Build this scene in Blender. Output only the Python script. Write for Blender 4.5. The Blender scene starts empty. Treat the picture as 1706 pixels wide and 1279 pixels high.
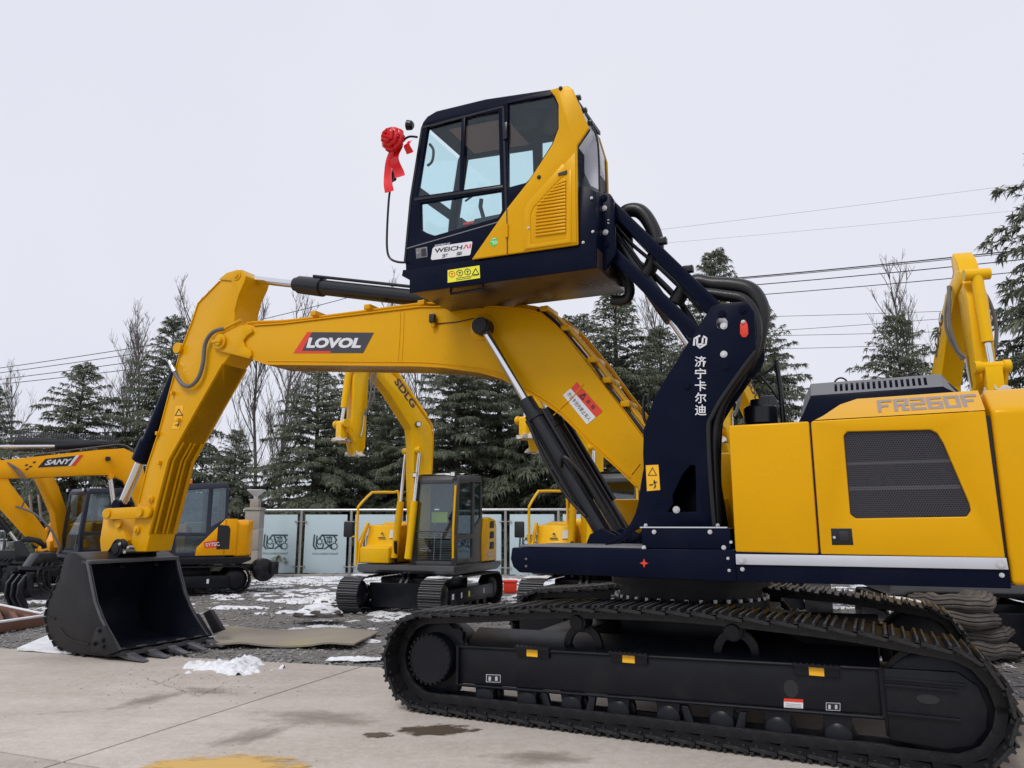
import bpy, bmesh, math, random
from mathutils import Vector, Matrix, Euler, noise
from mathutils.geometry import tessellate_polygon
random.seed(7)
R = math.radians
SC = bpy.context.scene
COL = SC.collection

# ------------------------------------------------------------------ camera, sky, sun, exposure
FOCAL_PX, HORIZON, EYE = 1230.0, 872.0, 1.6
PITCH = math.atan((HORIZON - 639.5) / FOCAL_PX)
cam = bpy.data.objects.new('camera', bpy.data.cameras.new('camera'))
COL.objects.link(cam); SC.camera = cam
cam.location = (0, 0, EYE)
cam.rotation_euler = (math.pi / 2 + PITCH, 0, 0)
cam.data.sensor_fit = 'HORIZONTAL'; cam.data.sensor_width = 36.0
cam.data.lens = FOCAL_PX / 1706.0 * 36.0
cam.data.clip_start = 0.1; cam.data.clip_end = 3000

SUN_EL, SUN_AZ = R(52), R(215)          # azimuth measured clockwise from +Y: light comes from behind the viewer, a little left
wd = bpy.data.worlds.new('World'); SC.world = wd; wd.use_nodes = True
nt = wd.node_tree; nt.nodes.clear()
def N(t, ty, **kw):
    n = t.nodes.new(ty)
    for k, v in kw.items(): setattr(n, k, v)
    return n
sky = N(nt, 'ShaderNodeTexSky', sky_type='NISHITA', sun_disc=False)
sky.sun_elevation = SUN_EL; sky.sun_rotation = SUN_AZ; sky.air_density = 1.2; sky.dust_density = 4.0
scl = N(nt, 'ShaderNodeVectorMath', operation='SCALE'); scl.inputs['Scale'].default_value = 0.07
nt.links.new(sky.outputs[0], scl.inputs[0])
tcw = N(nt, 'ShaderNodeTexCoord')
ns = N(nt, 'ShaderNodeTexNoise'); ns.inputs['Scale'].default_value = 1.6; ns.inputs['Detail'].default_value = 3.0
nt.links.new(tcw.outputs['Generated'], ns.inputs['Vector'])
rmp = N(nt, 'ShaderNodeValToRGB')
rmp.color_ramp.elements[0].position = 0.3; rmp.color_ramp.elements[0].color = (0.79, 0.815, 0.925, 1)
rmp.color_ramp.elements[1].position = 0.75; rmp.color_ramp.elements[1].color = (0.855, 0.868, 0.945, 1)
nt.links.new(ns.outputs[0], rmp.inputs[0])
mixw = N(nt, 'ShaderNodeMix', data_type='RGBA'); mixw.inputs[0].default_value = 0.93
nt.links.new(scl.outputs[0], mixw.inputs[6]); nt.links.new(rmp.outputs[0], mixw.inputs[7])
bg = N(nt, 'ShaderNodeBackground'); bg.inputs[1].default_value = 1.0
wo = N(nt, 'ShaderNodeOutputWorld')
nt.links.new(mixw.outputs[2], bg.inputs[0]); nt.links.new(bg.outputs[0], wo.inputs[0])

sl = bpy.data.lights.new('sun', 'SUN'); sl.energy = 1.45; sl.angle = R(18); sl.color = (1.0, 0.965, 0.91)
so = bpy.data.objects.new('sun', sl); COL.objects.link(so)
sdir = Vector((math.sin(SUN_AZ) * math.cos(SUN_EL), math.cos(SUN_AZ) * math.cos(SUN_EL), math.sin(SUN_EL)))
so.rotation_euler = sdir.to_track_quat('Z', 'Y').to_euler(); so.location = sdir * 60
SC.view_settings.view_transform = 'Standard'; SC.view_settings.look = 'None'
SC.view_settings.exposure = 0.0; SC.view_settings.gamma = 1.0; SC.view_settings.use_curve_mapping = False
SC.cycles.max_bounces = 8; SC.cycles.transparent_max_bounces = 16
SC.cycles.caustics_reflective = False; SC.cycles.caustics_refractive = False

# ------------------------------------------------------------------ materials
MATS = {}
def mat(name, col, rough=0.5, metal=0.0, coat=0.0, var=0.08, vscale=3.0, bump=0.0, bscale=60.0, dirt=None, dirt_amt=0.0, dscale=2.0, spec=0.5, rvar=0.08, stint=None):
    m = bpy.data.materials.new(name); m.use_nodes = True; t = m.node_tree
    b = t.nodes['Principled BSDF']
    b.inputs['Metallic'].default_value = metal; b.inputs['Coat Weight'].default_value = coat; b.inputs['Coat Roughness'].default_value = 0.12
    b.inputs['Specular IOR Level'].default_value = spec
    if stint: b.inputs['Specular Tint'].default_value = tuple(stint) + (1,)
    tc = N(t, 'ShaderNodeTexCoord')
    nz = N(t, 'ShaderNodeTexNoise'); nz.inputs['Scale'].default_value = vscale; nz.inputs['Detail'].default_value = 6.0; nz.inputs['Roughness'].default_value = 0.62
    t.links.new(tc.outputs['Object'], nz.inputs['Vector'])
    mx = N(t, 'ShaderNodeMix', data_type='RGBA')
    mx.inputs[6].default_value = tuple(max(0, c * (1 - var)) for c in col) + (1,); mx.inputs[7].default_value = tuple(min(1, c * (1 + var)) for c in col) + (1,)
    t.links.new(nz.outputs[0], mx.inputs[0]); out = mx.outputs[2]
    if dirt:
        n2 = N(t, 'ShaderNodeTexNoise'); n2.inputs['Scale'].default_value = dscale; n2.inputs['Detail'].default_value = 8.0; n2.inputs['Roughness'].default_value = 0.7
        t.links.new(tc.outputs['Object'], n2.inputs['Vector'])
        r2 = N(t, 'ShaderNodeMapRange'); r2.inputs[1].default_value = 0.48; r2.inputs[2].default_value = 0.72; r2.inputs[4].default_value = dirt_amt
        t.links.new(n2.outputs[0], r2.inputs[0])
        m2 = N(t, 'ShaderNodeMix', data_type='RGBA'); m2.inputs[7].default_value = tuple(dirt) + (1,)
        t.links.new(r2.outputs[0], m2.inputs[0]); t.links.new(out, m2.inputs[6]); out = m2.outputs[2]
    t.links.new(out, b.inputs['Base Color'])
    rr = N(t, 'ShaderNodeMapRange'); rr.inputs[3].default_value = max(0.02, rough - rvar); rr.inputs[4].default_value = min(1, rough + rvar)
    t.links.new(nz.outputs[0], rr.inputs[0]); t.links.new(rr.outputs[0], b.inputs['Roughness'])
    if bump > 0:
        n3 = N(t, 'ShaderNodeTexNoise'); n3.inputs['Scale'].default_value = bscale; n3.inputs['Detail'].default_value = 5.0
        t.links.new(tc.outputs['Object'], n3.inputs['Vector'])
        bp = N(t, 'ShaderNodeBump'); bp.inputs['Strength'].default_value = bump; bp.inputs['Distance'].default_value = 0.02
        t.links.new(n3.outputs[0], bp.inputs['Height']); t.links.new(bp.outputs[0], b.inputs['Normal'])
    MATS[name] = m
    return m
def glass(name, tint, refl=0.10):
    m = bpy.data.materials.new(name); m.use_nodes = True; t = m.node_tree; t.nodes.remove(t.nodes['Principled BSDF'])
    tr = N(t, 'ShaderNodeBsdfTransparent'); tr.inputs[0].default_value = tuple(tint) + (1,)
    gl = N(t, 'ShaderNodeBsdfGlossy'); gl.inputs['Roughness'].default_value = 0.03; gl.inputs[0].default_value = (0.9, 0.95, 1, 1)
    lw = N(t, 'ShaderNodeLayerWeight'); lw.inputs[0].default_value = 0.5
    pw = N(t, 'ShaderNodeMath', operation='POWER'); pw.inputs[1].default_value = 5.0; t.links.new(lw.outputs['Facing'], pw.inputs[0])
    mr = N(t, 'ShaderNodeMath', operation='MULTIPLY_ADD'); mr.inputs[1].default_value = 0.6; mr.inputs[2].default_value = refl * 0.4; fr = pw
    ms = N(t, 'ShaderNodeMixShader'); o = t.nodes['Material Output']
    t.links.new(fr.outputs[0], mr.inputs[0]); t.links.new(mr.outputs[0], ms.inputs[0]); t.links.new(tr.outputs[0], ms.inputs[1]); t.links.new(gl.outputs[0], ms.inputs[2])
    t.links.new(ms.outputs[0], o.inputs[0]); MATS[name] = m
    return m
mat('yellow', (0.705, 0.352, 0.002), 0.27, spec=0.5, stint=(1.0, 0.80, 0.25), var=0.05, vscale=1.3, bump=0.03, bscale=45, dirt=(0.52, 0.27, 0.02), dirt_amt=0.25, dscale=1.7)
mat('yellow_bright', (0.84, 0.47, 0.004), 0.27, spec=0.5, stint=(1.0, 0.80, 0.25), var=0.06, vscale=1.5, dirt=(0.5, 0.33, 0.1), dirt_amt=0.25)
mat('orange_yellow', (0.83, 0.36, 0.004), 0.27, spec=0.5, stint=(1.0, 0.80, 0.25), var=0.06, vscale=1.5, dirt=(0.45, 0.27, 0.08), dirt_amt=0.25)
mat('navy', (0.0030, 0.0052, 0.018), 0.28, spec=0.075, var=0.25, vscale=2.0, bump=0.02, bscale=50, dirt=(0.018, 0.019, 0.026), dirt_amt=0.2)
mat('black_paint', (0.009, 0.010, 0.014), 0.26, spec=0.4, var=0.25, vscale=3, dirt=(0.03, 0.03, 0.032), dirt_amt=0.12)
mat('bucket_black', (0.0145, 0.0145, 0.0165), 0.40, spec=0.22, var=0.3, vscale=2.2, bump=0.04, bscale=30, dirt=(0.05, 0.043, 0.038), dirt_amt=0.3)
mat('bucket_edge', (0.075, 0.075, 0.085), 0.34, spec=0.5, var=0.3, vscale=6, dirt=(0.02, 0.02, 0.022), dirt_amt=0.5, dscale=7)  # lighter base puts sky reflection on the edge and top bars; also tooth grey
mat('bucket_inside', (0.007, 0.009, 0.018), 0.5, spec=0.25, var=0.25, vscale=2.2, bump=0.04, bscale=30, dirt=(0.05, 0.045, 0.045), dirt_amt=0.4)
mat('track_metal', (0.014, 0.014, 0.016), 0.42, spec=0.32, var=0.35, vscale=9, bump=0.12, bscale=70, dirt=(0.06, 0.056, 0.052), dirt_amt=0.35, dscale=6)
mat('frame_black', (0.0075, 0.0085, 0.0125), 0.34, spec=0.22, var=0.3, vscale=4, bump=0.04, bscale=60, dirt=(0.032, 0.030, 0.028), dirt_amt=0.3, dscale=3)
mat('underside', (0.12, 0.085, 0.065), 0.28, metal=0.6, var=0.5, vscale=1.6, dirt=(0.035, 0.03, 0.032), dirt_amt=0.7, dscale=1.5)
mat('lit_edge', (0.16, 0.16, 0.165), 0.38, metal=0.6, var=0.4, vscale=12, dirt=(0.03, 0.03, 0.03), dirt_amt=0.7, dscale=9)  # paler grey for grouser tips: bright lit edges put into the colour
mat('sky_white_pane', (0.66, 0.69, 0.76), 0.25, var=0.05)  # opaque pale tone, sky reflection on the rear glass put into the colour
mat('chrome', (0.75, 0.76, 0.78), 0.12, metal=1.0, var=0.05)
mat('steel', (0.55, 0.55, 0.55), 0.35, metal=0.9, var=0.1)
mat('silver_strip', (0.55, 0.57, 0.62), 0.4, metal=0.2, var=0.08)
mat('bolt', (0.62, 0.62, 0.64), 0.35, metal=0.6)
mat('rubber', (0.010, 0.010, 0.011), 0.33, spec=0.4, var=0.3, bump=0.1, bscale=80)
mat('hose_grey', (0.12, 0.12, 0.125), 0.5, var=0.2)
mat('grey_plastic', (0.16, 0.165, 0.18), 0.5, var=0.1)
mat('dark_seat', (0.02, 0.022, 0.028), 0.8)
mat('white_paint', (0.74, 0.75, 0.78), 0.45, var=0.04)
mat('sticker_yellow', (0.85, 0.62, 0.02), 0.45, var=0.04)
mat('sticker_orange', (0.88, 0.47, 0.01), 0.45, var=0.04)
mat('sticker_lemon', (0.85, 0.82, 0.03), 0.45, var=0.04)
mat('red', (0.72, 0.045, 0.02), 0.42, var=0.06)
mat('ribbon_red', (0.74, 0.006, 0.010), 0.24, var=0.2, vscale=14)
mat('print_black', (0.012, 0.012, 0.014), 0.5)
mat('print_dark', (0.045, 0.042, 0.055), 0.45)
mat('print_grey', (0.30, 0.235, 0.215), 0.5, var=0.12)
mat('green', (0.05, 0.55, 0.07), 0.4)
mat('hatch_red', (0.42, 0.20, 0.17), 0.6)
mat('orange_lamp', (0.9, 0.25, 0.02), 0.3)
glass('cab_glass', (0.885, 0.965, 0.975), 0.08)
glass('dark_glass', (0.80, 0.84, 0.86), 0.1)
mat('lamp_glass', (0.8, 0.8, 0.8), 0.15, spec=0.8)

# ------------------------------------------------------------------ mesh helpers
class MB:
    def __init__(s): s.v = []; s.f = []
    def add(s, vs, fs):
        o = len(s.v); s.v += [tuple(v) for v in vs]; s.f += [tuple(i + o for i in f) for f in fs]; return s
    def box(s, c, d, rot=None):
        hx, hy, hz = d[0] / 2, d[1] / 2, d[2] / 2
        vs = [Vector((x, y, z)) for x in (-hx, hx) for y in (-hy, hy) for z in (-hz, hz)]
        if rot is not None: vs = [rot @ v for v in vs]
        vs = [v + Vector(c) for v in vs]
        return s.add(vs, [(0, 1, 3, 2), (4, 6, 7, 5), (0, 4, 5, 1), (2, 3, 7, 6), (0, 2, 6, 4), (1, 5, 7, 3)])
    def box2(s, a, b): return s.box([(a[i] + b[i]) / 2 for i in range(3)], [abs(b[i] - a[i]) for i in range(3)])
    def prism(s, poly, y0, y1, holes=()):
        """poly in (x,z), extruded along y"""
        loops = [list(poly)] + [list(h) for h in holes]
        if holes:
            flat = [p for l in loops for p in l]
            tris = tessellate_polygon([[Vector((p[0], p[1], 0)) for p in l] for l in loops])
        else: flat = loops[0]
        n = len(flat); o = len(s.v)
        s.v += [(p[0], y0, p[1]) for p in flat] + [(p[0], y1, p[1]) for p in flat]
        if holes:
            for t in tris: s.f.append(tuple(o + i for i in t)); s.f.append(tuple(o + n + i for i in reversed(t)))
        else:
            s.f.append(tuple(o + i for i in range(n))); s.f.append(tuple(o + n + i for i in reversed(range(n))))
        k = 0
        for l in loops:
            m = len(l)
            for i in range(m):
                a, b = o + k + i, o + k + (i + 1) % m
                s.f.append((a, b, b + n, a + n))
            k += m
        return s
    def loft(s, A, B, closed=True, caps=True):
        n = len(A); o = len(s.v); s.v += [tuple(p) for p in A] + [tuple(p) for p in B]
        for i in range(n if closed else n - 1): s.f.append((o + i, o + (i + 1) % n, o + n + (i + 1) % n, o + n + i))
        if caps: s.f.append(tuple(o + i for i in reversed(range(n)))); s.f.append(tuple(o + n + i for i in range(n)))
        return s
    def tube(s, pts, r, n=8, caps=True, r2=None):
        pts = [Vector(p) for p in pts]; o = len(s.v); m = len(pts)
        up = None
        for i, p in enumerate(pts):
            d = (pts[min(i + 1, m - 1)] - pts[max(i - 1, 0)]).normalized()
            if up is None: up = d.orthogonal().normalized()
            up = (up - d * up.dot(d)); up = up.normalized() if up.length > 1e-6 else d.orthogonal().normalized()
            q = d.cross(up); rr = r if r2 is None else r + (r2 - r) * i / (m - 1)
            for k in range(n):
                a = 2 * math.pi * k / n
                s.v.append(tuple(p + up * (math.cos(a) * rr) + q * (math.sin(a) * rr)))
        for i in range(m - 1):
            for k in range(n):
                a = o + i * n + k; b = o + i * n + (k + 1) % n
                s.f.append((a, b, b + n, a + n))
        if caps: s.f.append(tuple(o + k for k in reversed(range(n)))); s.f.append(tuple(o + (m - 1) * n + k for k in range(n)))
        return s
    def cyl(s, a, b, r, n=20, r2=None): return s.tube([a, b], r, n, True, r2)
    def lathe(s, c, axis, prof, n=24):
        """prof: list of (distance along axis, radius)"""
        ax = Vector(axis).normalized(); u = ax.orthogonal().normalized(); w = ax.cross(u); o = len(s.v); c = Vector(c)
        for d, r in prof:
            for k in range(n):
                a = 2 * math.pi * k / n; s.v.append(tuple(c + ax * d + (u * math.cos(a) + w * math.sin(a)) * r))
        for i in range(len(prof) - 1):
            for k in range(n):
                a = o + i * n + k; b = o + i * n + (k + 1) % n; s.f.append((a, b, b + n, a + n))
        s.f.append(tuple(o + k for k in reversed(range(n)))); s.f.append(tuple(o + (len(prof) - 1) * n + k for k in range(n)))
        return s
    def mesh(s, name, m, bevel=0.0, seg=2, smooth=True, angle=38):
        me = bpy.data.meshes.new(name); me.from_pydata(s.v, [], s.f)
        bm = bmesh.new(); bm.from_mesh(me)
        bmesh.ops.recalc_face_normals(bm, faces=bm.faces)
        if bevel > 0:
            es = [e for e in bm.edges if len(e.link_faces) == 2 and e.calc_face_angle(0) > R(28)]
            if es: bmesh.ops.bevel(bm, geom=es, offset=bevel, segments=seg, affect='EDGES', profile=0.5, clamp_overlap=True)
        bm.to_mesh(me); bm.free()
        if smooth:
            me.polygons.foreach_set('use_smooth', [True] * len(me.polygons)); me.set_sharp_from_angle(angle=R(angle))
        me.materials.append(MATS[m] if isinstance(m, str) else m)
        return me
    def build(s, name, m, parent=None, bevel=0.0, seg=2, smooth=True, label=None, angle=38, kind=None):
        o = bpy.data.objects.new(name, s.mesh(name, m, bevel, seg, smooth, angle)); COL.objects.link(o)
        if parent is not None: o.parent = parent
        if label: o['label'] = label
        if kind: o['kind'] = kind
        return o
def empty(name, parent=None, loc=(0, 0, 0), rz=0.0):
    o = bpy.data.objects.new(name, None); COL.objects.link(o); o.location = loc; o.rotation_euler = (0, 0, rz)
    o.empty_display_size = 0.2
    if parent is not None: o.parent = parent
    return o
def tag(o, label, cat, group=None, kind=None):
    o['label'] = label; o['category'] = cat
    if group: o['group'] = group
    if kind: o['kind'] = kind
    return o
def inst(name, me, parent=None, loc=(0, 0, 0), rot=(0, 0, 0), scale=None):
    o = bpy.data.objects.new(name, me); COL.objects.link(o); o.location = loc; o.rotation_euler = rot
    if scale is not None: o.scale = scale
    if parent is not None: o.parent = parent
    return o
def smooth_path(pts, k=6):
    """Catmull-Rom through the points"""
    P = [Vector(p) for p in pts]; out = []
    for i in range(len(P) - 1):
        p0, p1, p2, p3 = P[max(i - 1, 0)], P[i], P[i + 1], P[min(i + 2, len(P) - 1)]
        for j in range(k):
            t = j / k
            out.append(0.5 * ((2 * p1) + (p2 - p0) * t + (2 * p0 - 5 * p1 + 4 * p2 - p3) * t * t + (3 * p1 - p0 - 3 * p2 + p3) * t ** 3))
    out.append(P[-1]); return out
def inset_poly(poly, d):
    n = len(poly); A = sum(poly[i][0] * poly[(i + 1) % n][1] - poly[(i + 1) % n][0] * poly[i][1] for i in range(n)); sg = 1 if A > 0 else -1
    out = []
    for i in range(n):
        p0, p1, p2 = Vector(poly[i - 1]), Vector(poly[i]), Vector(poly[(i + 1) % n])
        e1 = (p1 - p0).normalized(); e2 = (p2 - p1).normalized()
        n1 = Vector((-e1.y, e1.x)) * sg; n2 = Vector((-e2.y, e2.x)) * sg
        b = (n1 + n2); b = b.normalized() / max(0.4, math.sqrt((1 + n1.dot(n2)) / 2)) if b.length > 1e-6 else n1
        out.append((p1.x + b.x * d, p1.y + b.y * d))
    return out
# lettering: a text curve's outline mapped on a flat quad (corners: bottom-left, bottom-right, top-right, top-left as read)
def text_mesh(body, bold=0.0):
    cu = bpy.data.curves.new('lettering', 'FONT'); cu.body = body; cu.size = 1.0; cu.offset = bold; cu.resolution_u = 3
    ob = bpy.data.objects.new('lettering_source', cu); COL.objects.link(ob)
    bpy.context.view_layer.update()
    dg = bpy.context.evaluated_depsgraph_get()
    me = bpy.data.meshes.new_from_object(ob.evaluated_get(dg))
    vs = [(v.co.x, v.co.y) for v in me.vertices]; fs = [tuple(p.vertices) for p in me.polygons]
    bpy.data.objects.remove(ob); bpy.data.curves.remove(cu); bpy.data.meshes.remove(me)
    return vs, fs
def lettering(body, quad, m, parent, bold=0.0, name='lettering', lift=0.0):
    vs, fs = text_mesh(body, bold)
    x0 = min(v[0] for v in vs); x1 = max(v[0] for v in vs); y0 = min(v[1] for v in vs); y1 = max(v[1] for v in vs)
    q = [Vector(p) for p in quad]; nrm = (q[1] - q[0]).cross(q[3] - q[0]).normalized() * lift
    out = []
    for x, y in vs:
        a = (x - x0) / (x1 - x0); b = (y - y0) / (y1 - y0)
        out.append((q[0] * (1 - a) + q[1] * a) * (1 - b) + (q[3] * (1 - a) + q[2] * a) * b + nrm)
    me = bpy.data.meshes.new(name); me.from_pydata([tuple(v) for v in out], [], fs); me.materials.append(MATS[m])
    o = bpy.data.objects.new(name, me); COL.objects.link(o); o.parent = parent
    return o
# ------------------------------------------------------------------ the big excavator
YAW = R(154.1752)
ORG = Vector((1.70626, 7.31826, 0.0))
UX = Vector((math.cos(YAW), math.sin(YAW), 0)); VY = Vector((-math.sin(YAW), math.cos(YAW), 0))
def ray(px, py):
    d = Vector(((px - 853.0) / FOCAL_PX, 1.0, -(py - 639.5) / FOCAL_PX)); c, s_ = math.cos(PITCH), math.sin(PITCH)
    return Vector((d.x, d.y * c - d.z * s_, d.y * s_ + d.z * c))
EYEV = Vector((0, 0, EYE))
def M(px, py, y):
    """side-view measurement: photo point -> (x, z) on the machine's plane at offset y from its centre line"""
    d = ray(px, py); t = ((ORG - EYEV).dot(VY) + y) / d.dot(VY); q = EYEV + d * t
    return ((q - ORG).dot(UX), q.z)
def T(y, pts): return [M(a, b, y) for a, b in pts]
def T3(y, pts, yy=None): return [(p[0], y if yy is None else yy, p[1]) for p in T(y, pts)]
def G(px, py, z=0.0):
    d = ray(px, py); t = (z - EYE) / d.z; return EYEV + d * t
def AT(px, py, Y):
    d = ray(px, py); t = Y / d.y; return EYEV + d * t

EX = empty('crawler_excavator', None, ORG, YAW)
tag(EX, 'large yellow excavator with a raised cab high on black lifting arms, parked on the concrete', 'excavator')

def plate(name, y0, y1, pts, m, parent, bevel=0.006, holes=(), label=None, at=None, seg=2):
    yy = at if at is not None else max(y0, y1)
    return MB().prism(T(yy, pts), y0, y1, [T(yy, h) for h in holes]).build(name, m, parent, bevel=bevel, label=label, seg=seg)
def sticker(y, pts, m, parent, label=None, name='sticker', th=0.003):
    return MB().prism(T(y, pts), y, y + th).build(name, m, parent, bevel=0, label=label)
def bolts(parent, y, pts, r=0.022, m='bolt', name='bolt', h=0.018):
    for p in pts:
        x, z = M(p[0], p[1], y)
        MB().lathe((x, y, z), (0, 1, 0), [(0, r), (h * 0.4, r), (h * 0.4, r * 0.62), (h, r * 0.62)], 12).build(name, m, parent)

# ---- tracks
def track_path(xf, zf, xr, zr, rad, top):
    pts = []
    for i in range(40): pts.append((xr + (xf - xr) * i / 40, zf - rad))
    for i in range(25): a = -math.pi / 2 + math.pi * i / 25; pts.append((xf + rad * math.cos(a), zf + rad * math.sin(a)))
    tp = smooth_path([(xf, zf + rad, 0)] + [(a, b, 0) for a, b in top] + [(xr, zr + rad, 0)], 12)
    pts += [(p.x, p.y) for p in tp[:-1]]
    for i in range(25): a = math.pi / 2 + math.pi * i / 25; pts.append((xr + rad * math.cos(a), zr + rad * math.sin(a)))
    return pts
def along(pts, pitch):
    n = len(pts); seg = [math.dist(pts[i], pts[(i + 1) % n]) for i in range(n)]; L = sum(seg); k = round(L / pitch); st = L / k; out = []
    i, acc = 0, 0.0
    for j in range(k):
        d = j * st
        while acc + seg[i] < d: acc += seg[i]; i += 1
        t = (d - acc) / seg[i]; a, b = pts[i], pts[(i + 1) % n]
        out.append((a[0] + (b[0] - a[0]) * t, a[1] + (b[1] - a[1]) * t, math.atan2(b[1] - a[1], b[0] - a[0])))
    return out, st
def shoe_mesh(st, w, gh, name='track_shoe', links=True, m='track_metal'):
    b = MB(); L = st * 0.965; th = 0.024 if gh > 0.02 else 0.016; tl = 0.010 if gh > 0.02 else 0.006      # plate slightly pitched so that neighbours step
    x_ = L / 2; h_ = w / 2
    b.loft([(-x_, -h_, -gh - tl), (x_, -h_, -gh + tl), (x_, -h_, -gh + tl - th), (-x_, -h_, -gh - tl - th)], [(-x_, h_, -gh - tl), (x_, h_, -gh + tl), (x_, h_, -gh + tl - th), (-x_, h_, -gh - tl - th)])
    for gx, h in ((-0.42, 1.0), (-0.02, 0.9), (0.36, 1.0)):
        c = gx * L; o = len(b.v)
        for y in (-w / 2, w / 2):
            b.v += [(c - 0.016, y, -gh), (c + 0.016, y, -gh), (c + 0.007, y, -gh + gh * h), (c - 0.007, y, -gh + gh * h)]
        b.f += [(o, o + 1, o + 2, o + 3), (o + 4, o + 7, o + 6, o + 5)] + [(o + i, o + 4 + i, o + 4 + (i + 1) % 4, o + (i + 1) % 4) for i in range(4)]
    if links:
        for y in (-0.085, 0.085):
            b.box((0, y, -gh - 0.018 - 0.045), (st * 1.02, 0.04, 0.075))
        for y in (-w * 0.42, w * 0.42):
            for x in (-0.05, 0.05): b.box((x, y, -gh - 0.028), (0.026, 0.026, 0.022))
    me = b.mesh(name, m, 0.002 if gh > 0.02 else 0, 1); me.materials.append(MATS['lit_edge'])
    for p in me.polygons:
        if p.center.z > -gh * 0.12 and p.normal.z > 0.7: p.material_index = 1  # outer grouser faces take the painted highlight tone
    return me
def lay_track(parent, pts, pitch, y, w, gh, links=True, name='track_shoe', m='track_metal'):
    spots, st = along(pts, pitch)
    key = (round(st, 4), w, gh, m)
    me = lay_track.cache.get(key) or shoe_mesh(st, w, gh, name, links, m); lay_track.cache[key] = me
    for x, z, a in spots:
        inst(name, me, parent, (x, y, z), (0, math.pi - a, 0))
lay_track.cache = {}
MAIN_PATH = track_path(2.0, 0.42, -1.95, 0.42, 0.42, [(1.45, 0.885), (0.85, 0.945), (0.3, 0.968), (-0.3, 0.972), (-0.9, 0.945), (-1.45, 0.905)])
def pin_star(b, c, r0, r1, n, y0, y1):
    poly = []
    for k in range(n * 4):
        a = 2 * math.pi * k / (n * 4); r = r1 if (k % 4) in (0, 1) else r0
        poly.append((c[0] + r * math.cos(a), c[1] + r * math.sin(a)))
    b.prism(poly, y0, y1)
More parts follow.
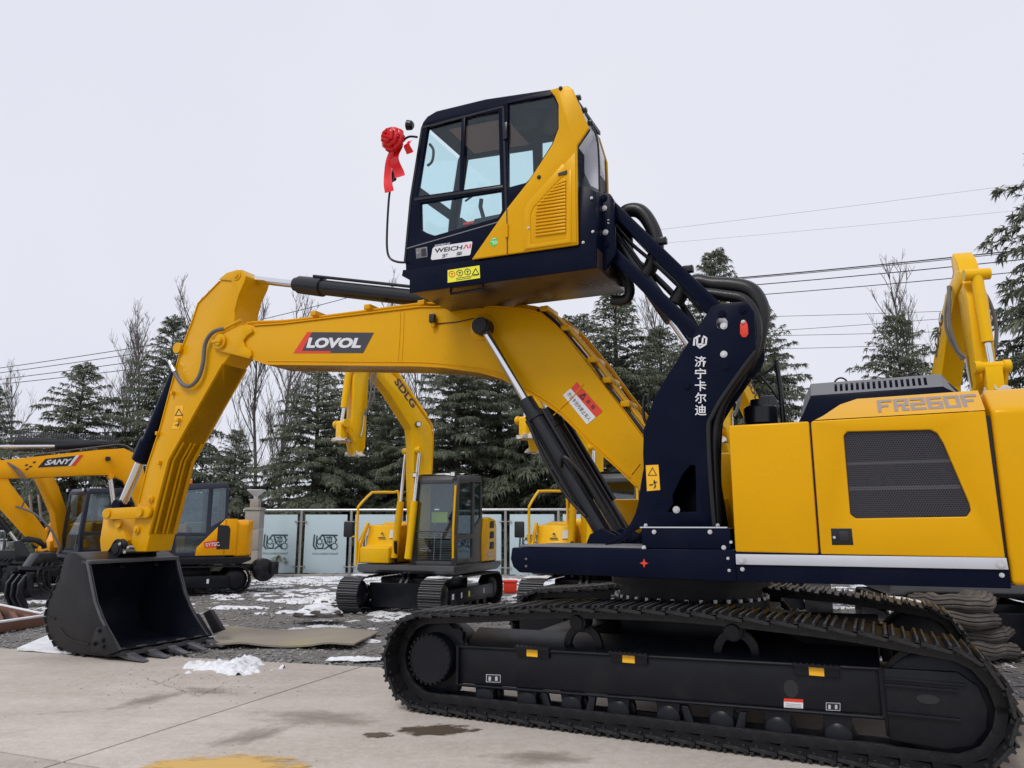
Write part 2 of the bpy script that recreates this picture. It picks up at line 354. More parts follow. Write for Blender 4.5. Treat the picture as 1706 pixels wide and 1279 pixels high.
for side in (1, -1):
    tr = empty('track', EX)
    ys = lambda v: v if side == 1 else -v
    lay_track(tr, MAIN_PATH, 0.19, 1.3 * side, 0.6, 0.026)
    # sprocket and final drive at the front end
    b = MB(); pin_star(b, (2.0, 0.42), 0.305, 0.345, 11, ys(1.27), ys(1.33)); b.build('sprocket', 'frame_black', tr, bevel=0.004)
    b = MB().lathe((2.0, ys(1.02), 0.42), (0, side, 0), [(0, 0.29), (0.26, 0.29), (0.31, 0.265), (0.315, 0.215), (0.43, 0.213), (0.445, 0.2)], 40)
    fd = b.build('final_drive', 'frame_black', tr)
    for k in range(26):
        a = 2 * math.pi * k / 26
        MB().box((2.0 + 0.205 * math.cos(a), ys(1.47), 0.42 + 0.205 * math.sin(a)), (0.02, 0.012, 0.02)).build('cover_bolt', 'frame_black', fd) if side == 1 else None
    # idler
    MB().lathe((-1.93, ys(1.2), 0.42), (0, side, 0), [(0, 0.29), (0.02, 0.33), (0.06, 0.33), (0.065, 0.36), (0.135, 0.36), (0.14, 0.33), (0.18, 0.33), (0.2, 0.29)], 36).build('idler', 'frame_black', tr)
    # side beam with sloping top
    b = MB(); yo = 1.375
    prof = [(1.74, 0.525), (1.75, 0.225), (-1.59, 0.305), (-1.6, 0.605)]
    b.prism(prof, ys(1.08), ys(yo)); beam = b.build('track_beam', 'frame_black', tr, bevel=0.012)
    b = MB()
    b.loft([(1.70, ys(1.37), 0.53), (1.70, ys(1.1), 0.67), (1.70, ys(1.08), 0.53)], [(-1.6, ys(1.37), 0.61), (-1.6, ys(1.1), 0.72), (-1.6, ys(1.08), 0.61)]); b.build('beam_top', 'frame_black', tr, bevel=0.008)
    for za, zb in ((0.535, 0.613), (0.215, 0.296)):
        MB().tube([(1.76, ys(1.385), za), (-1.6, ys(1.385), zb)], 0.013, 8).build('beam_rib', 'frame_black', tr)
    for xx, za in ((1.75, 0.225), (-1.6, 0.305)):
        MB().box2((xx - 0.012, ys(1.36), za - 0.01), (xx + 0.012, ys(1.405), za + 0.32)).build('end_rib', 'frame_black', tr)
    # recoil housing at the idler end
    hp = [(-1.62, 0.63), (-1.62, 0.17), (-1.95, 0.15), (-2.10, 0.19), (-2.19, 0.30), (-2.21, 0.43), (-2.17, 0.56), (-2.06, 0.64)]
    MB().prism([(-1.60, 0.62), (-1.60, 0.18), (-1.70, 0.17), (-1.70, 0.63)], ys(1.12), ys(1.40)).build('guard_root', 'frame_black', tr, bevel=0.01)
    MB().prism(hp, ys(1.402), ys(1.445)).build('idler_guard', 'frame_black', tr, bevel=0.012)
    for za, zb, xa, xb in ((0.565, 0.565, -1.62, -2.10), (0.525, 0.525, -1.62, -2.05), (0.345, 0.345, -1.62, -2.05)):
        MB().box2((xa, ys(1.44), za - 0.009), (xb, ys(1.468), za + 0.009)).build('guard_rib', 'frame_black', tr, bevel=0.004)
    MB().prism([(-1.87 + 0.045 * math.cos(a) * (1.5 if True else 1), 0.455 + 0.03 * math.sin(a)) for a in [2 * math.pi * i / 16 for i in range(16)]], ys(1.443), ys(1.449)).build('guard_slot', 'print_black', tr)
    # bottom rollers, brackets
    for i in range(8):
        x = 1.5 - i * 0.4; z0 = 0.23 + (1.5 - x) * 0.024
        MB().lathe((x, ys(1.14), 0.135), (0, side, 0), [(0, 0.06), (0.02, 0.09), (0.1, 0.09), (0.105, 0.115), (0.14, 0.115), (0.145, 0.09), (0.23, 0.09), (0.25, 0.06)], 20).build('bottom_roller', 'frame_black', tr)
        MB().prism([(x - 0.1, z0 + 0.02), (x - 0.075, 0.12), (x - 0.045, 0.095), (x + 0.045, 0.095), (x + 0.075, 0.12), (x + 0.1, z0 + 0.02)], ys(1.33), ys(1.365)).build('roller_bracket', 'frame_black', tr, bevel=0.006)
        if side == 1:
            for dx in (-0.06, 0.06): MB().lathe((x + dx, 1.365, 0.128), (0, 1, 0), [(0, 0.012), (0.012, 0.012)], 8).build('bolt', 'bolt', tr)
    for x in (0.72, -0.45):
        MB().prism([(x - 0.24, 0.24), (x - 0.21, 0.07), (x + 0.21, 0.07), (x + 0.24, 0.24), (x + 0.19, 0.24), (x + 0.15, 0.115), (x - 0.15, 0.115), (x - 0.19, 0.24)], ys(1.34), ys(1.39)).build('track_guide', 'frame_black', tr, bevel=0.006)
    # carrier rollers on arched brackets
    for x in (0.62, -0.62):
        z0 = 0.545 + (1.74 - x) * 0.024
        arch = [(x + 0.17 * math.cos(a), z0 + 0.02 + 0.19 * math.sin(a)) for a in [math.pi * i / 12 for i in range(13)]] + [(x - 0.11 * math.cos(a), z0 + 0.02 + 0.125 * math.sin(a)) for a in [math.pi * i / 12 for i in range(13)]]
        MB().prism(arch, ys(1.24), ys(1.29)).build('carrier_bracket', 'frame_black', tr, bevel=0.004)
        MB().lathe((x, ys(1.2), 0.80), (0, side, 0), [(0, 0.05), (0.02, 0.07), (0.2, 0.07), (0.21, 0.055), (0.235, 0.055)], 18).build('carrier_roller', 'frame_black', tr)
    if side == 1:
        # steps with yellow reflectors
        for px, py in ((885, 1088), (1046, 1098), (1360, 1119)):
            x, z = M(px, py, 1.42)
            st_ = empty('track_step', tr)
            MB().box2((x - 0.15, 1.36, z - 0.035), (x + 0.15, 1.40, z + 0.04)).build('step_bracket', 'frame_black', tr, bevel=0.006)
            teeth = [(x - 0.16, z + 0.03)] + [(x - 0.16 + 0.32 * i / 16, z + 0.045 + (0.012 if i % 2 else 0)) for i in range(17)] + [(x + 0.16, z + 0.03)]
            MB().prism(teeth, 1.385, 1.43).build('step_tread', 'frame_black', tr)
            MB().box2((x - 0.05, 1.40, z - 0.03), (x + 0.05, 1.404, z + 0.03)).build('reflector', 'sticker_orange', tr)
            bpy.data.objects.remove(st_)
        sticker(1.376, [(1306, 1163), (1338, 1165), (1338, 1180), (1306, 1178)], 'white_paint', tr, 'white sticker with red top on the track beam')
        sticker(1.379, [(1306, 1163), (1338, 1165), (1338, 1170), (1306, 1168)], 'red', tr)
        for k in range(3): sticker(1.379, [(1309, 1171.5 + 2.3 * k), (1335, 1173.5 + 2.3 * k), (1335, 1174.3 + 2.3 * k), (1309, 1172.3 + 2.3 * k)], 'print_grey', tr, name='printed_line', th=0.001)
        cx, cz = M(1318, 1147, 1.376)
        MB().prism([(cx + 0.05 * math.cos(a), cz + 0.062 * math.sin(a)) for a in [2 * math.pi * i / 18 for i in range(18)]], 1.372, 1.380).build('beam_opening', 'print_black', tr)
        for px, py in ((822, 1130), (1388, 1177)):
            q = [(px - 12, py - 7), (px + 12, py - 6), (px + 12, py + 7), (px - 12, py + 6)]
            sticker(1.376, q, 'silver_strip', tr, 'small outlined lubrication sticker on the track beam', th=0.002)
            sticker(1.3785, [(a + (1.0 if a < px else -1.0), b_ + (1 if b_ < py else -1)) for a, b_ in q], 'print_black', tr, th=0.001)
            for dx in (-6, 5): sticker(1.380, [(px + dx - 2, py - 3), (px + dx + 2, py - 3), (px + dx + 2, py + 4), (px + dx - 2, py + 4)], 'silver_strip', tr, name='printed_mark', th=0.001)
# undercarriage centre frame and swing ring
b = MB()
for sx in (1, -1):
    for sy in (1, -1):
        b.loft([(sx * 0.35, sy * 0.3, 0.82), (sx * 0.75, sy * 0.2, 0.82), (sx * 0.75, sy * 0.2, 0.45), (sx * 0.35, sy * 0.3, 0.45)],
               [(sx * 0.75, sy * 1.12, 0.66), (sx * 1.15, sy * 1.12, 0.66), (sx * 1.15, sy * 1.12, 0.42), (sx * 0.75, sy * 1.12, 0.42)])
b.box2((-0.75, -0.62, 0.42), (0.75, 0.62, 0.84)); b.build('centre_frame', 'frame_black', EX, bevel=0.015)
b = MB().lathe((0, 0, 0.84), (0, 0, 1), [(0, 0.72), (0.08, 0.72), (0.085, 0.66), (0.2, 0.66), (0.205, 0.74), (0.34, 0.74)], 56); ring = b.build('swing_ring', 'frame_black', EX)
for k in range(36):
    a = 2 * math.pi * k / 36
    MB().lathe((0.70 * math.cos(a), 0.70 * math.sin(a), 0.92), (0, 0, 1), [(0, 0.018), (0.03, 0.018)], 8).build('ring_bolt', 'bolt', ring)
# ---- upper frame
uf = empty('upper_frame', EX)
fr = [(1.22, 1.395), (1.235, 1.30), (1.21, 1.23), (1.15, 1.185), (-0.67, 1.165), (-0.67, 1.405)]
MB().prism(fr, 0.55, 1.40).build('side_platform', 'navy', uf, bevel=0.012)
MB().prism([(-0.67, 1.405), (-0.67, 1.168), (-2.42, 1.18), (-2.42, 1.375)], 0.55, 1.398).build('side_skirt', 'navy', uf, bevel=0.006)
MB().prism(fr[:4] + [(-2.42, 1.18), (-2.42, 1.38)], -1.40, -0.55).build('side_platform', 'navy', uf, bevel=0.012)
MB().box2((-2.42, -0.55, 1.17), (0.85, 0.55, 1.36)).build('main_deck', 'navy', uf, bevel=0.01)
MB().prism([(-0.675, 1.372), (-0.675, 1.295), (-2.415, 1.302), (-2.41, 1.378)], 1.398, 1.415).build('silver_strip', 'silver_strip', uf, bevel=0.004)
MB().box2((1.15, 0.6, 1.402), (0.06, 1.39, 1.418)).build('tread_plate', 'grey_plastic', uf, bevel=0.004)
bx = MB().box2((0.06, 0.95, 1.405), (-0.64, 1.385, 1.565)).build('riser_base', 'navy', uf, bevel=0.008)
bolts(uf, 1.386, [(1090, 886), (1183, 886), (1073, 912), (1206, 912)], 0.018)
bolts(uf, 1.402, [(1218, 903), (1213, 930), (1215, 950)], 0.012)
MB().box2((-0.62, 1.36, 1.565), (0.07, 1.392, 1.575)).build('riser_trim', 'silver_strip', uf)
bolts(uf, 1.415, [(1236, 933), (1667, 940)], 0.026, 'bolt'); bolts(uf, 1.399, [(1237, 948), (1669, 958)], 0.016)
cx, cz = M(1073, 938, 1.402)
MB().prism([(cx + r_ * math.cos(a), cz + r_ * math.sin(a)) for a, r_ in [(2 * math.pi * i / 8, (0.036 if i % 2 == 0 else 0.014)) for i in range(8)]], 1.40, 1.403).build('lifting_mark', 'red', uf)
for p in ((877, 931), (877, 943)): bolts(uf, 1.401, [p], 0.01, 'grey_plastic')
# ---- engine bay side panels
bay = empty('engine_housing', EX)
MB().box2((-0.70, -1.33, 1.37), (-2.42, 1.36, 2.33)).build('housing_core', 'black_paint', bay)
P1 = [(-0.672, 1.385), (-0.672, 2.358), (-1.262, 2.356), (-1.262, 1.380)]
MB().prism(P1, 1.34, 1.402).build('side_door', 'yellow', bay, bevel=0.014, seg=3)
grille = T(1.4, [(1407, 726), (1412, 720), (1550, 717), (1560, 722), (1570, 738), (1613, 838), (1616, 850), (1610, 859), (1426, 862), (1418, 856)])
hole = inset_poly(grille, -0.006)
MB().prism([(-1.276, 1.380), (-1.276, 2.345), (-1.29, 2.358), (-2.392, 2.362), (-2.405, 1.376)], 1.34, 1.402, [hole]).build('engine_door', 'yellow', bay, bevel=0.012, seg=3)
MB().prism(inset_poly(grille, -0.012), 1.352, 1.356).build('grille_backing', 'print_black', bay)
for z in (1.85, 2.03): MB().box2((-1.5, 1.357, z - 0.012), (-2.2, 1.366, z + 0.012)).build('radiator_bar', 'grey_plastic', bay)
# perforated sheet
def in_poly(p, poly):
    c = False; n = len(poly)
    for i in range(n):
        a, b_ = poly[i], poly[i - 1]
        if (a[1] > p[1]) != (b_[1] > p[1]) and p[0] < (b_[0] - a[0]) * (p[1] - a[1]) / (b_[1] - a[1]) + a[0]: c = not c
    return c
b = MB(); pitch = 0.0165; gx0 = min(p[0] for p in grille); gx1 = max(p[0] for p in grille); gz0 = min(p[1] for p in grille); gz1 = max(p[1] for p in grille)
row = 0; z = gz0
while z < gz1 + pitch:
    x = gx0 + (pitch / 2 if row % 2 else 0)
    while x < gx1 + pitch:
        if in_poly((x, z), hole):
            o = len(b.v)
            for rr in (pitch * 0.40, pitch * 0.585):
                for k in range(6):
                    a = math.pi / 6 + k * math.pi / 3; b.v.append((x + rr * math.cos(a), 1.378, z + rr * math.sin(a)))
            b.f += [(o + k, o + (k + 1) % 6, o + 6 + (k + 1) % 6, o + 6 + k) for k in range(6)]
        x += pitch
    z += pitch * 0.866; row += 1
b.build('perforated_grille', 'print_dark', bay, smooth=False, kind='stuff')
MB().prism(T(1.402, [(1384, 880), (1419, 880), (1422, 908), (1386, 908)]), 1.395, 1.404).build('latch_plate', 'black_paint', bay, bevel=0.003)
MB().prism(T(1.402, [(1397, 885), (1414, 885), (1416, 901), (1399, 901)]), 1.40, 1.410).build('latch_handle', 'print_black', bay, bevel=0.004)
bolts(bay, 1.405, [(1390, 895)], 0.01)
# sloped shoulder with the model lettering
tp = [(-1.30, 2.36), (-1.36, 2.40), (-1.48, 2.50), (-1.60, 2.545), (-2.40, 2.55)]
b = MB()
lo = [(-1.29, 1.402, 2.36), (-1.36, 1.402, 2.363), (-1.48, 1.402, 2.363), (-1.60, 1.402, 2.363), (-2.395, 1.402, 2.366)]
hi = [(x, 1.402 - (z - 2.36) * 1.5, z) for x, z in tp]
back = [(x, 0.3, z) for x, z in tp]
o = len(b.v); b.v += lo + hi + back; n = 5
b.f += [(i, i + 1, n + i + 1, n + i) for i in range(4)] + [(n + i, n + i + 1, 2 * n + i + 1, 2 * n + i) for i in range(4)]
b.f += [(4, 9, 14)]
sh = b.build('shoulder_panel', 'yellow', bay, bevel=0.02, seg=3, angle=60)
def on_slope(x, t):        # t: 0 at the lower edge, 1 at the top edge of the shoulder
    z = 2.366 + 0.184 * t; return (x, 1.402 - (z - 2.36) * 1.5 + 0.004, z + 0.003)
GLY = {'F': ['1111', '1000', '1110', '1000', '1000'], 'R': ['1111', '1001', '1111', '1010', '1011'], '2': ['1111', '0001', '1111', '1000', '1111'],
       '6': ['1111', '1000', '1111', '1001', '1111'], '0': ['1111', '1001', '1001', '1001', '1111']}
x = -1.735
for ch in 'FR260F':
    b = MB(); w = 0.098; cw = w / 4
    for r_ in range(5):
        for c_ in range(4):
            if GLY[ch][r_][c_] == '1':
                xa = x - c_ * cw; ta, tb = 0.80 - r_ * 0.125, 0.80 - (r_ + 1) * 0.125
                b.add([on_slope(xa, ta), on_slope(xa - cw, ta), on_slope(xa - cw, tb), on_slope(xa, tb)], [(0, 1, 2, 3)])
    b.build('lettering', 'print_grey', bay, smooth=False)
    x -= 0.108
# counterweight
b = MB(); xs = [-2.425, -2.75, -2.95, -3.06, -3.10]; yw = [1.40, 1.37, 1.25, 1.0, 0.6]
secs = []
for x, y in zip(xs, yw):
    secs.append([(x, y, 1.20), (x, y, 2.365), (x + 0.0, max(0.2, y - 0.28), 2.55), (x, -max(0.2, y - 0.28), 2.55), (x, -y, 2.365), (x, -y, 1.20)])
o = 0
for k, s_ in enumerate(secs):
    b.v += s_
    if k: b.f += [((k - 1) * 6 + i, (k - 1) * 6 + (i + 1) % 6, k * 6 + (i + 1) % 6, k * 6 + i) for i in range(6)]
b.f += [tuple(range(6)), tuple(reversed(range(24, 30)))]
b.build('counterweight', 'yellow', EX, bevel=0.035, seg=3, angle=50)
# ---- black engine hood with slots
hd = empty('engine_hood', EX)
prof = [(-1.13, 2.36), (-1.22, 2.62), (-1.27, 2.70), (-1.36, 2.735), (-2.12, 2.735), (-2.25, 2.68), (-2.36, 2.54), (-2.36, 2.36)]
MB().prism(prof, -0.7, 0.82).build('hood_body', 'navy', hd, bevel=0.03, seg=3)
# grey shoulder strip, sloping outwards, cut by slots
def hs(x, t): return (x, 0.80 + 0.10 * (1 - t), 2.63 + 0.115 * t)
b = MB(); xs0, xs1, ns_ = -1.42, -2.10, 17
cell = (xs1 - xs0) / ns_
def quadp(b, xa, xb, ta, tb): b.add([hs(xa, ta), hs(xb, ta), hs(xb, tb), hs(xa, tb)], [(0, 1, 2, 3)])
quadp(b, -1.26, xs0, 0, 1); quadp(b, xs1, -2.20, 0, 1); quadp(b, xs0, xs1, 0, 0.2); quadp(b, xs0, xs1, 0.8, 1)
for k in range(ns_):
    xa = xs0 + cell * k
    quadp(b, xa, xa + cell * 0.48, 0.2, 0.8)
b.add([hs(-1.16, 0.0)[:1] + (0.9, 2.42), hs(-1.26, 0), hs(-1.26, 1), (-1.20, 0.80, 2.62)], [(0, 1, 2, 3)])
b.add([hs(-2.20, 0), (-2.37, 0.9, 2.5), (-2.33, 0.80, 2.56), hs(-2.20, 1)], [(0, 1, 2, 3)])
b.build('slotted_shoulder', 'grey_plastic', hd, smooth=False)
b = MB(); b.add([(-1.42, 0.815, 2.62), (-2.10, 0.815, 2.62), (-2.10, 0.795, 2.74), (-1.42, 0.795, 2.74)], [(0, 1, 2, 3)]); b.build('slot_backing', 'print_black', hd)
MB().prism([(-1.14, 2.40), (-1.26, 2.632), (-2.20, 2.632), (-2.34, 2.54), (-2.36, 2.36), (-1.14, 2.36)], 0.83, 0.898).build('hood_side', 'navy', hd, bevel=0.012)
for px in (1400, 1523):
    x, z = M(px, 628, 0.5)
    MB().tube(smooth_path([(x + 0.04, 0.5, 2.73), (x + 0.045, 0.5, 2.80), (x, 0.5, 2.83), (x - 0.045, 0.5, 2.80), (x - 0.04, 0.5, 2.73)]), 0.008, 6).build('lifting_eye', 'black_paint', hd)
# air pre-cleaner and grab rail
pc = empty('pre_cleaner', EX)
MB().lathe((-0.82, 0.6, 2.36), (0, 0, 1), [(0, 0.07), (0.08, 0.07), (0.085, 0.13), (0.1, 0.142), (0.235, 0.142), (0.25, 0.13), (0.255, 0.09), (0.31, 0.08)], 32).build('filter_bowl', 'black_paint', pc)
MB().box((-0.88, 0.45, 2.66), (0.15, 0.05, 0.14)).build('filter_cap', 'grey_plastic', pc, bevel=0.02)
rl = empty('grab_rail', EX)
MB().tube([(-1.0, 0.55, 2.36), (-0.995, 0.55, 2.72), (-0.975, 0.55, 3.02)], 0.022, 10).build('rail_post', 'black_paint', rl)
MB().tube(smooth_path([(-0.975, 0.55, 2.99), (-0.9, 0.55, 2.93), (-0.80, 0.55, 2.89), (-0.72, 0.55, 2.87)]), 0.012, 8).build('rail_arm', 'black_paint', rl)
MB().tube([(-0.98, 0.55, 2.67), (-0.90, 0.55, 2.80), (-0.83, 0.55, 2.90)], 0.014, 8).build('rail_brace', 'black_paint', rl)
# tool box and tank on the far side
MB().box2((1.12, -1.35, 1.40), (-0.3, -0.42, 1.86)).build('tool_box', 'yellow', EX, bevel=0.03)
MB().box2((-0.05, -1.34, 1.40), (-0.66, -0.6, 2.33)).build('fuel_tank', 'yellow', EX, bevel=0.03)
# ---- riser tower
tw = empty('riser_tower', EX)
outer = [(1185, 510), (1200, 505), (1238, 502), (1248, 507), (1257, 520), (1259, 578), (1252, 592), (1235, 613), (1198, 666), (1184, 690), (1177, 708), (1176, 730), (1180, 785), (1187, 879), (1066, 879), (1057, 884), (1046, 893), (1024, 906), (1006, 908), (1022, 898), (1038, 886), (1050, 872), (1058, 856), (1063, 838), (1066, 815), (1069, 796), (1072, 780), (1071, 755), (1072, 715), (1079, 695), (1091, 660), (1110, 628), (1145, 572)]
hole = [(1122, 838), (1120, 826), (1137, 790), (1150, 775), (1158, 775), (1159, 800), (1160, 852), (1112, 853)]
near = T(1.1, outer)
MB().prism(near, 1.06, 1.10, [T(1.1, hole)]).build('tower_plate', 'navy', tw, bevel=0.006)
MB().prism(near, 0.52, 0.56).build('tower_plate', 'navy', tw, bevel=0.006)
low = T(1.1, [(1187, 879), (1066, 879), (1071, 755), (1176, 730)])
b = MB()
spine = T(1.1, [(1080, 700), (1094, 664), (1112, 634), (1146, 580), (1158, 585), (1122, 640), (1100, 690), (1092, 760), (1092, 870), (1075, 870), (1076, 760)]); b.prism(spine, 0.56, 1.06)
b.build('tower_web', 'navy', tw, bevel=0.006)
spine = T(1.1, [(1250, 588), (1232, 610), (1195, 660), (1180, 688), (1172, 710), (1172, 870), (1160, 870), (1160, 712), (1168, 680), (1185, 650), (1240, 585)])
MB().prism(spine, 0.60, 1.02).build('tower_web', 'navy', tw, bevel=0.006)
edge = T(1.1, [(1257, 585), (1236, 612), (1199, 665), (1184, 693), (1178, 712), (1181, 785), (1188, 876)])
MB().tube(smooth_path([(p[0] - 0.01, 1.085, p[1]) for p in edge]), 0.022, 8).build('edge_trim', 'rubber', tw)
bolts(tw, 1.10, [(1206, 543), (1206, 590), (1127, 849)], 0.030); bolts(tw, 1.10, [(1203, 523), (1209, 611), (1145, 643), (1238, 516)], 0.036, 'navy'); bolts(tw, 1.10, [(1076, 875), (1196, 875)], 0.016)
# red tag
tg = T(1.104, [(1233, 540), (1237, 533), (1242, 533), (1246, 541), (1247, 556), (1243, 562), (1237, 562), (1233, 556)])
MB().prism(tg, 1.10, 1.112).build('safety_tag', 'red', tw, bevel=0.004); bolts(tw, 1.112, [(1238, 536)], 0.016)
# emblem and the vertical company name
def strokes(y, segs, wpx, m, parent, name='emblem'):
    b = MB()
    for (ax, ay), (bx_, by) in segs:
        d = Vector((bx_ - ax, by - ay)); L_ = d.length; d /= L_; nrm = Vector((-d.y, d.x)) * wpx / 2
        q = [(ax + nrm.x - d.x * wpx * .2, ay + nrm.y - d.y * wpx * .2), (bx_ + nrm.x + d.x * wpx * .2, by + nrm.y + d.y * wpx * .2), (bx_ - nrm.x + d.x * wpx * .2, by - nrm.y + d.y * wpx * .2), (ax - nrm.x - d.x * wpx * .2, ay - nrm.y - d.y * wpx * .2)]
        b.prism(T(y, q), y, y + 0.002)
    return b.build(name, m, parent, smooth=False)
strokes(1.1015, [((1166, 559), (1157, 564)), ((1157, 564), (1156, 575)), ((1162, 564), (1161, 574)), ((1161, 574), (1166, 579)), ((1166, 579), (1176, 573)), ((1176, 573), (1177, 563)), ((1171, 563), (1170, 573)), ((1177, 563), (1172, 560)), ((1161, 574), (1171, 573))], 3.0, 'white_paint', tw)
for i, ch in enumerate('济宁卡尔迪'):
    cy = 602 + 20.2 * i; cx = 1167.5 + 0.1 * i
    lettering(ch, T3(1.102, [(cx - 10, cy + 9), (cx + 9, cy + 9), (cx + 9, cy - 9), (cx - 10, cy - 9)]), 'white_paint', tw, bold=0.012, lift=0.001)
def warn_triangle(y, cx, cy, s_, parent, m='print_black'):
    a = (cx, cy - s_); b_ = (cx - s_, cy + s_ * 0.8); c = (cx + s_, cy + s_ * 0.8)
    strokes(y, [(a, b_), (b_, c), (c, a)], max(1.2, s_ * 0.16), m, parent, 'warning_symbol')
sticker(1.101, [(1076, 775), (1097, 774), (1100, 816), (1078, 818)], 'sticker_orange', tw, 'orange warning sticker on the tower plate')
warn_triangle(1.104, 1087, 786, 7, tw)
strokes(1.104, [((1090, 800), (1092, 810)), ((1089, 804), (1094, 803)), ((1082, 808), (1088, 807)), ((1092, 810), (1090, 813))], 2, 'print_black', tw, 'warning_symbol')
# parallel lifting arms
am = empty('lifting_arms', EX)
for y0, y1 in ((0.94, 1.05), (0.57, 0.67)):
    up = T(1.05, [(1005, 316), (1023, 334), (1202, 506), (1240, 536), (1228, 548), (1176, 519), (1024, 361), (1008, 345)])
    lw = T(1.05, [(1008, 396), (1027, 413), (1163, 542), (1190, 560), (1180, 580), (1145, 561), (1026, 441), (1008, 425)])
    MB().prism(up, y0, y1).build('upper_arm', 'navy', am, bevel=0.012); MB().prism(lw, y0, y1).build('lower_arm', 'navy', am, bevel=0.012)
MB().cyl((M(1206, 543, 1.0)[0], 0.5, M(1206, 543, 1.0)[1]), (M(1206, 543, 1.0)[0], 1.1, M(1206, 543, 1.0)[1]), 0.05).build('arm_pin', 'steel', am)
lc0 = Vector((M(1150, 575, .8)[0], 0.80, M(1150, 575, .8)[1])); lc1 = Vector((M(1022, 392, .8)[0], 0.80, M(1022, 392, .8)[1]))
MB().cyl(lc0, lc0.lerp(lc1, 0.25), 0.045).build('lift_rod', 'chrome', am); MB().cyl(lc0.lerp(lc1, 0.22), lc1, 0.075).build('lift_cylinder', 'black_paint', am)
def hose(y, pts, r, parent, m='rubber', name='hose', ys=None):
    P3 = [(M(a, b_, y)[0], (y if ys is None else ys[i]), M(a, b_, y)[1]) for i, (a, b_) in enumerate(pts)]
    return MB().tube(smooth_path(P3), r, 10).build(name, m, parent)
hose(0.8, [(1032, 372), (1044, 352), (1066, 352), (1084, 374), (1094, 405), (1086, 440), (1070, 465)], 0.07, am)
hose(0.8, [(1125, 505), (1140, 482), (1160, 470), (1185, 474), (1220, 476), (1250, 484), (1266, 508), (1268, 535), (1258, 575), (1240, 612)], 0.075, am)
hose(0.9, [(1172, 488), (1205, 492), (1240, 500), (1258, 528), (1258, 570), (1230, 630), (1200, 680), (1192, 760), (1194, 860)], 0.05, am)
hose(1.0, [(1262, 560), (1250, 600), (1215, 650), (1196, 690), (1190, 730), (1192, 800), (1196, 880)], 0.045, am)
hose(0.7, [(1010, 380), (1040, 420), (1080, 450), (1130, 500), (1160, 545)], 0.03, am); hose(0.75, [(1008, 410), (1046, 470), (1044, 498), (1020, 500)], 0.05, am)
hose(0.85, [(1015, 360), (1046, 400), (1092, 440), (1140, 486), (1170, 520)], 0.018, am)
hose(0.75, [(1014, 425), (1036, 450), (1048, 482), (1030, 500)], 0.022, am)
for p in ((1103, 405), (1147, 452)): 
    x, z = M(p[0], p[1], 0.99); MB().box((x, 0.99, z + 0.02), (0.09, 0.07, 0.06)).build('hose_clamp', 'black_paint', am, bevel=0.008)
# thin stand-off rail between boom and tower
hose(0.9, [(1076, 705), (1072, 690), (1073, 664), (1078, 658), (1082, 672)], 0.014, tw, 'black_paint', 'hand_rail')
# ---- operator cab on its platform
cb = empty('cab', EX)
YN, YF = 1.30, 0.42
cabp = [(676, 450), (675, 412), (685, 313), (701, 213), (705, 203), (712, 194), (727, 185), (809, 165), (916, 149), (940, 146), (953, 151), (981, 213), (961, 242), (963, 407), (785, 432)]
w_front = [(713, 206), (830, 185), (833, 307), (694, 327)]                       # upper door window
w_low = [(700, 338), (835, 317), (836, 350), (830, 362), (724, 392), (712, 388), (701, 382)]
w_rear = [(846, 172), (920, 158), (929, 176), (929, 212), (919, 240), (882, 298), (876, 304), (846, 312)]
near = T(YN, cabp)
holes = [T(YN, w) for w in (w_front, w_low, w_rear)]
MB().prism(near, YN - 0.05, YN, holes).build('side_frame', 'navy', cb, bevel=0.006)
cabp_far = cabp[:9] + [(936, 147), (946, 154), (960, 200), (961, 242), (963, 407), (785, 432)]
MB().prism(T(YN, cabp_far), YF, YF + 0.05, holes).build('side_frame', 'navy', cb, bevel=0.006)
for w, nm in ((w_front, 'door_window'), (w_low, 'door_window'), (w_rear, 'rear_side_window')):
    p = inset_poly(T(YN, w), -0.008)
    MB().prism(p, YN - 0.030, YN - 0.024).build(nm, 'cab_glass', cb, smooth=False)
    MB().prism(p, YF + 0.020, YF + 0.026).build(nm, 'cab_glass', cb, smooth=False)
def bar(y, a, b_, wpx, d, m, parent, name, bevel=0.003):
    dx, dy = b_[0] - a[0], b_[1] - a[1]; L_ = math.hypot(dx, dy); nx, ny = -dy / L_ * wpx / 2, dx / L_ * wpx / 2
    return MB().prism(T(y, [(a[0] + nx, a[1] + ny), (b_[0] + nx, b_[1] + ny), (b_[0] - nx, b_[1] - ny), (a[0] - nx, a[1] - ny)]), y - d, y).build(name, m, parent, bevel=bevel)
bar(YN + 0.004, (772, 193), (768, 316), 6, 0.03, 'navy', cb, 'window_slider')
bar(YN + 0.008, (690, 332), (838, 311), 4.5, 0.02, 'black_paint', cb, 'door_rail')
for a, b_ in (((703, 212), (838, 177)), ((838, 177), (845, 420)), ((703, 212), (684, 330)), ((684, 330), (674, 437))):
    bar(YN + 0.005, a, b_, 3.2, 0.012, 'black_paint', cb, 'door_seal', 0)
bar(YN + 0.004, (676, 414), (842, 366), 1.6, 0.01, 'grey_plastic', cb, 'door_seam', 0)
MB().prism(T(YN, [(839, 206), (846, 204), (846, 232), (839, 234)]), YN, YN + 0.022).build('door_hinge', 'black_paint', cb, bevel=0.004)
MB().prism(T(YN, [(693, 414), (712, 411), (713, 428), (694, 431)]), YN, YN + 0.008).build('door_latch', 'grey_plastic', cb, bevel=0.003)
MB().prism(T(YN, [(703, 415), (710, 414), (711, 426), (703, 427)]), YN + 0.008, YN + 0.012).build('latch_grip', 'print_black', cb)
bolts(cb, YN + 0.008, [(697, 422)], 0.009)
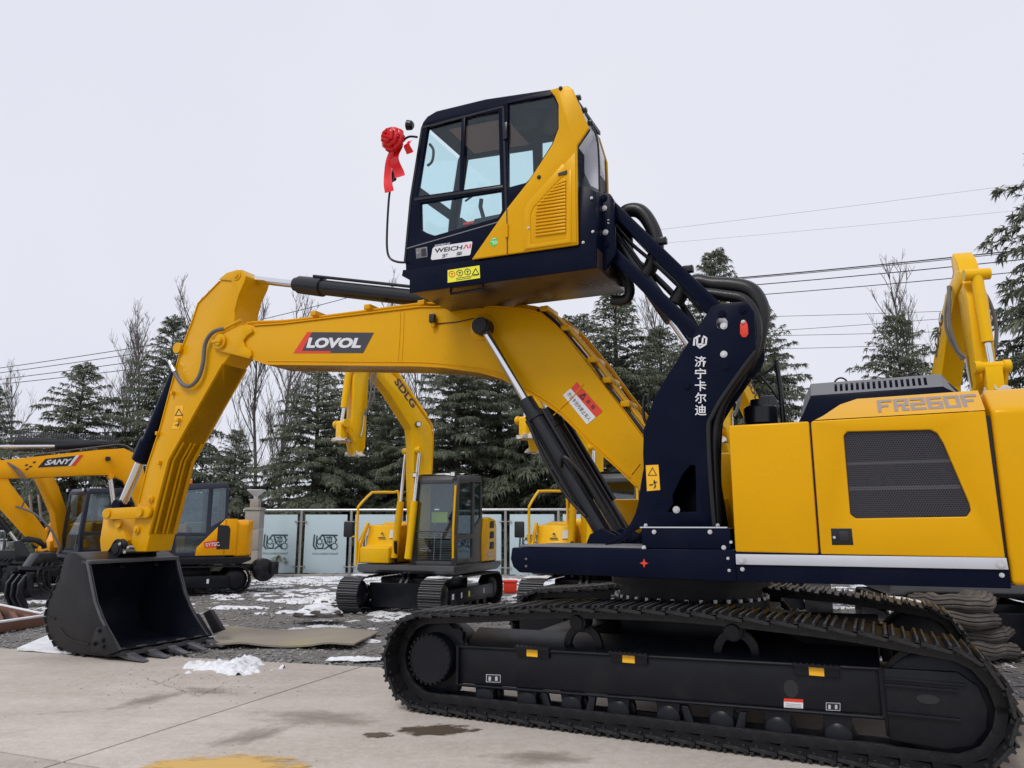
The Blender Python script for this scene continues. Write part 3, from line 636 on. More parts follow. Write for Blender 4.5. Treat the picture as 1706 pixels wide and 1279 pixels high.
# roof, front, rear, floor skins between the two sides
def skin(name, a, b_, th, m, y0=YF, y1=YN, bevel=0.006):
    (xa, za), (xb, zb) = M(a[0], a[1], YN), M(b_[0], b_[1], YN)
    d = Vector((xb - xa, zb - za)).normalized(); n_ = Vector((-d.y, d.x)) * th
    return MB().prism([(xa, za), (xb, zb), (xb + n_.x, zb + n_.y), (xa + n_.x, za + n_.y)], y0, y1).build(name, m, cb, bevel=bevel)
roof = T(YN, [(705, 203), (712, 194), (727, 185), (809, 165), (916, 149), (940, 146), (953, 151)])
rin = [(x_ + (0.03 if i < 2 else 0) * -1, z_ - 0.05) for i, (x_, z_) in enumerate(roof)]
MB().prism(roof + list(reversed(rin)), YF + 0.05, YN - 0.05).build('roof', 'navy', cb, bevel=0.006)
hx0, hz0 = M(735, 200, YN); hx1, hz1 = M(832, 180, YN)
MB().prism([(hx0, hz0 - 0.02), (hx1, hz1 - 0.03), (hx1, hz1 - 0.04), (hx0, hz0 - 0.03)], YF + 0.16, YN - 0.16).build('roof_hatch', 'hatch_red', cb)
fp = T(YN, [(676, 450), (675, 412), (685, 313), (701, 213), (705, 203)])
fin = [(x_ - 0.05, z_) for x_, z_ in fp]
for y0, y1 in ((YN - 0.10, YN - 0.05), (YF + 0.05, YF + 0.10)): MB().prism(fp + list(reversed(fin)), y0, y1).build('front_pillar', 'navy', cb, bevel=0.006)
fl = T(YN, [(676, 450), (675, 414)]); MB().prism(fl + [(fl[1][0] - 0.05, fl[1][1]), (fl[0][0] - 0.05, fl[0][1])], YF + 0.10, YN - 0.10).build('front_panel', 'navy', cb, bevel=0.006)
gp = T(YN, [(675, 412), (685, 313), (701, 213)]); MB().prism([(a - 0.015, b_) for a, b_ in gp] + [(a - 0.022, b_) for a, b_ in reversed(gp)], YF + 0.10, YN - 0.10).build('windscreen', 'cab_glass', cb, smooth=False)
ph = T(YN, [(684, 320), (686, 306)]); MB().prism(ph + [(ph[1][0] - 0.035, ph[1][1]), (ph[0][0] - 0.035, ph[0][1])], YF + 0.10, YN - 0.10).build('windscreen_rail', 'navy', cb)
rp = T(YN, [(953, 151), (981, 213), (961, 242)]); rq = T(YN, [(946, 154), (960, 200), (961, 242)])
A_ = [(x_, YN - 0.05, z_) for x_, z_ in rp] + [(x_ + 0.04, YN - 0.05, z_) for x_, z_ in reversed(rp)]; B_ = [(x_, YF + 0.05, z_) for x_, z_ in rq] + [(x_ + 0.04, YF + 0.05, z_) for x_, z_ in reversed(rq)]
MB().loft(A_, B_).build('rear_window', 'sky_white_pane', cb, bevel=0.004)  # glass drawn opaque, its reflected sky painted as a pale base colour
rr = T(YN, [(961, 242), (963, 407)]); MB().prism(rr + [(a + 0.04, b_) for a, b_ in reversed(rr)], YF + 0.05, YN - 0.05).build('rear_wall', 'navy', cb, bevel=0.004)
ff = T(YN, [(676, 450), (963, 407)]); MB().prism(ff + [(a, b_ + 0.05) for a, b_ in reversed(ff)], YF + 0.05, YN - 0.05).build('floor', 'black_paint', cb)
# yellow side fairing and its ribbed vent door
yel = [(915, 149), (930, 145), (945, 142), (954, 148), (981, 213), (961, 242), (963, 407), (785, 432), (844, 347), (881, 300), (920, 240), (930, 213), (930, 174), (924, 160)]
MB().prism(T(YN + 0.03, yel), YN, YN + 0.03).build('side_fairing', 'yellow', cb, bevel=0.012, seg=3)
MB().prism(T(YN + 0.03, yel[:2] + [(946, 154), (960, 200)] + yel[5:]), YF - 0.03, YF).build('side_fairing', 'yellow', cb, bevel=0.012, seg=3)
vy = YN + 0.03
vent = [(873, 350), (958, 254), (961, 404), (873, 417)]
MB().prism(T(vy, vent), vy, vy + 0.008).build('vent_door', 'yellow', cb, bevel=0.006)
ridge = T(vy + 0.008, [(874, 348), (880, 336), (938, 272), (945, 285), (890, 344), (884, 356), (884, 408), (944, 398), (945, 285), (952, 282), (952, 404), (875, 415)])
MB().prism(ridge, vy + 0.006, vy + 0.014).build('vent_rim', 'yellow', cb, bevel=0.004)
for k in range(16):
    yy = 303 + 5.7 * k; xl = max(893.0, 926 - (yy - 303) * 0.95) if yy < 345 else 892 - (yy - 345) * 0.03
    MB().prism(T(vy + 0.016, [(xl, yy + 2), (942, yy - 5), (943, yy - 1.5), (xl + 1, yy + 5.2)]), vy + 0.006, vy + 0.024).build('vent_slat', 'yellow', cb, bevel=0.004)
MB().prism(T(vy + 0.01, [(930, 289), (945, 284), (945, 289), (931, 294)]), vy + 0.01, vy + 0.02).build('vent_handle', 'print_black', cb)
bar(vy + 0.006, (844, 348), (845, 423), 1.2, 0.004, 'print_black', cb, 'door_gap', 0)
MB().cyl((M(845, 374, vy)[0], vy + 0.012, M(845, 374, vy)[1]), (M(845, 396, vy)[0], vy + 0.012, M(845, 396, vy)[1]), 0.014, 10).build('door_hinge', 'yellow', cb)
bolts(cb, vy, [(898, 295), (934, 147)], 0.02, 'print_black'); bolts(cb, vy + 0.008, [(881, 380)], 0.014)
cx, cz = M(823, 403, vy); MB().prism([(cx + 0.042 * math.cos(a), cz + 0.045 * math.sin(a)) for a in [2 * math.pi * i / 20 for i in range(20)]], vy, vy + 0.002).build('sticker', 'green', cb, label='round green sticker on the yellow cab side')
strokes(vy + 0.002, [((818, 403), (822, 401)), ((822, 401), (822, 407)), ((825, 401), (825, 407)), ((828, 401), (828, 406)), ((820, 398), (826, 397))], 1.2, 'white_paint', cb, 'printed_mark')
# maker's plates
plq = [(724, 411), (786, 402), (787, 404), (784, 423), (782, 425), (720, 433), (718, 431), (721, 414)]
sticker(YN + 0.002, plq, 'white_paint', cb, 'white engine maker sticker with dark and red lettering')
YS = YN + 0.006
lettering('WEICH', T3(YS, [(724, 421.5), (769, 415.5), (771, 408), (724, 414)]), 'print_black', cb, bold=0.03)
lettering('ΛI', T3(YS, [(771, 415), (784, 413), (785, 405.5), (772, 407.5)]), 'red', cb, bold=0.03)
lettering('POWERED BY', T3(YS, [(724.5, 411), (750, 407), (750.5, 403.5), (725, 407.5)]), 'white_paint', cb, bold=0.01)
lettering('潍', T3(YS, [(736, 430), (746, 428.5), (747, 421.5), (736.5, 423)]), 'print_black', cb, bold=0.015)
lettering('柴', T3(YS, [(760, 426.5), (770, 425), (770.5, 418), (760.5, 419.5)]), 'print_black', cb, bold=0.015)
# platform under the cab
pf = empty('cab_platform', EX)
xb0, zb0 = M(682, 488, YN); xb1, zb1 = M(993, 445, YN)
side = T(YN, [(669, 459), (671, 449), (676, 449), (785, 432), (963, 408), (964, 310), (974, 309), (993, 319), (993, 445), (682, 488), (682, 466)])
MB().prism(side, YN - 0.03, YN - 0.002).build('platform_side', 'navy', pf, bevel=0.004)
MB().prism(T(YN, [(676, 452), (963, 410), (993, 410), (993, 443), (684, 486)]), YF, YN - 0.03).build('platform_body', 'underside', pf, bevel=0.01)
MB().prism(T(YN, [(964, 310), (974, 309), (993, 319), (993, 410), (964, 410)]), YF, YN - 0.03).build('platform_back', 'navy', pf, bevel=0.006)
ear = T(1.12, [(1000, 320), (1016, 322), (1022, 332), (1025, 424), (1008, 447), (992, 445), (991, 319)])
for y0, y1 in ((1.06, 1.12), (0.50, 0.55)): MB().prism(ear, y0, y1).build('arm_bracket', 'navy', pf, bevel=0.008)
bolts(pf, 1.12, [(1007, 347), (1009, 387)], 0.028); bolts(pf, 1.12, [(1006, 330), (1010, 407)], 0.036, 'navy'); bolts(pf, YN - 0.002, [(986, 330), (988, 386), (972, 404)], 0.014)
bolts(pf, 1.12, [(1014, 367), (1014, 372)], 0.008)
# recess handle in the underside
xh0, xh1 = M(747, 478, 1.25)[0], M(801, 472, 1.25)[0]
MB().tube([(xh0, 1.20, zb0 - 0.0), (xh0, 1.20, zb0 - 0.04), (xh1, 1.20, zb0 - 0.04), (xh1, 1.20, zb0)], 0.014, 8).build('pull_handle', 'black_paint', pf)
sticker(YN, [(746, 450), (799, 442), (800, 463), (746, 471)], 'sticker_lemon', pf, 'lemon yellow strip of warning pictograms under the cab')
for k, cxp in enumerate((753, 766, 779)):
    cyp = 456.5 - k * 1.9; pts = [(cxp + 5 * math.cos(2 * math.pi * i / 12), cyp + 5 * math.sin(2 * math.pi * i / 12)) for i in range(12)]
    strokes(YN + 0.003, [(pts[i], pts[(i + 1) % 12]) for i in range(12)] + [((cxp - 2, cyp - 1), (cxp + 2, cyp - 1)), ((cxp, cyp - 2), (cxp, cyp + 3))], 1.1, 'red' if k == 0 else 'print_dark', pf, 'warning_symbol')
warn_triangle(YN + 0.003, 792.5, 452.5, 5.5, pf)
strokes(YN + 0.003, [((760, 463.5), (796, 458.0)), ((760, 466.3), (785, 462.5))], 0.9, 'print_dark', pf, 'printed_line')
# rear guard sheet behind the cab
MB().prism(T(1.10, [(970, 236), (984, 207), (996, 240), (998, 316), (984, 309), (970, 280)]), 1.09, 1.10).build('rear_guard', 'sky_white_pane', cb, smooth=False)
for y in (1.12, YF + 0.07): hose(y, [(984, 206), (996, 238), (999, 318)], 0.010, cb, 'black_paint', 'guard_bar')
for p in ((962, 163), (972, 184), (982, 205)): 
    x, z = M(p[0], p[1], 1.2); MB().box((x - 0.01, 1.2, z), (0.05, 0.05, 0.04)).build('roof_lamp', 'black_paint', cb, bevel=0.006)
MB().box((near[8][0] + 0.0, 1.2, near[8][1] + 0.02), (0.02, 0.02, 0.03)).build('roof_stud', 'black_paint', cb)
# cab interior
xs_, zs_ = M(800, 400, 0.85)
it = MB(); fz = M(820, 427, YN)[1] + 0.06
it.box((1.32, 0.86, fz + 0.28), (0.5, 0.46, 0.14)); it.box((1.32, 0.86, fz + 0.12), (0.36, 0.34, 0.22)); it.build('seat_base', 'dark_seat', cb, bevel=0.03)
MB().loft([(1.16, 0.64, fz + 0.34), (1.16, 1.08, fz + 0.34), (1.06, 1.08, fz + 0.34), (1.06, 0.64, fz + 0.34)], [(0.98, 0.66, fz + 1.0), (0.98, 1.06, fz + 1.0), (0.90, 1.06, fz + 1.0), (0.90, 0.66, fz + 1.0)]).build('seat_back', 'dark_seat', cb, bevel=0.03)
MB().box((0.93, 0.86, fz + 1.14), (0.09, 0.26, 0.18)).build('head_rest', 'dark_seat', cb, bevel=0.03)
for y in (0.58, 1.14):
    MB().box((1.50, y, fz + 0.36), (0.5, 0.12, 0.12)).build('arm_console', 'dark_seat', cb, bevel=0.02)
    MB().tube([(1.66, y, fz + 0.42), (1.70, y, fz + 0.56), (1.69, y, fz + 0.64)], 0.022, 8).build('joystick', 'print_black', cb)
MB().box((1.78, 1.14, fz + 0.40), (0.22, 0.05, 0.035)).build('safety_lever', 'red', cb, bevel=0.008)
for y in (0.76, 0.92): MB().tube([(2.05, y, fz + 0.02), (1.98, y, fz + 0.34), (1.92, y, fz + 0.46)], 0.014, 8).build('travel_lever', 'grey_plastic', cb)
MB().box((2.22, 0.58, fz + 0.62), (0.05, 0.16, 0.22)).build('monitor', 'print_black', cb, bevel=0.01)
MB().tube([(2.36, 0.56, fz), (2.28, 0.56, fz + 0.7)], 0.02, 6).build('monitor_post', 'print_black', cb)
for y in (YF + 0.07,): hose(y, [(775, 335), (800, 318), (822, 312)], 0.012, cb, 'print_black', 'inner_rail')
hose(YN - 0.09, [(716, 240), (722, 250), (720, 268), (712, 276)], 0.014, cb, 'print_black', 'grab_handle')
# mirror arm and red ceremonial rosette
ma = empty('mirror_arm', EX)
hose(1.32, [(676, 437), (662, 436), (650, 430), (645, 415), (645, 380), (648, 330), (652, 305)], 0.012, ma, 'black_paint', 'mirror_tube')
hose(1.32, [(652, 305), (658, 270), (668, 240), (680, 228), (695, 228)], 0.012, ma, 'black_paint', 'mirror_tube')
x, z = M(652, 278, 1.32); MB().loft([(x + 0.05, 1.26, z - 0.14), (x - 0.05, 1.32, z - 0.16), (x - 0.06, 1.30, z - 0.16), (x + 0.04, 1.24, z - 0.14)], [(x + 0.03, 1.26, z + 0.14), (x - 0.07, 1.32, z + 0.12), (x - 0.08, 1.30, z + 0.12), (x + 0.02, 1.24, z + 0.14)]).build('mirror_head', 'black_paint', ma, bevel=0.01)
x, z = M(691, 208, 1.25); MB().lathe((x + 0.02, 1.25, z), (1, 0.2, 0.2), [(0, 0.03), (0.02, 0.05), (0.07, 0.055)], 16).build('work_lamp', 'black_paint', ma)
# ---- boom
YB, HB = 0.30, 0.21
bm_ = empty('boom', EX); yn = YB + HB; yf = YB - HB
boom_pts = [(357, 572), (372, 560), (392, 543), (405, 538), (424, 543), (470, 540), (560, 529), (650, 518), (700, 512), (757, 512), (830, 512), (880, 517), (905, 524), (925, 541), (942, 558), (985, 609), (1012, 648), (1040, 684), (1072, 727), (1105, 775), (1115, 830), (1095, 850), (1060, 812), (1030, 782), (985, 742), (935, 692), (890, 661), (862, 645), (836, 631), (800, 621), (740, 613), (690, 610.5), (560, 609), (446, 608), (420, 598), (395, 592), (369, 586), (358, 580)]
core = T(yn, boom_pts)
MB().prism(core, yf, yn).build('boom_box', 'yellow', bm_, bevel=0.012, seg=3)
# side plates a little proud, weld seams
nose = [(357, 572), (372, 560), (385, 549), (404, 541), (421, 547), (424, 553), (414, 560), (408, 568), (411, 578), (420, 584), (422, 592), (418, 598), (395, 592), (369, 586), (358, 580)]
MB().prism(T(yn, nose), yn, yn + 0.035).build('boom_nose_plate', 'yellow', bm_, bevel=0.008); MB().prism(T(yn, nose), yf - 0.035, yf).build('boom_nose_plate', 'yellow', bm_, bevel=0.008)
x, z = M(372, 570, yn)
MB().lathe((x, yn + 0.035, z), (0, 1, 0), [(0, 0.10), (0.03, 0.10), (0.035, 0.06), (0.06, 0.055)], 24).build('stick_pin', 'yellow', bm_)
MB().box((x + 0.02, yn + 0.09, z), (0.16, 0.03, 0.045)).build('pin_lock', 'yellow', bm_, bevel=0.006)
hose(yn + 0.004, [(922, 692), (938, 676), (952, 664), (972, 640)], 0.006, bm_, 'yellow', 'weld_seam'); hose(yn + 0.004, [(1052, 790), (1066, 772)], 0.006, bm_, 'yellow', 'weld_seam')
hose(yn + 0.003, [(446, 601), (560, 602), (690, 603), (740, 606), (800, 614), (836, 624), (862, 638), (890, 654), (935, 685), (985, 735), (1050, 795)], 0.007, bm_, 'yellow', 'weld_seam')
# projecting flange plates top and bottom catch the light
def flange(name, pts, up, y0, y1, parent, yref, th=0.016):
    e_ = T(yref, pts); MB().prism(e_ + [(a + up[0] * th, b_ + up[1] * th) for a, b_ in reversed(e_)], y0, y1).build(name, 'yellow', parent, bevel=0.004)
flange('bottom_flange', [(424, 600), (446, 608), (560, 609), (690, 610.5), (740, 613), (800, 621), (836, 631), (862, 645), (890, 661), (935, 692), (985, 742), (1030, 782), (1060, 812)], (0.1, 1), yf - 0.022, yn + 0.022, bm_, yn)
flange('top_flange', [(424, 543), (470, 540), (560, 529), (650, 518), (700, 512), (757, 512), (830, 512), (880, 517), (905, 524), (925, 541), (942, 558), (985, 609), (1012, 648), (1040, 684), (1072, 727)], (0.3, 1), yf - 0.018, yn + 0.018, bm_, yn)
for px in (667, 673): hose(yn + 0.002, [(px, 520), (px - 1, 560), (px - 4, 604)], 0.004, bm_, 'yellow', 'weld_seam')
# hard pipes along the top
for k, (dy, dz) in enumerate(((0.12, 0.05), (0.04, 0.05), (-0.06, 0.05))):
    pts = [(402, 536), (425, 533), (470, 531), (560, 520), (650, 508), (700, 502), (760, 501), (835, 503), (884, 508), (912, 517), (933, 537), (950, 555), (993, 606), (1020, 645), (1048, 680), (1082, 724)]
    P3 = [(M(a, b_, yn)[0], YB + dy, M(a, b_, yn)[1]) for a, b_ in pts]
    MB().tube(smooth_path(P3, 3), 0.017, 8).build('hydraulic_pipe', 'yellow', bm_)
for px, py in ((520, 521), (610, 510), (700, 503), (905, 513), (940, 545), (985, 598), (1010, 632), (1040, 672)):
    x, z = M(px, py, yn); MB().box((x, YB + 0.05, z), (0.09, 0.30, 0.06)).build('pipe_clamp', 'yellow', bm_, bevel=0.008)
hose(YB + 0.17, [(896, 516), (925, 535), (960, 575), (990, 612), (1016, 648), (1045, 685), (1080, 730)], 0.02, bm_, 'rubber'); hose(YB + 0.0, [(896, 518), (925, 537), (960, 577), (990, 614), (1016, 650), (1045, 687), (1080, 732)], 0.02, bm_, 'rubber')
MB().prism(T(yn, [(890, 512), (912, 519), (935, 538), (952, 556), (995, 607), (1023, 646), (1050, 682), (1085, 727), (1090, 722), (1056, 678), (1028, 642), (999, 602), (957, 551), (939, 533), (915, 514), (893, 508)]), yf - 0.02, yf + 0.0).build('pipe_guard', 'yellow', bm_, bevel=0.004)
# boom lamp
x, z = M(720, 530, yn + 0.06); MB().box((x, yn + 0.05, z), (0.07, 0.06, 0.10)).build('boom_lamp', 'print_black', bm_, bevel=0.012); MB().box((x, yn + 0.03, z - 0.07), (0.05, 0.05, 0.05)).build('lamp_bracket', 'yellow', bm_, bevel=0.006)
hose(yn + 0.006, [(724, 540), (740, 538), (762, 536), (790, 530)], 0.006, bm_, 'rubber', 'lamp_cable')
# maker's name and hazard sign
sticker(yn + 0.001, [(512, 553), (623, 554), (605, 588), (489, 588)], 'print_dark', bm_, 'dark parallelogram nameplate with white lettering on the boom', th=0.002)
sticker(yn + 0.003, [(512, 553), (520, 553), (503, 584.5), (551, 584.5), (551, 588.2), (489, 588.2)], 'red', bm_, th=0.001)
lettering('LOVOL', T3(yn + 0.005, [(510, 579.5), (600, 579.5), (606, 562.5), (515, 562)]), 'white_paint', bm_, bold=0.055)
sticker(yn + 0.001, [(961, 636), (1004, 685), (992.5, 695), (951, 647)], 'red', bm_, 'slanted red and white warning sign on the boom')
sticker(yn + 0.001, [(951, 647), (992.5, 695), (978, 707), (938, 658)], 'white_paint', bm_)
def along_quad(a, b_, h0, h1, off, t0, t1):
    """slanted cell between points a and b_ (photo), offset sideways"""
    d = Vector((b_[0] - a[0], b_[1] - a[1])); L_ = d.length; d /= L_; n_ = Vector((d.y, -d.x))
    f = lambda t, h: (a[0] + d.x * L_ * t + n_.x * h, a[1] + d.y * L_ * t + n_.y * h)
    return [f(t0, h0), f(t1, h0), f(t1, h1), f(t0, h1)]
for i, ch in enumerate('作业半径内禁止站人'):
    lettering(ch, T3(yn + 0.005, along_quad((938, 658), (978, 707), 5.0, 12.5, 0, 0.05 + i * 0.102, 0.05 + i * 0.102 + 0.085)), 'print_black', bm_, bold=0.01)
for i, ch in enumerate('▲危险'):
    lettering(ch if i else '!', T3(yn + 0.005, along_quad((951, 647), (992.5, 695), 4.0, 11.5, 0, 0.32 + i * 0.19, 0.32 + i * 0.19 + (0.11 if i else 0.05))), 'print_black', bm_, bold=0.02)
q = along_quad((951, 647), (992.5, 695), 3.0, 12.5, 0, 0.29, 0.43); strokes(yn + 0.004, [(q[0], q[1]), (q[1], ((q[2][0] + q[3][0]) / 2, (q[2][1] + q[3][1]) / 2)), (((q[2][0] + q[3][0]) / 2, (q[2][1] + q[3][1]) / 2), q[0])], 1.6, 'print_black', bm_, 'warning_symbol')
# hoist cylinders
for y, dpx in ((YB + HB + 0.12, (0, 0)), (YB - HB - 0.06, (0, 0))):
    hc = empty('hoist_cylinder', EX); y0 = YB + HB + 0.12
    a = Vector((M(805, 545, y0)[0], y, M(805, 545, y0)[1])); b_ = Vector((M(1008, 892, y0)[0], y, M(1008, 892, y0)[1])); mid = Vector((M(878, 672, y0)[0], y, M(878, 672, y0)[1]))
    mid = a + (b_ - a) * ((mid - a).length / (b_ - a).length); d = (b_ - a).normalized()
    MB().cyl(a, mid + d * 0.1, 0.045, 24).build('piston_rod', 'chrome', hc)
    MB().lathe(mid, d, [(-0.04, 0.05), (-0.035, 0.078), (0.12, 0.082), (0.13, 0.098), (0.20, 0.098), (0.205, 0.082), ((b_ - mid).length, 0.082)], 28).build('cylinder_barrel', 'black_paint', hc)
    MB().lathe((a.x, y - 0.07, a.z), (0, 1, 0), [(0, 0.095), (0.14, 0.095), (0.15, 0.085), (0.17, 0.085), (0.17, 0.05)], 24).build('rod_eye', 'track_metal', hc)
    for off in (0.10, -0.10):
        u_ = Vector((-d.z, 0, d.x)) * off
        MB().tube([mid + d * 0.15 + u_, mid + d * 0.5 + u_, b_ - d * 0.35 + u_], 0.022, 8).build('cylinder_pipe', 'black_paint', hc)
    sg = 1
    if y < YB: continue
    MB().tube(smooth_path([b_ - d * 0.75 + Vector((0.02, 0.1 * sg, 0)), b_ - d * 0.8 + Vector((-0.06, 0.13 * sg, 0.05)), b_ - d * 0.6 + Vector((-0.14, 0.12 * sg, 0.05)), b_ - d * 0.2 + Vector((-0.16, 0.1 * sg, 0.02))]), 0.022, 8).build('cylinder_hose', 'rubber', hc)
    MB().tube(smooth_path([mid + d * 0.2 + Vector((0.06, 0.09 * sg, -0.03)), mid + d * 0.6 + Vector((0.10, 0.09 * sg, -0.05)), mid + d * 1.0 + Vector((0.10, 0.08 * sg, -0.05)), mid + d * 1.3 + Vector((0.04, 0.08 * sg, -0.02))]), 0.018, 8).build('cylinder_hose', 'rubber', hc)
MB().lathe((M(805, 545, yn)[0], yn, M(805, 545, yn)[1]), (0, 1, 0), [(0, 0.15), (0.012, 0.15), (0.03, 0.11), (0.06, 0.105)], 28).build('cylinder_boss', 'yellow', bm_)
# foot bracket of the cylinders and boom
for y in (0.72, 0.54, -0.06, 0.12): MB().prism([(0.80, 1.36), (0.74, 1.50), (0.62, 1.56), (0.50, 1.50), (0.42, 1.36)], y - 0.02, y + 0.02).build('cylinder_foot_lug', 'navy', EX, bevel=0.006)
for y in (0.56, 0.04): MB().prism([(0.12, 1.36), (0.04, 2.0), (-0.15, 2.1), (-0.35, 2.0), (-0.42, 1.36)], y - 0.02, y + 0.02).build('boom_foot_lug', 'navy', EX, bevel=0.006)
# arm cylinder on top of the boom
ac = empty('arm_cylinder', EX)
a = Vector((M(410, 464, YB)[0], YB, M(410, 464, YB)[1])); e = Vector((M(700, 497, YB)[0], YB, M(700, 497, YB)[1])); mid = Vector((M(497, 474, YB)[0], YB, M(497, 474, YB)[1])); d = (e - a).normalized()
mid = a + d * (mid - a).length; e = e + d * 0.75
MB().cyl(a, mid + d * 0.1, 0.05, 24).build('piston_rod', 'chrome', ac)
MB().lathe(mid, d, [(-0.05, 0.055), (-0.045, 0.09), (0.02, 0.095), (0.03, 0.115), (0.42, 0.12), (0.43, 0.098), ((e - mid).length, 0.098)], 28).build('cylinder_barrel', 'black_paint', ac)
MB().lathe((a.x, YB - 0.1, a.z), (0, 1, 0), [(0, 0.09), (0.2, 0.09)], 24).build('rod_eye', 'black_paint', ac)
MB().tube([mid + d * 0.3 + Vector((0, 0.05, 0.125)), e + Vector((0, 0.05, 0.12))], 0.02, 8).build('cylinder_pipe', 'black_paint', ac)
MB().prism([(e.x - 0.2, e.z - 0.35), (e.x + 0.35, e.z - 0.28), (e.x + 0.12, e.z + 0.10), (e.x - 0.08, e.z + 0.10)], YB - 0.12, YB + 0.12).build('cylinder_lug', 'yellow', ac, bevel=0.01)
# ---- stick
sk = empty('stick', EX); sy = YB + 0.20; sf = YB - 0.20
stick = [(404, 450), (396, 450), (379, 455), (369, 464), (330, 504), (318, 540), (300, 586), (267, 711), (246, 774), (228, 840), (218, 880), (216, 905), (224, 919), (246, 919), (262, 890), (283, 760), (332, 674), (372, 606), (384, 590), (390, 560), (391, 522), (399, 492), (409, 470), (412, 460)]
stick = [(404, 450), (396, 450), (379, 455), (369, 464), (330, 504), (318, 540), (300, 586), (267, 711), (246, 774), (230, 838), (222, 880), (218, 903), (226, 919), (243, 919), (250, 890), (282, 766), (332, 676), (372, 606), (384, 590), (390, 560), (391, 522), (399, 492), (409, 470), (412, 460)]
MB().prism(T(sy, stick), sf, sy).build('stick_box', 'yellow', sk, bevel=0.012, seg=3)
for yy in (sf + 0.05, YB - 0.03, YB + 0.03, sy - 0.05):
    e_ = T(sy, [(252, 888), (283, 766), (300, 735)]); MB().prism(e_ + [(a - 0.02, b_ - 0.008) for a, b_ in reversed(e_)], yy - 0.012, yy + 0.012).build('wear_strip', 'yellow', sk, bevel=0.003)
flange('rear_flange', [(250, 890), (282, 766), (332, 676), (372, 606)], (1, 0.4), sf - 0.02, sy + 0.02, sk, sy)
flange('front_flange', [(366, 468), (330, 505), (318, 541), (300, 587), (267, 712), (246, 775), (231, 838)], (-1, -0.2), sf - 0.015, sy + 0.015, sk, sy)
top = [(404, 450), (396, 450), (379, 455), (366, 466), (387, 468), (391, 480), (392, 520), (399, 492), (409, 470), (412, 460)]
MB().prism(T(sy, top), sy, sy + 0.02).build('stick_top_plate', 'yellow', sk, bevel=0.006)
for p, r_ in (((397, 459), 0.07), ((253, 831), 0.05), ((230, 882), 0.05)):
    x, z = M(p[0], p[1], sy); MB().lathe((x, sy, z), (0, 1, 0), [(0, r_), (0.03, r_), (0.035, r_ * 0.55), (0.05, r_ * 0.5)], 20).build('pin_boss', 'yellow', sk)
for p in ((290, 655), (265, 722), (268, 771), (300, 700)):
    x, z = M(p[0], p[1], sy); MB().box((x, sy + 0.025, z), (0.04, 0.05, 0.05)).build('mounting_block', 'yellow', sk, bevel=0.006)
x, z = M(302, 580, sy); MB().cyl((x + 0.03, sf - 0.03, z), (x + 0.03, sy + 0.05, z), 0.075).build('cylinder_pivot', 'yellow', sk)
sticker(sy + 0.001, [(293, 676), (306, 675), (303, 700), (290, 701)], 'sticker_orange', sk, 'orange warning sticker on the stick'); sticker(sy + 0.001, [(289, 703), (302, 702), (299, 714), (286, 715)], 'sticker_orange', sk)
warn_triangle(sy + 0.005, 298, 687, 6, sk); strokes(sy + 0.005, [((292, 708), (298, 707)), ((298, 704), (296, 711))], 1.6, 'print_black', sk, 'warning_symbol')
hose(sy + 0.06, [(374, 547), (355, 553), (342, 572), (338, 605), (330, 630), (316, 643), (302, 638), (292, 622), (286, 606)], 0.026, sk, 'hose_grey'); hose(sy + 0.06, [(402, 533), (388, 540), (372, 548)], 0.02, sk, 'yellow', 'hydraulic_pipe')
MB().cyl((M(283, 602, sy + 0.06)[0], sy + 0.06, M(283, 602, sy + 0.06)[1]), (M(291, 619, sy + 0.06)[0], sy + 0.06, M(291, 619, sy + 0.06)[1]), 0.028).build('hose_fitting', 'chrome', sk)
# bucket cylinder
bc = empty('bucket_cylinder', EX)
p3 = lambda px, py: Vector((M(px, py, YB)[0], YB, M(px, py, YB)[1]))
a, mid, e = p3(310, 590), p3(232, 765), p3(203, 842); d = (e - a).normalized(); mid = a + d * (mid - a).length
MB().lathe(a, d, [(0, 0.06), (0.05, 0.098), ((mid - a).length - 0.3, 0.098), ((mid - a).length - 0.29, 0.125), ((mid - a).length, 0.125), ((mid - a).length + 0.03, 0.07)], 28).build('cylinder_barrel', 'navy', bc)
MB().cyl(mid, e, 0.062, 24).build('piston_rod', 'chrome', bc)
MB().lathe((e.x, YB - 0.1, e.z), (0, 1, 0), [(0, 0.08), (0.2, 0.08)], 24).build('rod_eye', 'navy', bc)
# bucket linkage
lk = empty('bucket_linkage', EX)
def link(y, a, b_, wa, th, name='side_link'):
    (xa, za), (xb, zb) = M(a[0], a[1], y), M(b_[0], b_[1], y); d = Vector((xb - xa, 0, zb - za)); L_ = d.length; d /= L_
    ang = math.atan2(d.z, d.x); poly = [(xa + wa * math.cos(ang + t), za + wa * math.sin(ang + t)) for t in [math.pi / 2 + math.pi * i / 8 for i in range(9)]] + [(xb + wa * math.cos(ang + t), zb + wa * math.sin(ang + t)) for t in [-math.pi / 2 + math.pi * i / 8 for i in range(9)]]
    return MB().prism(poly, y - th, y).build(name, 'yellow', lk, bevel=0.008)
for y in (sy + 0.07, sf - 0.02): link(y, (176, 856), (243, 853), 0.075, 0.05)
x0, z0 = M(181, 855, sy + 0.06); MB().cyl((x0, sf - 0.08, z0), (x0, sy + 0.09, z0), 0.06).build('link_pin', 'yellow', lk)
x1, z1 = M(242, 853, sy); MB().cyl((x1, sf - 0.08, z1), (x1, sy + 0.10, z1), 0.06).build('link_pin', 'yellow', lk)
MB().prism(T(sy - 0.02, [(172, 862), (195, 862), (212, 900), (208, 918), (168, 921), (166, 900)]), sf + 0.02, sy - 0.02).build('bucket_link', 'yellow', lk, bevel=0.012)
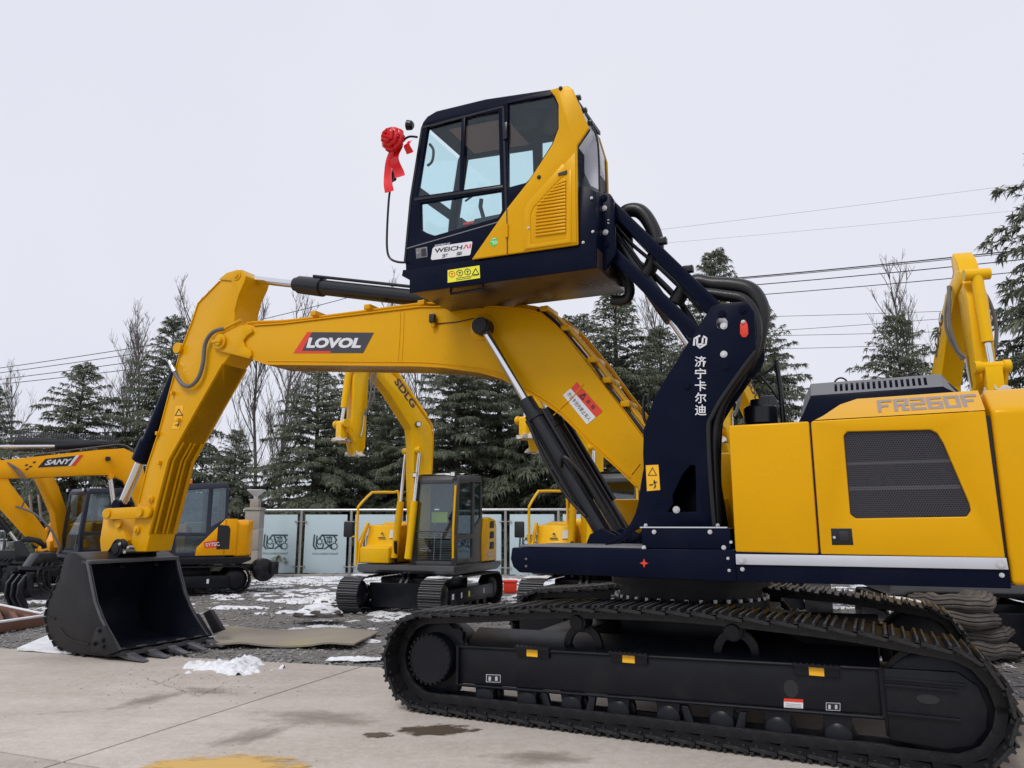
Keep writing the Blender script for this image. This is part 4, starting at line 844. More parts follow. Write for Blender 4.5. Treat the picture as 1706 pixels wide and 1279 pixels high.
x, z = M(198, 872, sy); MB().lathe((x, sy - 0.02, z), (0, 1, 0), [(0, 0.06), (0.04, 0.06)], 16).build('lifting_eye', 'yellow', lk)
# ---- bucket
bk = empty('bucket', EX)
BN, BF = 1.08, -0.27
sidep = [(126, 921), (147, 936), (153, 968), (160, 1003), (170, 1030), (178, 1046), (199, 1083), (192, 1092), (165, 1100), (137, 1098), (112, 1090), (92, 1075), (80, 1055), (75, 1030), (79, 1005), (90, 980), (101, 955), (107, 930), (115, 920)]
SP = T(BN, sidep)
SP = [(x_, max(z_, 0.03)) for x_, z_ in SP]
for y0, y1 in ((BN - 0.03, BN), (BF, BF + 0.03)): MB().prism(SP, y0, y1).build('side_plate', 'bucket_black', bk, bevel=0.006)
back = SP[6:] + SP[:2]                     # from the lip round the back to the top edge
inner = inset_poly(SP, 0.035); back_in = inner[6:] + inner[:2]
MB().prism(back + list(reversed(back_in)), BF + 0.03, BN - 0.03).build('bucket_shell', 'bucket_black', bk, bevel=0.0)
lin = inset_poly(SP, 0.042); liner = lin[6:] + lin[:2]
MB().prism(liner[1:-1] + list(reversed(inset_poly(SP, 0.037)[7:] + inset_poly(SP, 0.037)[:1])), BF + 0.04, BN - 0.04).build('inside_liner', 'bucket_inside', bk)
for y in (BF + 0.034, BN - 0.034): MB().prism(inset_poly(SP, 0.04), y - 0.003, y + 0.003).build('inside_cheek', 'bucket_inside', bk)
# front edge trims
for y0, y1 in ((BN - 0.035, BN + 0.012), (BF - 0.012, BF + 0.035)):
    e_ = SP[1:7]; MB().prism(e_ + [(a + 0.035, b_ - 0.0) for a, b_ in reversed(e_)], y0, y1).build('edge_bar', 'bucket_edge', bk, bevel=0.006)
tx, tz = SP[1]; MB().box2((tx + 0.14, BF, tz - 0.03), (tx - 0.02, BN, tz + 0.02)).build('top_bar', 'bucket_edge', bk, bevel=0.008)
# wear strips round the back
for k in range(13):
    i0 = 9 + k * 0.55; i = int(i0); f = i0 - i
    if i + 1 >= len(SP): break
    p = Vector(SP[i]).lerp(Vector(SP[i + 1]), f); 
    dirn = (Vector(SP[i + 1]) - Vector(SP[i])).normalized(); nn = Vector((-dirn.y, dirn.x)); c_ = Vector((sum(a for a, _ in SP) / len(SP), sum(b_ for _, b_ in SP) / len(SP)))
    if nn.dot(p - c_) < 0: nn = -nn
    pts = [p - dirn * 0.045, p + dirn * 0.045, p + dirn * 0.035 + nn * 0.012, p - dirn * 0.045 + nn * 0.022]
    if min(q_.y for q_ in pts) > 0.005: MB().prism([(q_.x, q_.y) for q_ in pts], BF + 0.05, BN + 0.01).build('wear_strip', 'bucket_black', bk)
hose(BN + 0.002, [(99, 1046), (108, 1058), (120, 1066), (137, 1071), (148, 1073)], 0.010, bk, 'bucket_black', 'weld_seam'); hose(BN + 0.002, [(80, 1026), (92, 1031)], 0.010, bk, 'bucket_black', 'weld_seam')
# side cutters
for y0, y1 in ((BN, BN + 0.035), (BF - 0.035, BF)):
    MB().prism([(a, max(0.04, b_)) for a, b_ in T(BN, [(178, 1042), (200, 1084), (180, 1092), (156, 1084), (158, 1062), (165, 1045)])], y0, y1).build('side_cutter', 'bucket_black', bk, bevel=0.006)
bolts(bk, BN + 0.035, [(166, 1050), (172, 1066), (158, 1072), (173, 1077)], 0.028, 'bucket_black', h=0.03)
lx, lz = SP[6]
MB().prism([(lx + 0.25, 0.03), (lx + 0.25, 0.075), (lx - 0.06, lz - 0.02), (lx - 0.10, lz - 0.06)], BF, BN).build('cutting_edge', 'bucket_black', bk, bevel=0.004)
for k in range(5):
    y = BF + 0.09 + (BN - BF - 0.18) * k / 4
    A_ = [(lx + 0.14, y - 0.065, 0.06), (lx + 0.14, y + 0.065, 0.06), (lx + 0.12, y + 0.065, 0.125), (lx + 0.12, y - 0.065, 0.125)]
    B_ = [(lx - 0.10, y - 0.055, 0.018), (lx - 0.10, y + 0.055, 0.018), (lx - 0.10, y + 0.055, 0.080), (lx - 0.10, y - 0.055, 0.080)]
    C_ = [(lx - 0.36, y - 0.042, 0.006), (lx - 0.36, y + 0.042, 0.006), (lx - 0.36, y + 0.042, 0.018), (lx - 0.36, y - 0.042, 0.018)]
    b = MB().loft(A_, B_); b.loft([(p[0], p[1], p[2]) for p in B_], C_); b.build('tooth', 'bucket_edge', bk, bevel=0.004)
# far wing cutter seen past the opening
MB().prism(T(BF, [(335, 1022), (346, 1016), (367, 1050), (352, 1056)]), BF - 0.10, BF - 0.03).build('side_cutter', 'bucket_black', bk, bevel=0.006)
# ears
for y in (sy + 0.06, sf - 0.06):
    ex_, ez_ = M(206, 915, sy); 
    poly = [(ex_ + 0.13 * math.cos(a), ez_ + 0.13 * math.sin(a)) for a in [math.pi * i / 10 for i in range(-1, 10)]] + [(ex_ + 0.35, tz - 0.02), (ex_ - 0.12, tz - 0.10)]
    MB().prism(poly, y - 0.03, y + 0.03).build('bucket_ear', 'bucket_black', bk, bevel=0.01)
    MB().lathe((ex_, y + 0.03, ez_), (0, 1, 0), [(0, 0.095), (0.02, 0.095), (0.022, 0.06), (0.035, 0.06)], 20).build('ear_boss', 'bucket_black', bk)
ex_, ez_ = M(206, 915, sy); MB().cyl((ex_, sf - 0.12, ez_), (ex_, sy + 0.10, ez_), 0.06).build('bucket_pin', 'steel', bk)
bolts(bk, sy + 0.125, [(200, 906), (208, 920), (214, 912)], 0.02)
# ---- red rosette tied to the mirror (a separate thing)
rx, rz = M(662, 238, 1.36); rp_ = ORG + UX * rx + VY * 1.36 + Vector((0, 0, rz))
ro = empty('ribbon_rosette', None, rp_, YAW); tag(ro, 'glossy red ribbon rosette with two tails tied to the cab mirror', 'rosette')
random.seed(3)
for ring, (cnt, rad, lift) in enumerate(((9, 0.115, 0.0), (8, 0.085, 0.05), (6, 0.05, 0.09), (3, 0.02, 0.11))):
    for k in range(cnt):
        a = 2 * math.pi * (k + 0.5 * ring + random.uniform(-.15, .15)) / cnt; d = Vector((math.cos(a), 0, math.sin(a))); tn = Vector((-math.sin(a), 0, math.cos(a))); c = d * rad * 0.45 + Vector((0, lift, 0))
        b = MB(); L_ = rad * 0.8 + 0.035; rows = []
        for i in range(6):
            t = i / 5 * math.pi * 1.25; p = c + d * (L_ * 0.62 * math.sin(t * 0.8)) + Vector((0, 0.055 * (1 - math.cos(t)), 0)); w = 0.036 + 0.018 * math.sin(i / 5 * math.pi)
            rows.append([p - tn * w, p + Vector((0, 0.012, 0)), p + tn * w])
        for r_ in rows: b.v += [tuple(v) for v in r_]
        for i in range(5):
            for j in range(2): b.f.append((i * 3 + j, i * 3 + j + 1, i * 3 + j + 4, i * 3 + j + 3))
        b.build('petal', 'ribbon_red', ro, angle=80)
for xo, zo, L_, wob, w0 in ((-0.03, -0.06, 0.34, 0.03, 0.05), (0.03, -0.10, 0.46, 0.05, 0.045), (-0.16, -0.02, 0.14, 0.01, 0.035)):
    b = MB(); n_ = 12
    for i in range(n_):
        t = i / (n_ - 1); x = xo + wob * math.sin(t * 4) + (0.06 * t if xo > 0 else -0.0); z = zo - L_ * t; y = 0.03 + 0.02 * math.sin(t * 7 + xo * 50)
        w = w0 * (1 + 0.35 * t); b.v += [(x - w, y, z), (x, y + 0.018 * math.cos(t * 5), z - 0.01), (x + w, y - 0.01, z)]
    for i in range(n_ - 1):
        for j in range(2): b.f.append((i * 3 + j, i * 3 + j + 1, i * 3 + j + 4, i * 3 + j + 3))
    b.build('ribbon_tail', 'ribbon_red', ro, angle=80)
# ------------------------------------------------------------------ ground
def nodes_mat(name):
    m = bpy.data.materials.new(name); m.use_nodes = True; MATS[name] = m
    return m, m.node_tree, m.node_tree.nodes['Principled BSDF']
def noise_node(t, vec, scale, detail=8, rough=0.6):
    n = N(t, 'ShaderNodeTexNoise'); n.inputs['Scale'].default_value = scale; n.inputs['Detail'].default_value = detail; n.inputs['Roughness'].default_value = rough
    t.links.new(vec, n.inputs['Vector']); return n.outputs[0]
def rng(t, v, a, b_, c=0.0, d=1.0):
    n = N(t, 'ShaderNodeMapRange'); t.links.new(v, n.inputs[0])
    for i, x in enumerate((a, b_, c, d)): n.inputs[i + 1].default_value = x
    return n.outputs[0]
def mixc(t, f, a, b_):
    n = N(t, 'ShaderNodeMix', data_type='RGBA')
    (t.links.new(f, n.inputs[0]) if not isinstance(f, float) else setattr(n.inputs[0], 'default_value', f))
    for k, v in ((6, a), (7, b_)):
        if isinstance(v, tuple): n.inputs[k].default_value = v + (1,)
        else: t.links.new(v, n.inputs[k])
    return n.outputs[2]
# concrete: pale warm slab with drag marks, blotches and fine grit
m, t, b_ = nodes_mat('concrete'); tc = N(t, 'ShaderNodeTexCoord'); vec = tc.outputs['Object']
mp = N(t, 'ShaderNodeMapping'); mp.inputs['Scale'].default_value = (0.28, 1.5, 1); mp.inputs['Rotation'].default_value = (0, 0, R(12)); t.links.new(vec, mp.inputs[0])
blot = rng(t, noise_node(t, vec, 0.55, 8, 0.62), 0.36, 0.66); drag = rng(t, noise_node(t, mp.outputs[0], 1.6, 9, 0.68), 0.40, 0.66); grit = noise_node(t, vec, 55, 4, 0.7); mid = rng(t, noise_node(t, vec, 3.2, 8, 0.7), 0.5, 0.75)
c = mixc(t, blot, (0.47, 0.415, 0.36), (0.62, 0.56, 0.505)); c2 = mixc(t, rng(t, drag, 0, 1, 0, 0.55), c, (0.38, 0.325, 0.275)); c3 = mixc(t, rng(t, mid, 0, 1, 0, 0.55), c2, (0.35, 0.30, 0.25)); c4 = mixc(t, rng(t, grit, 0.35, 0.65, 0, 0.34), c3, (0.30, 0.265, 0.235))
fine = rng(t, noise_node(t, vec, 14, 9, 0.75), 0.45, 0.62); c4 = mixc(t, rng(t, fine, 0, 1, 0, 0.30), c4, (0.68, 0.63, 0.57)); pit = rng(t, noise_node(t, vec, 26, 6, 0.8), 0.60, 0.66); c4 = mixc(t, rng(t, pit, 0, 1, 0, 0.45), c4, (0.22, 0.19, 0.165))
t.links.new(c4, b_.inputs['Base Color']); t.links.new(rng(t, drag, 0, 1, 0.62, 0.85), b_.inputs['Roughness'])
bp = N(t, 'ShaderNodeBump'); bp.inputs['Strength'].default_value = 0.25; bp.inputs['Distance'].default_value = 0.01; t.links.new(grit, bp.inputs['Height']); t.links.new(bp.outputs[0], b_.inputs['Normal'])
# gravel: grey crushed stone
m, t, b_ = nodes_mat('gravel'); tc = N(t, 'ShaderNodeTexCoord'); vec = tc.outputs['Object']
vo = N(t, 'ShaderNodeTexVoronoi'); vo.inputs['Scale'].default_value = 22; t.links.new(vec, vo.inputs['Vector'])
hsv = N(t, 'ShaderNodeRGBToBW'); t.links.new(vo.outputs['Color'], hsv.inputs[0])
c = mixc(t, hsv.outputs[0], (0.06, 0.058, 0.056), (0.26, 0.25, 0.24)); big = rng(t, noise_node(t, vec, 0.5, 6), 0.4, 0.65); c2 = mixc(t, rng(t, big, 0, 1, 0, 0.5), c, (0.16, 0.14, 0.12))
t.links.new(c2, b_.inputs['Base Color']); b_.inputs['Roughness'].default_value = 0.85
bp = N(t, 'ShaderNodeBump'); bp.inputs['Strength'].default_value = 0.9; bp.inputs['Distance'].default_value = 0.03; t.links.new(vo.outputs['Distance'], bp.inputs['Height']); t.links.new(bp.outputs[0], b_.inputs['Normal'])
m, t, b_ = nodes_mat('stone'); tc = N(t, 'ShaderNodeTexCoord'); vec = tc.outputs['Object']
vo = N(t, 'ShaderNodeTexVoronoi'); vo.inputs['Scale'].default_value = 14; t.links.new(vec, vo.inputs['Vector']); hsv = N(t, 'ShaderNodeRGBToBW'); t.links.new(vo.outputs['Color'], hsv.inputs[0])
t.links.new(mixc(t, hsv.outputs[0], (0.07, 0.068, 0.066), (0.36, 0.35, 0.335)), b_.inputs['Base Color']); b_.inputs['Roughness'].default_value = 0.8
# snow
m, t, b_ = nodes_mat('snow'); tc = N(t, 'ShaderNodeTexCoord'); vec = tc.outputs['Object']
t.links.new(mixc(t, rng(t, noise_node(t, vec, 6, 8, 0.7), 0.45, 0.75), (0.83, 0.85, 0.89), (0.60, 0.60, 0.60)), b_.inputs['Base Color']); b_.inputs['Roughness'].default_value = 0.6
bp = N(t, 'ShaderNodeBump'); bp.inputs['Strength'].default_value = 0.6; bp.inputs['Distance'].default_value = 0.02; t.links.new(noise_node(t, vec, 28, 6, 0.7), bp.inputs['Height']); t.links.new(bp.outputs[0], b_.inputs['Normal'])
m, t, b_ = nodes_mat('thin_snow'); tc = N(t, 'ShaderNodeTexCoord'); vec = tc.outputs['Object']
t.links.new(mixc(t, rng(t, noise_node(t, vec, 5, 8, 0.7), 0.42, 0.72), (0.84, 0.86, 0.90), (0.58, 0.57, 0.56)), b_.inputs['Base Color']); b_.inputs['Roughness'].default_value = 0.65
t.links.new(rng(t, noise_node(t, vec, 11, 7, 0.72), 0.385, 0.45), b_.inputs['Alpha'])
bp = N(t, 'ShaderNodeBump'); bp.inputs['Strength'].default_value = 0.7; bp.inputs['Distance'].default_value = 0.02; t.links.new(noise_node(t, vec, 24, 6, 0.7), bp.inputs['Height']); t.links.new(bp.outputs[0], b_.inputs['Normal'])
def stain_mat(name, col, scale, lo, hi, rough=0.5):
    m, t, b_ = nodes_mat(name); tc = N(t, 'ShaderNodeTexCoord'); vec = tc.outputs['Object']
    b_.inputs['Base Color'].default_value = tuple(col) + (1,); b_.inputs['Roughness'].default_value = rough
    ln = N(t, 'ShaderNodeVectorMath', operation='LENGTH'); t.links.new(vec, ln.inputs[0])
    s_ = N(t, 'ShaderNodeMath', operation='SUBTRACT'); t.links.new(noise_node(t, vec, scale, 8, 0.65), s_.inputs[0])
    k = N(t, 'ShaderNodeMath', operation='MULTIPLY'); t.links.new(ln.outputs['Value'], k.inputs[0]); k.inputs[1].default_value = 0.55; t.links.new(k.outputs[0], s_.inputs[1])
    t.links.new(rng(t, s_.outputs[0], lo, hi), b_.inputs['Alpha']); return m
stain_mat('oil_stain', (0.10, 0.075, 0.05), 1.8, 0.12, 0.24); stain_mat('faint_stain', (0.33, 0.28, 0.235), 1.7, 0.10, 0.62); stain_mat('old_yellow_paint', (0.64, 0.41, 0.12), 1.6, 0.02, 0.20, 0.6)
mat('dry_joint', (0.09, 0.08, 0.07), 0.9)
mat('mat_rubber', (0.27, 0.235, 0.19), 0.8, var=0.2, vscale=2, bump=0.1, bscale=40, dirt=(0.36, 0.33, 0.12), dirt_amt=0.55, dscale=1.3)
mat('rust', (0.15, 0.07, 0.045), 0.85, var=0.4, vscale=7, bump=0.1)
mat('old_rubber', (0.085, 0.075, 0.068), 0.9, var=0.4, vscale=7, bump=0.3, bscale=30, dirt=(0.20, 0.165, 0.135), dirt_amt=0.7, dscale=5)

EDGE_A, EDGE_B = G(0, 1079), G(630, 1111)
ed = (EDGE_B - EDGE_A).normalized(); en = Vector((-ed.y, ed.x, 0))     # towards the fence
# gravel yard and everything beyond
def fbm(x, y, s=1.0, o=4):
    v = 0; a = 1; tot = 0
    for i in range(o): v += a * noise.noise(Vector((x * s, y * s, 3.7 * i))); tot += a; a *= 0.5; s *= 2.03
    return v / tot
b = MB(); b.add([(-900, -60, -0.07), (900, -60, -0.07), (900, 1500, -0.07), (-900, 1500, -0.07)], [(0, 1, 2, 3)])
gr = b.build('ground', 'gravel', None, smooth=False); gr['kind'] = 'structure'; gr['label'] = 'flat grey ground reaching beyond the fence'
b = MB(); nx, ny = 170, 110; X0, X1, Y0, Y1 = -17, 15, 6.2, 25
for j in range(ny + 1):
    for i in range(nx + 1):
        x = X0 + (X1 - X0) * i / nx; y = Y0 + (Y1 - Y0) * (j / ny) ** 1.25
        dd = (Vector((x, y, 0)) - EDGE_A).dot(en)
        z = -0.03 + 0.035 * fbm(x, y, 0.5) + 0.018 * fbm(x, y, 3.0, 3)
        if dd < 0.5: z = min(z, -0.02) - max(0, 0.2 - dd) * 0.3
        z -= 0.3 * max(0, (abs(x + 1) - 13) / 4) ** 2 * 0.1
        b.v.append((x, y, max(z, -0.066) if dd > 0 else -0.068))
for j in range(ny):
    for i in range(nx): a = j * (nx + 1) + i; b.f.append((a, a + 1, a + nx + 2, a + nx + 1))
gv = b.build('gravel_yard', 'gravel', None); gv['kind'] = 'structure'; gv['label'] = 'grey crushed stone yard between concrete and fence'
# loose stones on top of it
random.seed(11); b = MB()
def near_track(x, y): return False
for k in range(15000):
    u = random.random(); dd = 0.05 + 11.5 * u ** 1.9; s_ = random.uniform(-9.5, 13.5)
    p = EDGE_A + ed * (s_ + 0) + en * dd
    r = random.uniform(0.010, 0.028) * (1 + 0.4 * (dd > 4))
    if random.random() < 0.06: r *= 1.7
    z = -0.03 + 0.035 * fbm(p.x, p.y, 0.5) + r * 0.3
    o = len(b.v); sx, sy_, sz = random.uniform(.7, 1.4), random.uniform(.7, 1.4), random.uniform(.5, .9); a = random.uniform(0, 6.28); ca, sa = math.cos(a), math.sin(a)
    for v in ((1, 0, -.1), (.2, 1, .1), (-1, .1, -.1), (-.1, -1, 0), (.1, .1, 1), (0, 0, -1)):
        vx, vy, vz = v[0] * r * sx * random.uniform(.8, 1.2), v[1] * r * sy_, v[2] * r * sz
        b.v.append((p.x + vx * ca - vy * sa, p.y + vx * sa + vy * ca, z + vz))
    b.f += [(o, o + 1, o + 4), (o + 1, o + 2, o + 4), (o + 2, o + 3, o + 4), (o + 3, o, o + 4), (o + 1, o, o + 5), (o + 2, o + 1, o + 5), (o + 3, o + 2, o + 5), (o, o + 3, o + 5)]
me = bpy.data.meshes.new('loose_gravel'); me.from_pydata(b.v, [], b.f); me.materials.append(MATS['stone']); o = bpy.data.objects.new('loose_gravel', me); COL.objects.link(o)
tag(o, 'loose grey crushed stones scattered over the yard', 'gravel', kind='stuff')
# thin melting snow over the yard
def snow_val(x, y):
    dd = (Vector((x, y, 0)) - EDGE_A).dot(en)
    q = Vector((x * 0.82 + y * 0.25, y * 1.9 - x * 0.35, 0))
    v = fbm(q.x, q.y, 0.75, 5) + 0.60 * fbm(x, y, 3.1, 3)
    thr = 0.25 - 0.018 * min(dd, 9) + (0.25 if dd < 1.6 else 0)
    if dd > 9.0: thr -= 0.03 * (dd - 9)
    return v - thr
b = MB(); cs = 0.09; nx, ny = int(27 / cs), int(16 / cs); ids = {}
def sv(i, j):
    k = (i, j)
    if k not in ids:
        x, y = -12.5 + i * cs + 0.03 * noise.noise(Vector((i * 1.7, j * 1.3, 0))), 8.8 + j * cs + 0.03 * noise.noise(Vector((i * 1.1, j * 1.9, 5))); s_ = snow_val(x, y)
        ids[k] = len(b.v); b.v.append((x, y, -0.035 + 0.035 * fbm(x, y, 0.5) + min(0.05, max(-0.02, 0.012 + 0.16 * s_))))
    return ids[k]
cache = {}
def sval(i, j):
    if (i, j) not in cache: cache[(i, j)] = snow_val(-12.5 + i * cs, 8.8 + j * cs)
    return cache[(i, j)]
for j in range(ny):
    for i in range(nx):
        x, y = -12.5 + i * cs, 8.8 + j * cs
        if (Vector((x, y, 0)) - EDGE_A).dot(en) < 0.25: continue
        if max(sval(i, j), sval(i + 1, j), sval(i, j + 1), sval(i + 1, j + 1)) > -0.01: b.f.append((sv(i, j), sv(i + 1, j), sv(i + 1, j + 1), sv(i, j + 1)))
sn = b.build('snow', 'thin_snow', None, angle=80); tag(sn, 'thin patchy melting snow lying over the grey gravel', 'snow', kind='stuff')
# concrete slabs with open joints
def clip(poly, p, n_):
    out = []
    for i in range(len(poly)):
        a, c_ = poly[i], poly[(i + 1) % len(poly)]; da, dc = (a - p).dot(n_), (c_ - p).dot(n_)
        if da >= 0: out.append(a)
        if (da >= 0) != (dc >= 0): out.append(a + (c_ - a) * (da / (da - dc)))
    return out
base = [EDGE_A - ed * 14, EDGE_A + ed * 26, EDGE_A + ed * 26 - en * 22, EDGE_A - ed * 14 - en * 22]
j1a, j1b = G(70, 1279), G(557, 1124); j2a, j2b = G(0, 1251), G(174, 1279)
n1 = (j1b - j1a).normalized(); n1 = Vector((-n1.y, n1.x, 0)); n2 = (j2b - j2a).normalized(); n2 = Vector((-n2.y, n2.x, 0))
pav = empty('concrete_pavement'); pav['kind'] = 'structure'; pav['label'] = 'pale concrete hardstanding under the big excavator'
g_ = 0.010
pieces = []
for sgn in (1, -1):
    half = clip(base, j1a + n1 * sgn * g_, n1 * sgn)
    for s2 in (1, -1):
        q = clip(half, j2a + n2 * s2 * g_, n2 * s2)
        if len(q) > 2: pieces.append(q)
for q in pieces:
    b = MB(); n_ = len(q); b.v = [(p.x, p.y, -0.004) for p in q] + [(p.x, p.y, -0.15) for p in q]
    b.f = [tuple(range(n_))] + [(i, (i + 1) % n_, n_ + (i + 1) % n_, n_ + i) for i in range(n_)]
    b.build('concrete_slab', 'concrete', pav, bevel=0.004)
b = MB(); b.add([(p.x, p.y, -0.016) for p in inset_poly and base], [(0, 1, 2, 3)]); b.build('slab_joint', 'dry_joint', pav, smooth=False)
def flat_patch(name, m, c, rx, ry, rz, z, label, cat):
    b = MB(); n_ = 40; b.v = [(0, 0, 0)] + [(math.cos(2 * math.pi * i / n_), math.sin(2 * math.pi * i / n_), 0) for i in range(n_)]
    b.f = [(0, i + 1, (i + 1) % n_ + 1) for i in range(n_)]
    o = b.build(name, m, pav, smooth=False); o.location = (c.x, c.y, z); o.rotation_euler = (0, 0, rz); o.scale = (rx, ry, 1); o['label'] = label
    return o
flat_patch('oil_stain', 'oil_stain', G(725, 1216), 0.42, 0.24, R(8), 0.0, 'dark wet oil stain beside the front of the track', 'stain')
flat_patch('oil_stain', 'oil_stain', G(628, 1224), 0.16, 0.12, 0, 0.0005, 'small dark spot on concrete', 'stain')
for px, py, r_ in ((530, 1195, 0.75), (250, 1165, 0.5), (345, 1150, 0.45), (420, 1225, 0.5), (900, 1262, 0.5)):
    flat_patch('faint_stain', 'faint_stain', G(px, py), r_, r_ * 0.5, R(px), 0.001 + 0.0003 * (px % 7), 'faint brown stain on concrete', 'stain')
# hairline cracks and grit
rnd = random.Random(21)
for k, (a_, c_) in enumerate((((238, 1128), (330, 1160)), ((330, 1160), (372, 1142)), ((60, 1190), (210, 1178)), ((300, 1122), (262, 1140)))):
    A_, B_ = G(*a_), G(*c_); b = MB(); pts = []; d = (B_ - A_); nn = Vector((-d.y, d.x, 0)).normalized()
    for i in range(15): pts.append(A_ + d * (i / 14) + nn * (0.05 * noise.noise(Vector((i * 0.7, k * 3, 0)))))
    for i in range(14):
        w0, w1 = 0.003 * rnd.random() + 0.001, 0.003 * rnd.random() + 0.001; b.add([tuple(pts[i] + nn * w0 + Vector((0, 0, 0.0045))), tuple(pts[i + 1] + nn * w1 + Vector((0, 0, 0.0045))), tuple(pts[i + 1] - nn * w1 + Vector((0, 0, 0.0045))), tuple(pts[i] - nn * w0 + Vector((0, 0, 0.0045)))], [(0, 1, 2, 3)])
    b.build('crack', 'dry_joint', pav, smooth=False)
b = MB()
for k in range(170):
    px, py = rnd.uniform(0, 700), 1092 + 187 * rnd.random() ** 1.6
    if rnd.random() < 0.85: px, py = rnd.gauss(330, 90), rnd.gauss(1138, 14)
    if py < 1096 or py > 1279: continue
    p = G(px, py); r_ = rnd.uniform(0.003, 0.008); o_ = len(b.v)
    if (p - EDGE_A).dot(en) > -0.05: continue
    for v in ((1, 0, 0), (-.4, .9, 0), (-.6, -.8, 0), (0.1, 0, .7)): b.v.append((p.x + v[0] * r_ * rnd.uniform(.7, 2), p.y + v[1] * r_ * rnd.uniform(.7, 1.5), -0.003 + v[2] * r_))
    b.f += [(o_, o_ + 1, o_ + 3), (o_ + 1, o_ + 2, o_ + 3), (o_ + 2, o_, o_ + 3)]
tag(b.build('grit', 'rust', None, smooth=False), 'brown crumbs of dirt scattered on the concrete by the bucket', 'grit', kind='stuff')
flat_patch('paint_marking', 'old_yellow_paint', G(365, 1277), 0.62, 0.30, R(5), 0.0035, 'worn yellow paint patch at the bottom edge', 'paint')
# lumps: snow heap, snowy bags
def lump(name, m, loc, sx, sy_, sz, seed, n=26, rough=0.35, parent=None, top=None, flat=0.0, det=2.2):
    b = MB(); rows = n // 2
    for j in range(rows + 1):
        th = math.pi * j / rows
        for i in range(n):
            ph = 2 * math.pi * i / n; d = Vector((math.sin(th) * math.cos(ph), math.sin(th) * math.sin(ph), math.cos(th)))
            k = 1 + rough * noise.fractal(d * det + Vector((seed, seed * 2.1, 0)), 0.9, 2.0, 4)
            z = d.z * k * sz; b.v.append((d.x * k * sx, d.y * k * sy_, max(z, -flat * sz)))
    for j in range(rows):
        for i in range(n): a = j * n + i; c_ = j * n + (i + 1) % n; b.f.append((a, c_, c_ + n, a + n))
    o = b.build(name, m, parent, angle=75); o.location = loc; return o
def snow_patch(name, c, rx, ry, h_, seed, label, cat, n=60, group=None):
    b = MB(); ids = {}; val = {}
    for i in range(n + 1):
        for j in range(n + 1):
            u, v = i / n * 2 - 1, j / n * 2 - 1; r2 = u * u + v * v
            val[i, j] = 0.40 - r2 * 0.95 + 0.85 * noise.fractal(Vector((u * 1.9 + seed, v * 1.5, seed)), 0.8, 2.0, 5)
    def vid(i, j):
        if (i, j) not in ids:
            u, v = i / n * 2 - 1, j / n * 2 - 1; k = max(0.0, val[i, j]); ids[i, j] = len(b.v)
            b.v.append((u * rx, v * ry, -0.004 + h_ * min(1.0, k ** 0.5) * (0.75 + 0.6 * noise.noise(Vector((u * 7, v * 7, seed))) + 0.35 * noise.noise(Vector((u * 19, v * 19, seed)))) if k > 0 else -0.006))
        return ids[i, j]
    for i in range(n):
        for j in range(n):
            if max(val[i, j], val[i + 1, j], val[i, j + 1], val[i + 1, j + 1]) > 0: b.f.append((vid(i, j), vid(i + 1, j), vid(i + 1, j + 1), vid(i, j + 1)))
    o = b.build(name, 'snow', None, angle=80); o.location = (c.x, c.y, 0); return tag(o, label, cat, group)
snow_patch('snow_heap', G(385, 1112), 0.60, 0.42, 0.10, 4.3, 'ragged white patch of slushy snow on the concrete edge', 'snow heap')
snow_patch('snow_heap', G(590, 1097), 0.45, 0.16, 0.03, 8.1, 'low dirty snow streak along the concrete edge near the track', 'snow heap')
# snowy bags by the small excavator's track
for px, py, sx, sz, sd, lab in ((530, 1036, 0.40, 0.16, 1, 'dark sack half covered in snow, nearest the gravel edge'), (552, 1016, 0.42, 0.14, 2, 'dark sack under snow behind the nearer snowy sack')):
    q = G(px, py); e_ = empty('sack', None, (q.x, q.y, -0.03)); tag(e_, lab, 'sack', 'sacks beside the small excavator track')
    lump('sack_body', 'old_rubber', (0, 0, sz * 0.75), sx, 0.26, sz, sd, 28, 0.22, e_)
    lump('snow_cap', 'snow', (0, 0.0, sz * 1.05), sx * 0.92, 0.24, sz * 0.82, sd + 0.05, 28, 0.35, e_)
# rubber conveyor mat and a snow-covered mat
def mat_strip(name, m, corners, th, wob, label, cat, zoff=0.0, n=24):
    b = MB(); A, B_, C_, D_ = corners
    for k in (0, 1):
        for j in range(7):
            for i in range(n + 1):
                u, v = i / n, j / 6; p = (A * (1 - u) + B_ * u) * (1 - v) + (D_ * (1 - u) + C_ * u) * v
                z = zoff + wob * (0.5 + 0.5 * math.sin(u * 9 + v * 1.5)) * (0.5 + 0.5 * noise.noise(Vector((u * 4, v * 2, 1)))) + (th if k == 0 else 0)
                b.v.append((p.x, p.y, z))
    w = n + 1; h2 = 7 * w
    for j in range(6):
        for i in range(n): a = j * w + i; b.f.append((a, a + 1, a + w + 1, a + w)); b.f.append((h2 + a, h2 + a + w, h2 + a + w + 1, h2 + a + 1))
    for i in range(n): b.f.append((i, h2 + i, h2 + i + 1, i + 1)); a = 6 * w + i; b.f.append((a, a + 1, h2 + a + 1, h2 + a))
    for j in range(6): a = j * w; b.f.append((a, a + w, h2 + a + w, h2 + a)); a = j * w + n; b.f.append((a, h2 + a, h2 + a + w, a + w))
    o = b.build(name, m, None, angle=50); return tag(o, label, cat)
mat_strip('rubber_mat', 'mat_rubber', [G(350, 1078), G(590, 1079), G(632, 1054), G(372, 1050)], 0.022, 0.09, 'brownish rubber mat lying wavy on the gravel beside the bucket', 'mat', 0.0)
mat_strip('rubber_mat', 'snow', [G(28, 1084), G(150, 1092), G(150, 1064), G(80, 1062)], 0.03, 0.02, 'flat mat buried under clean snow behind the bucket', 'mat', 0.0)
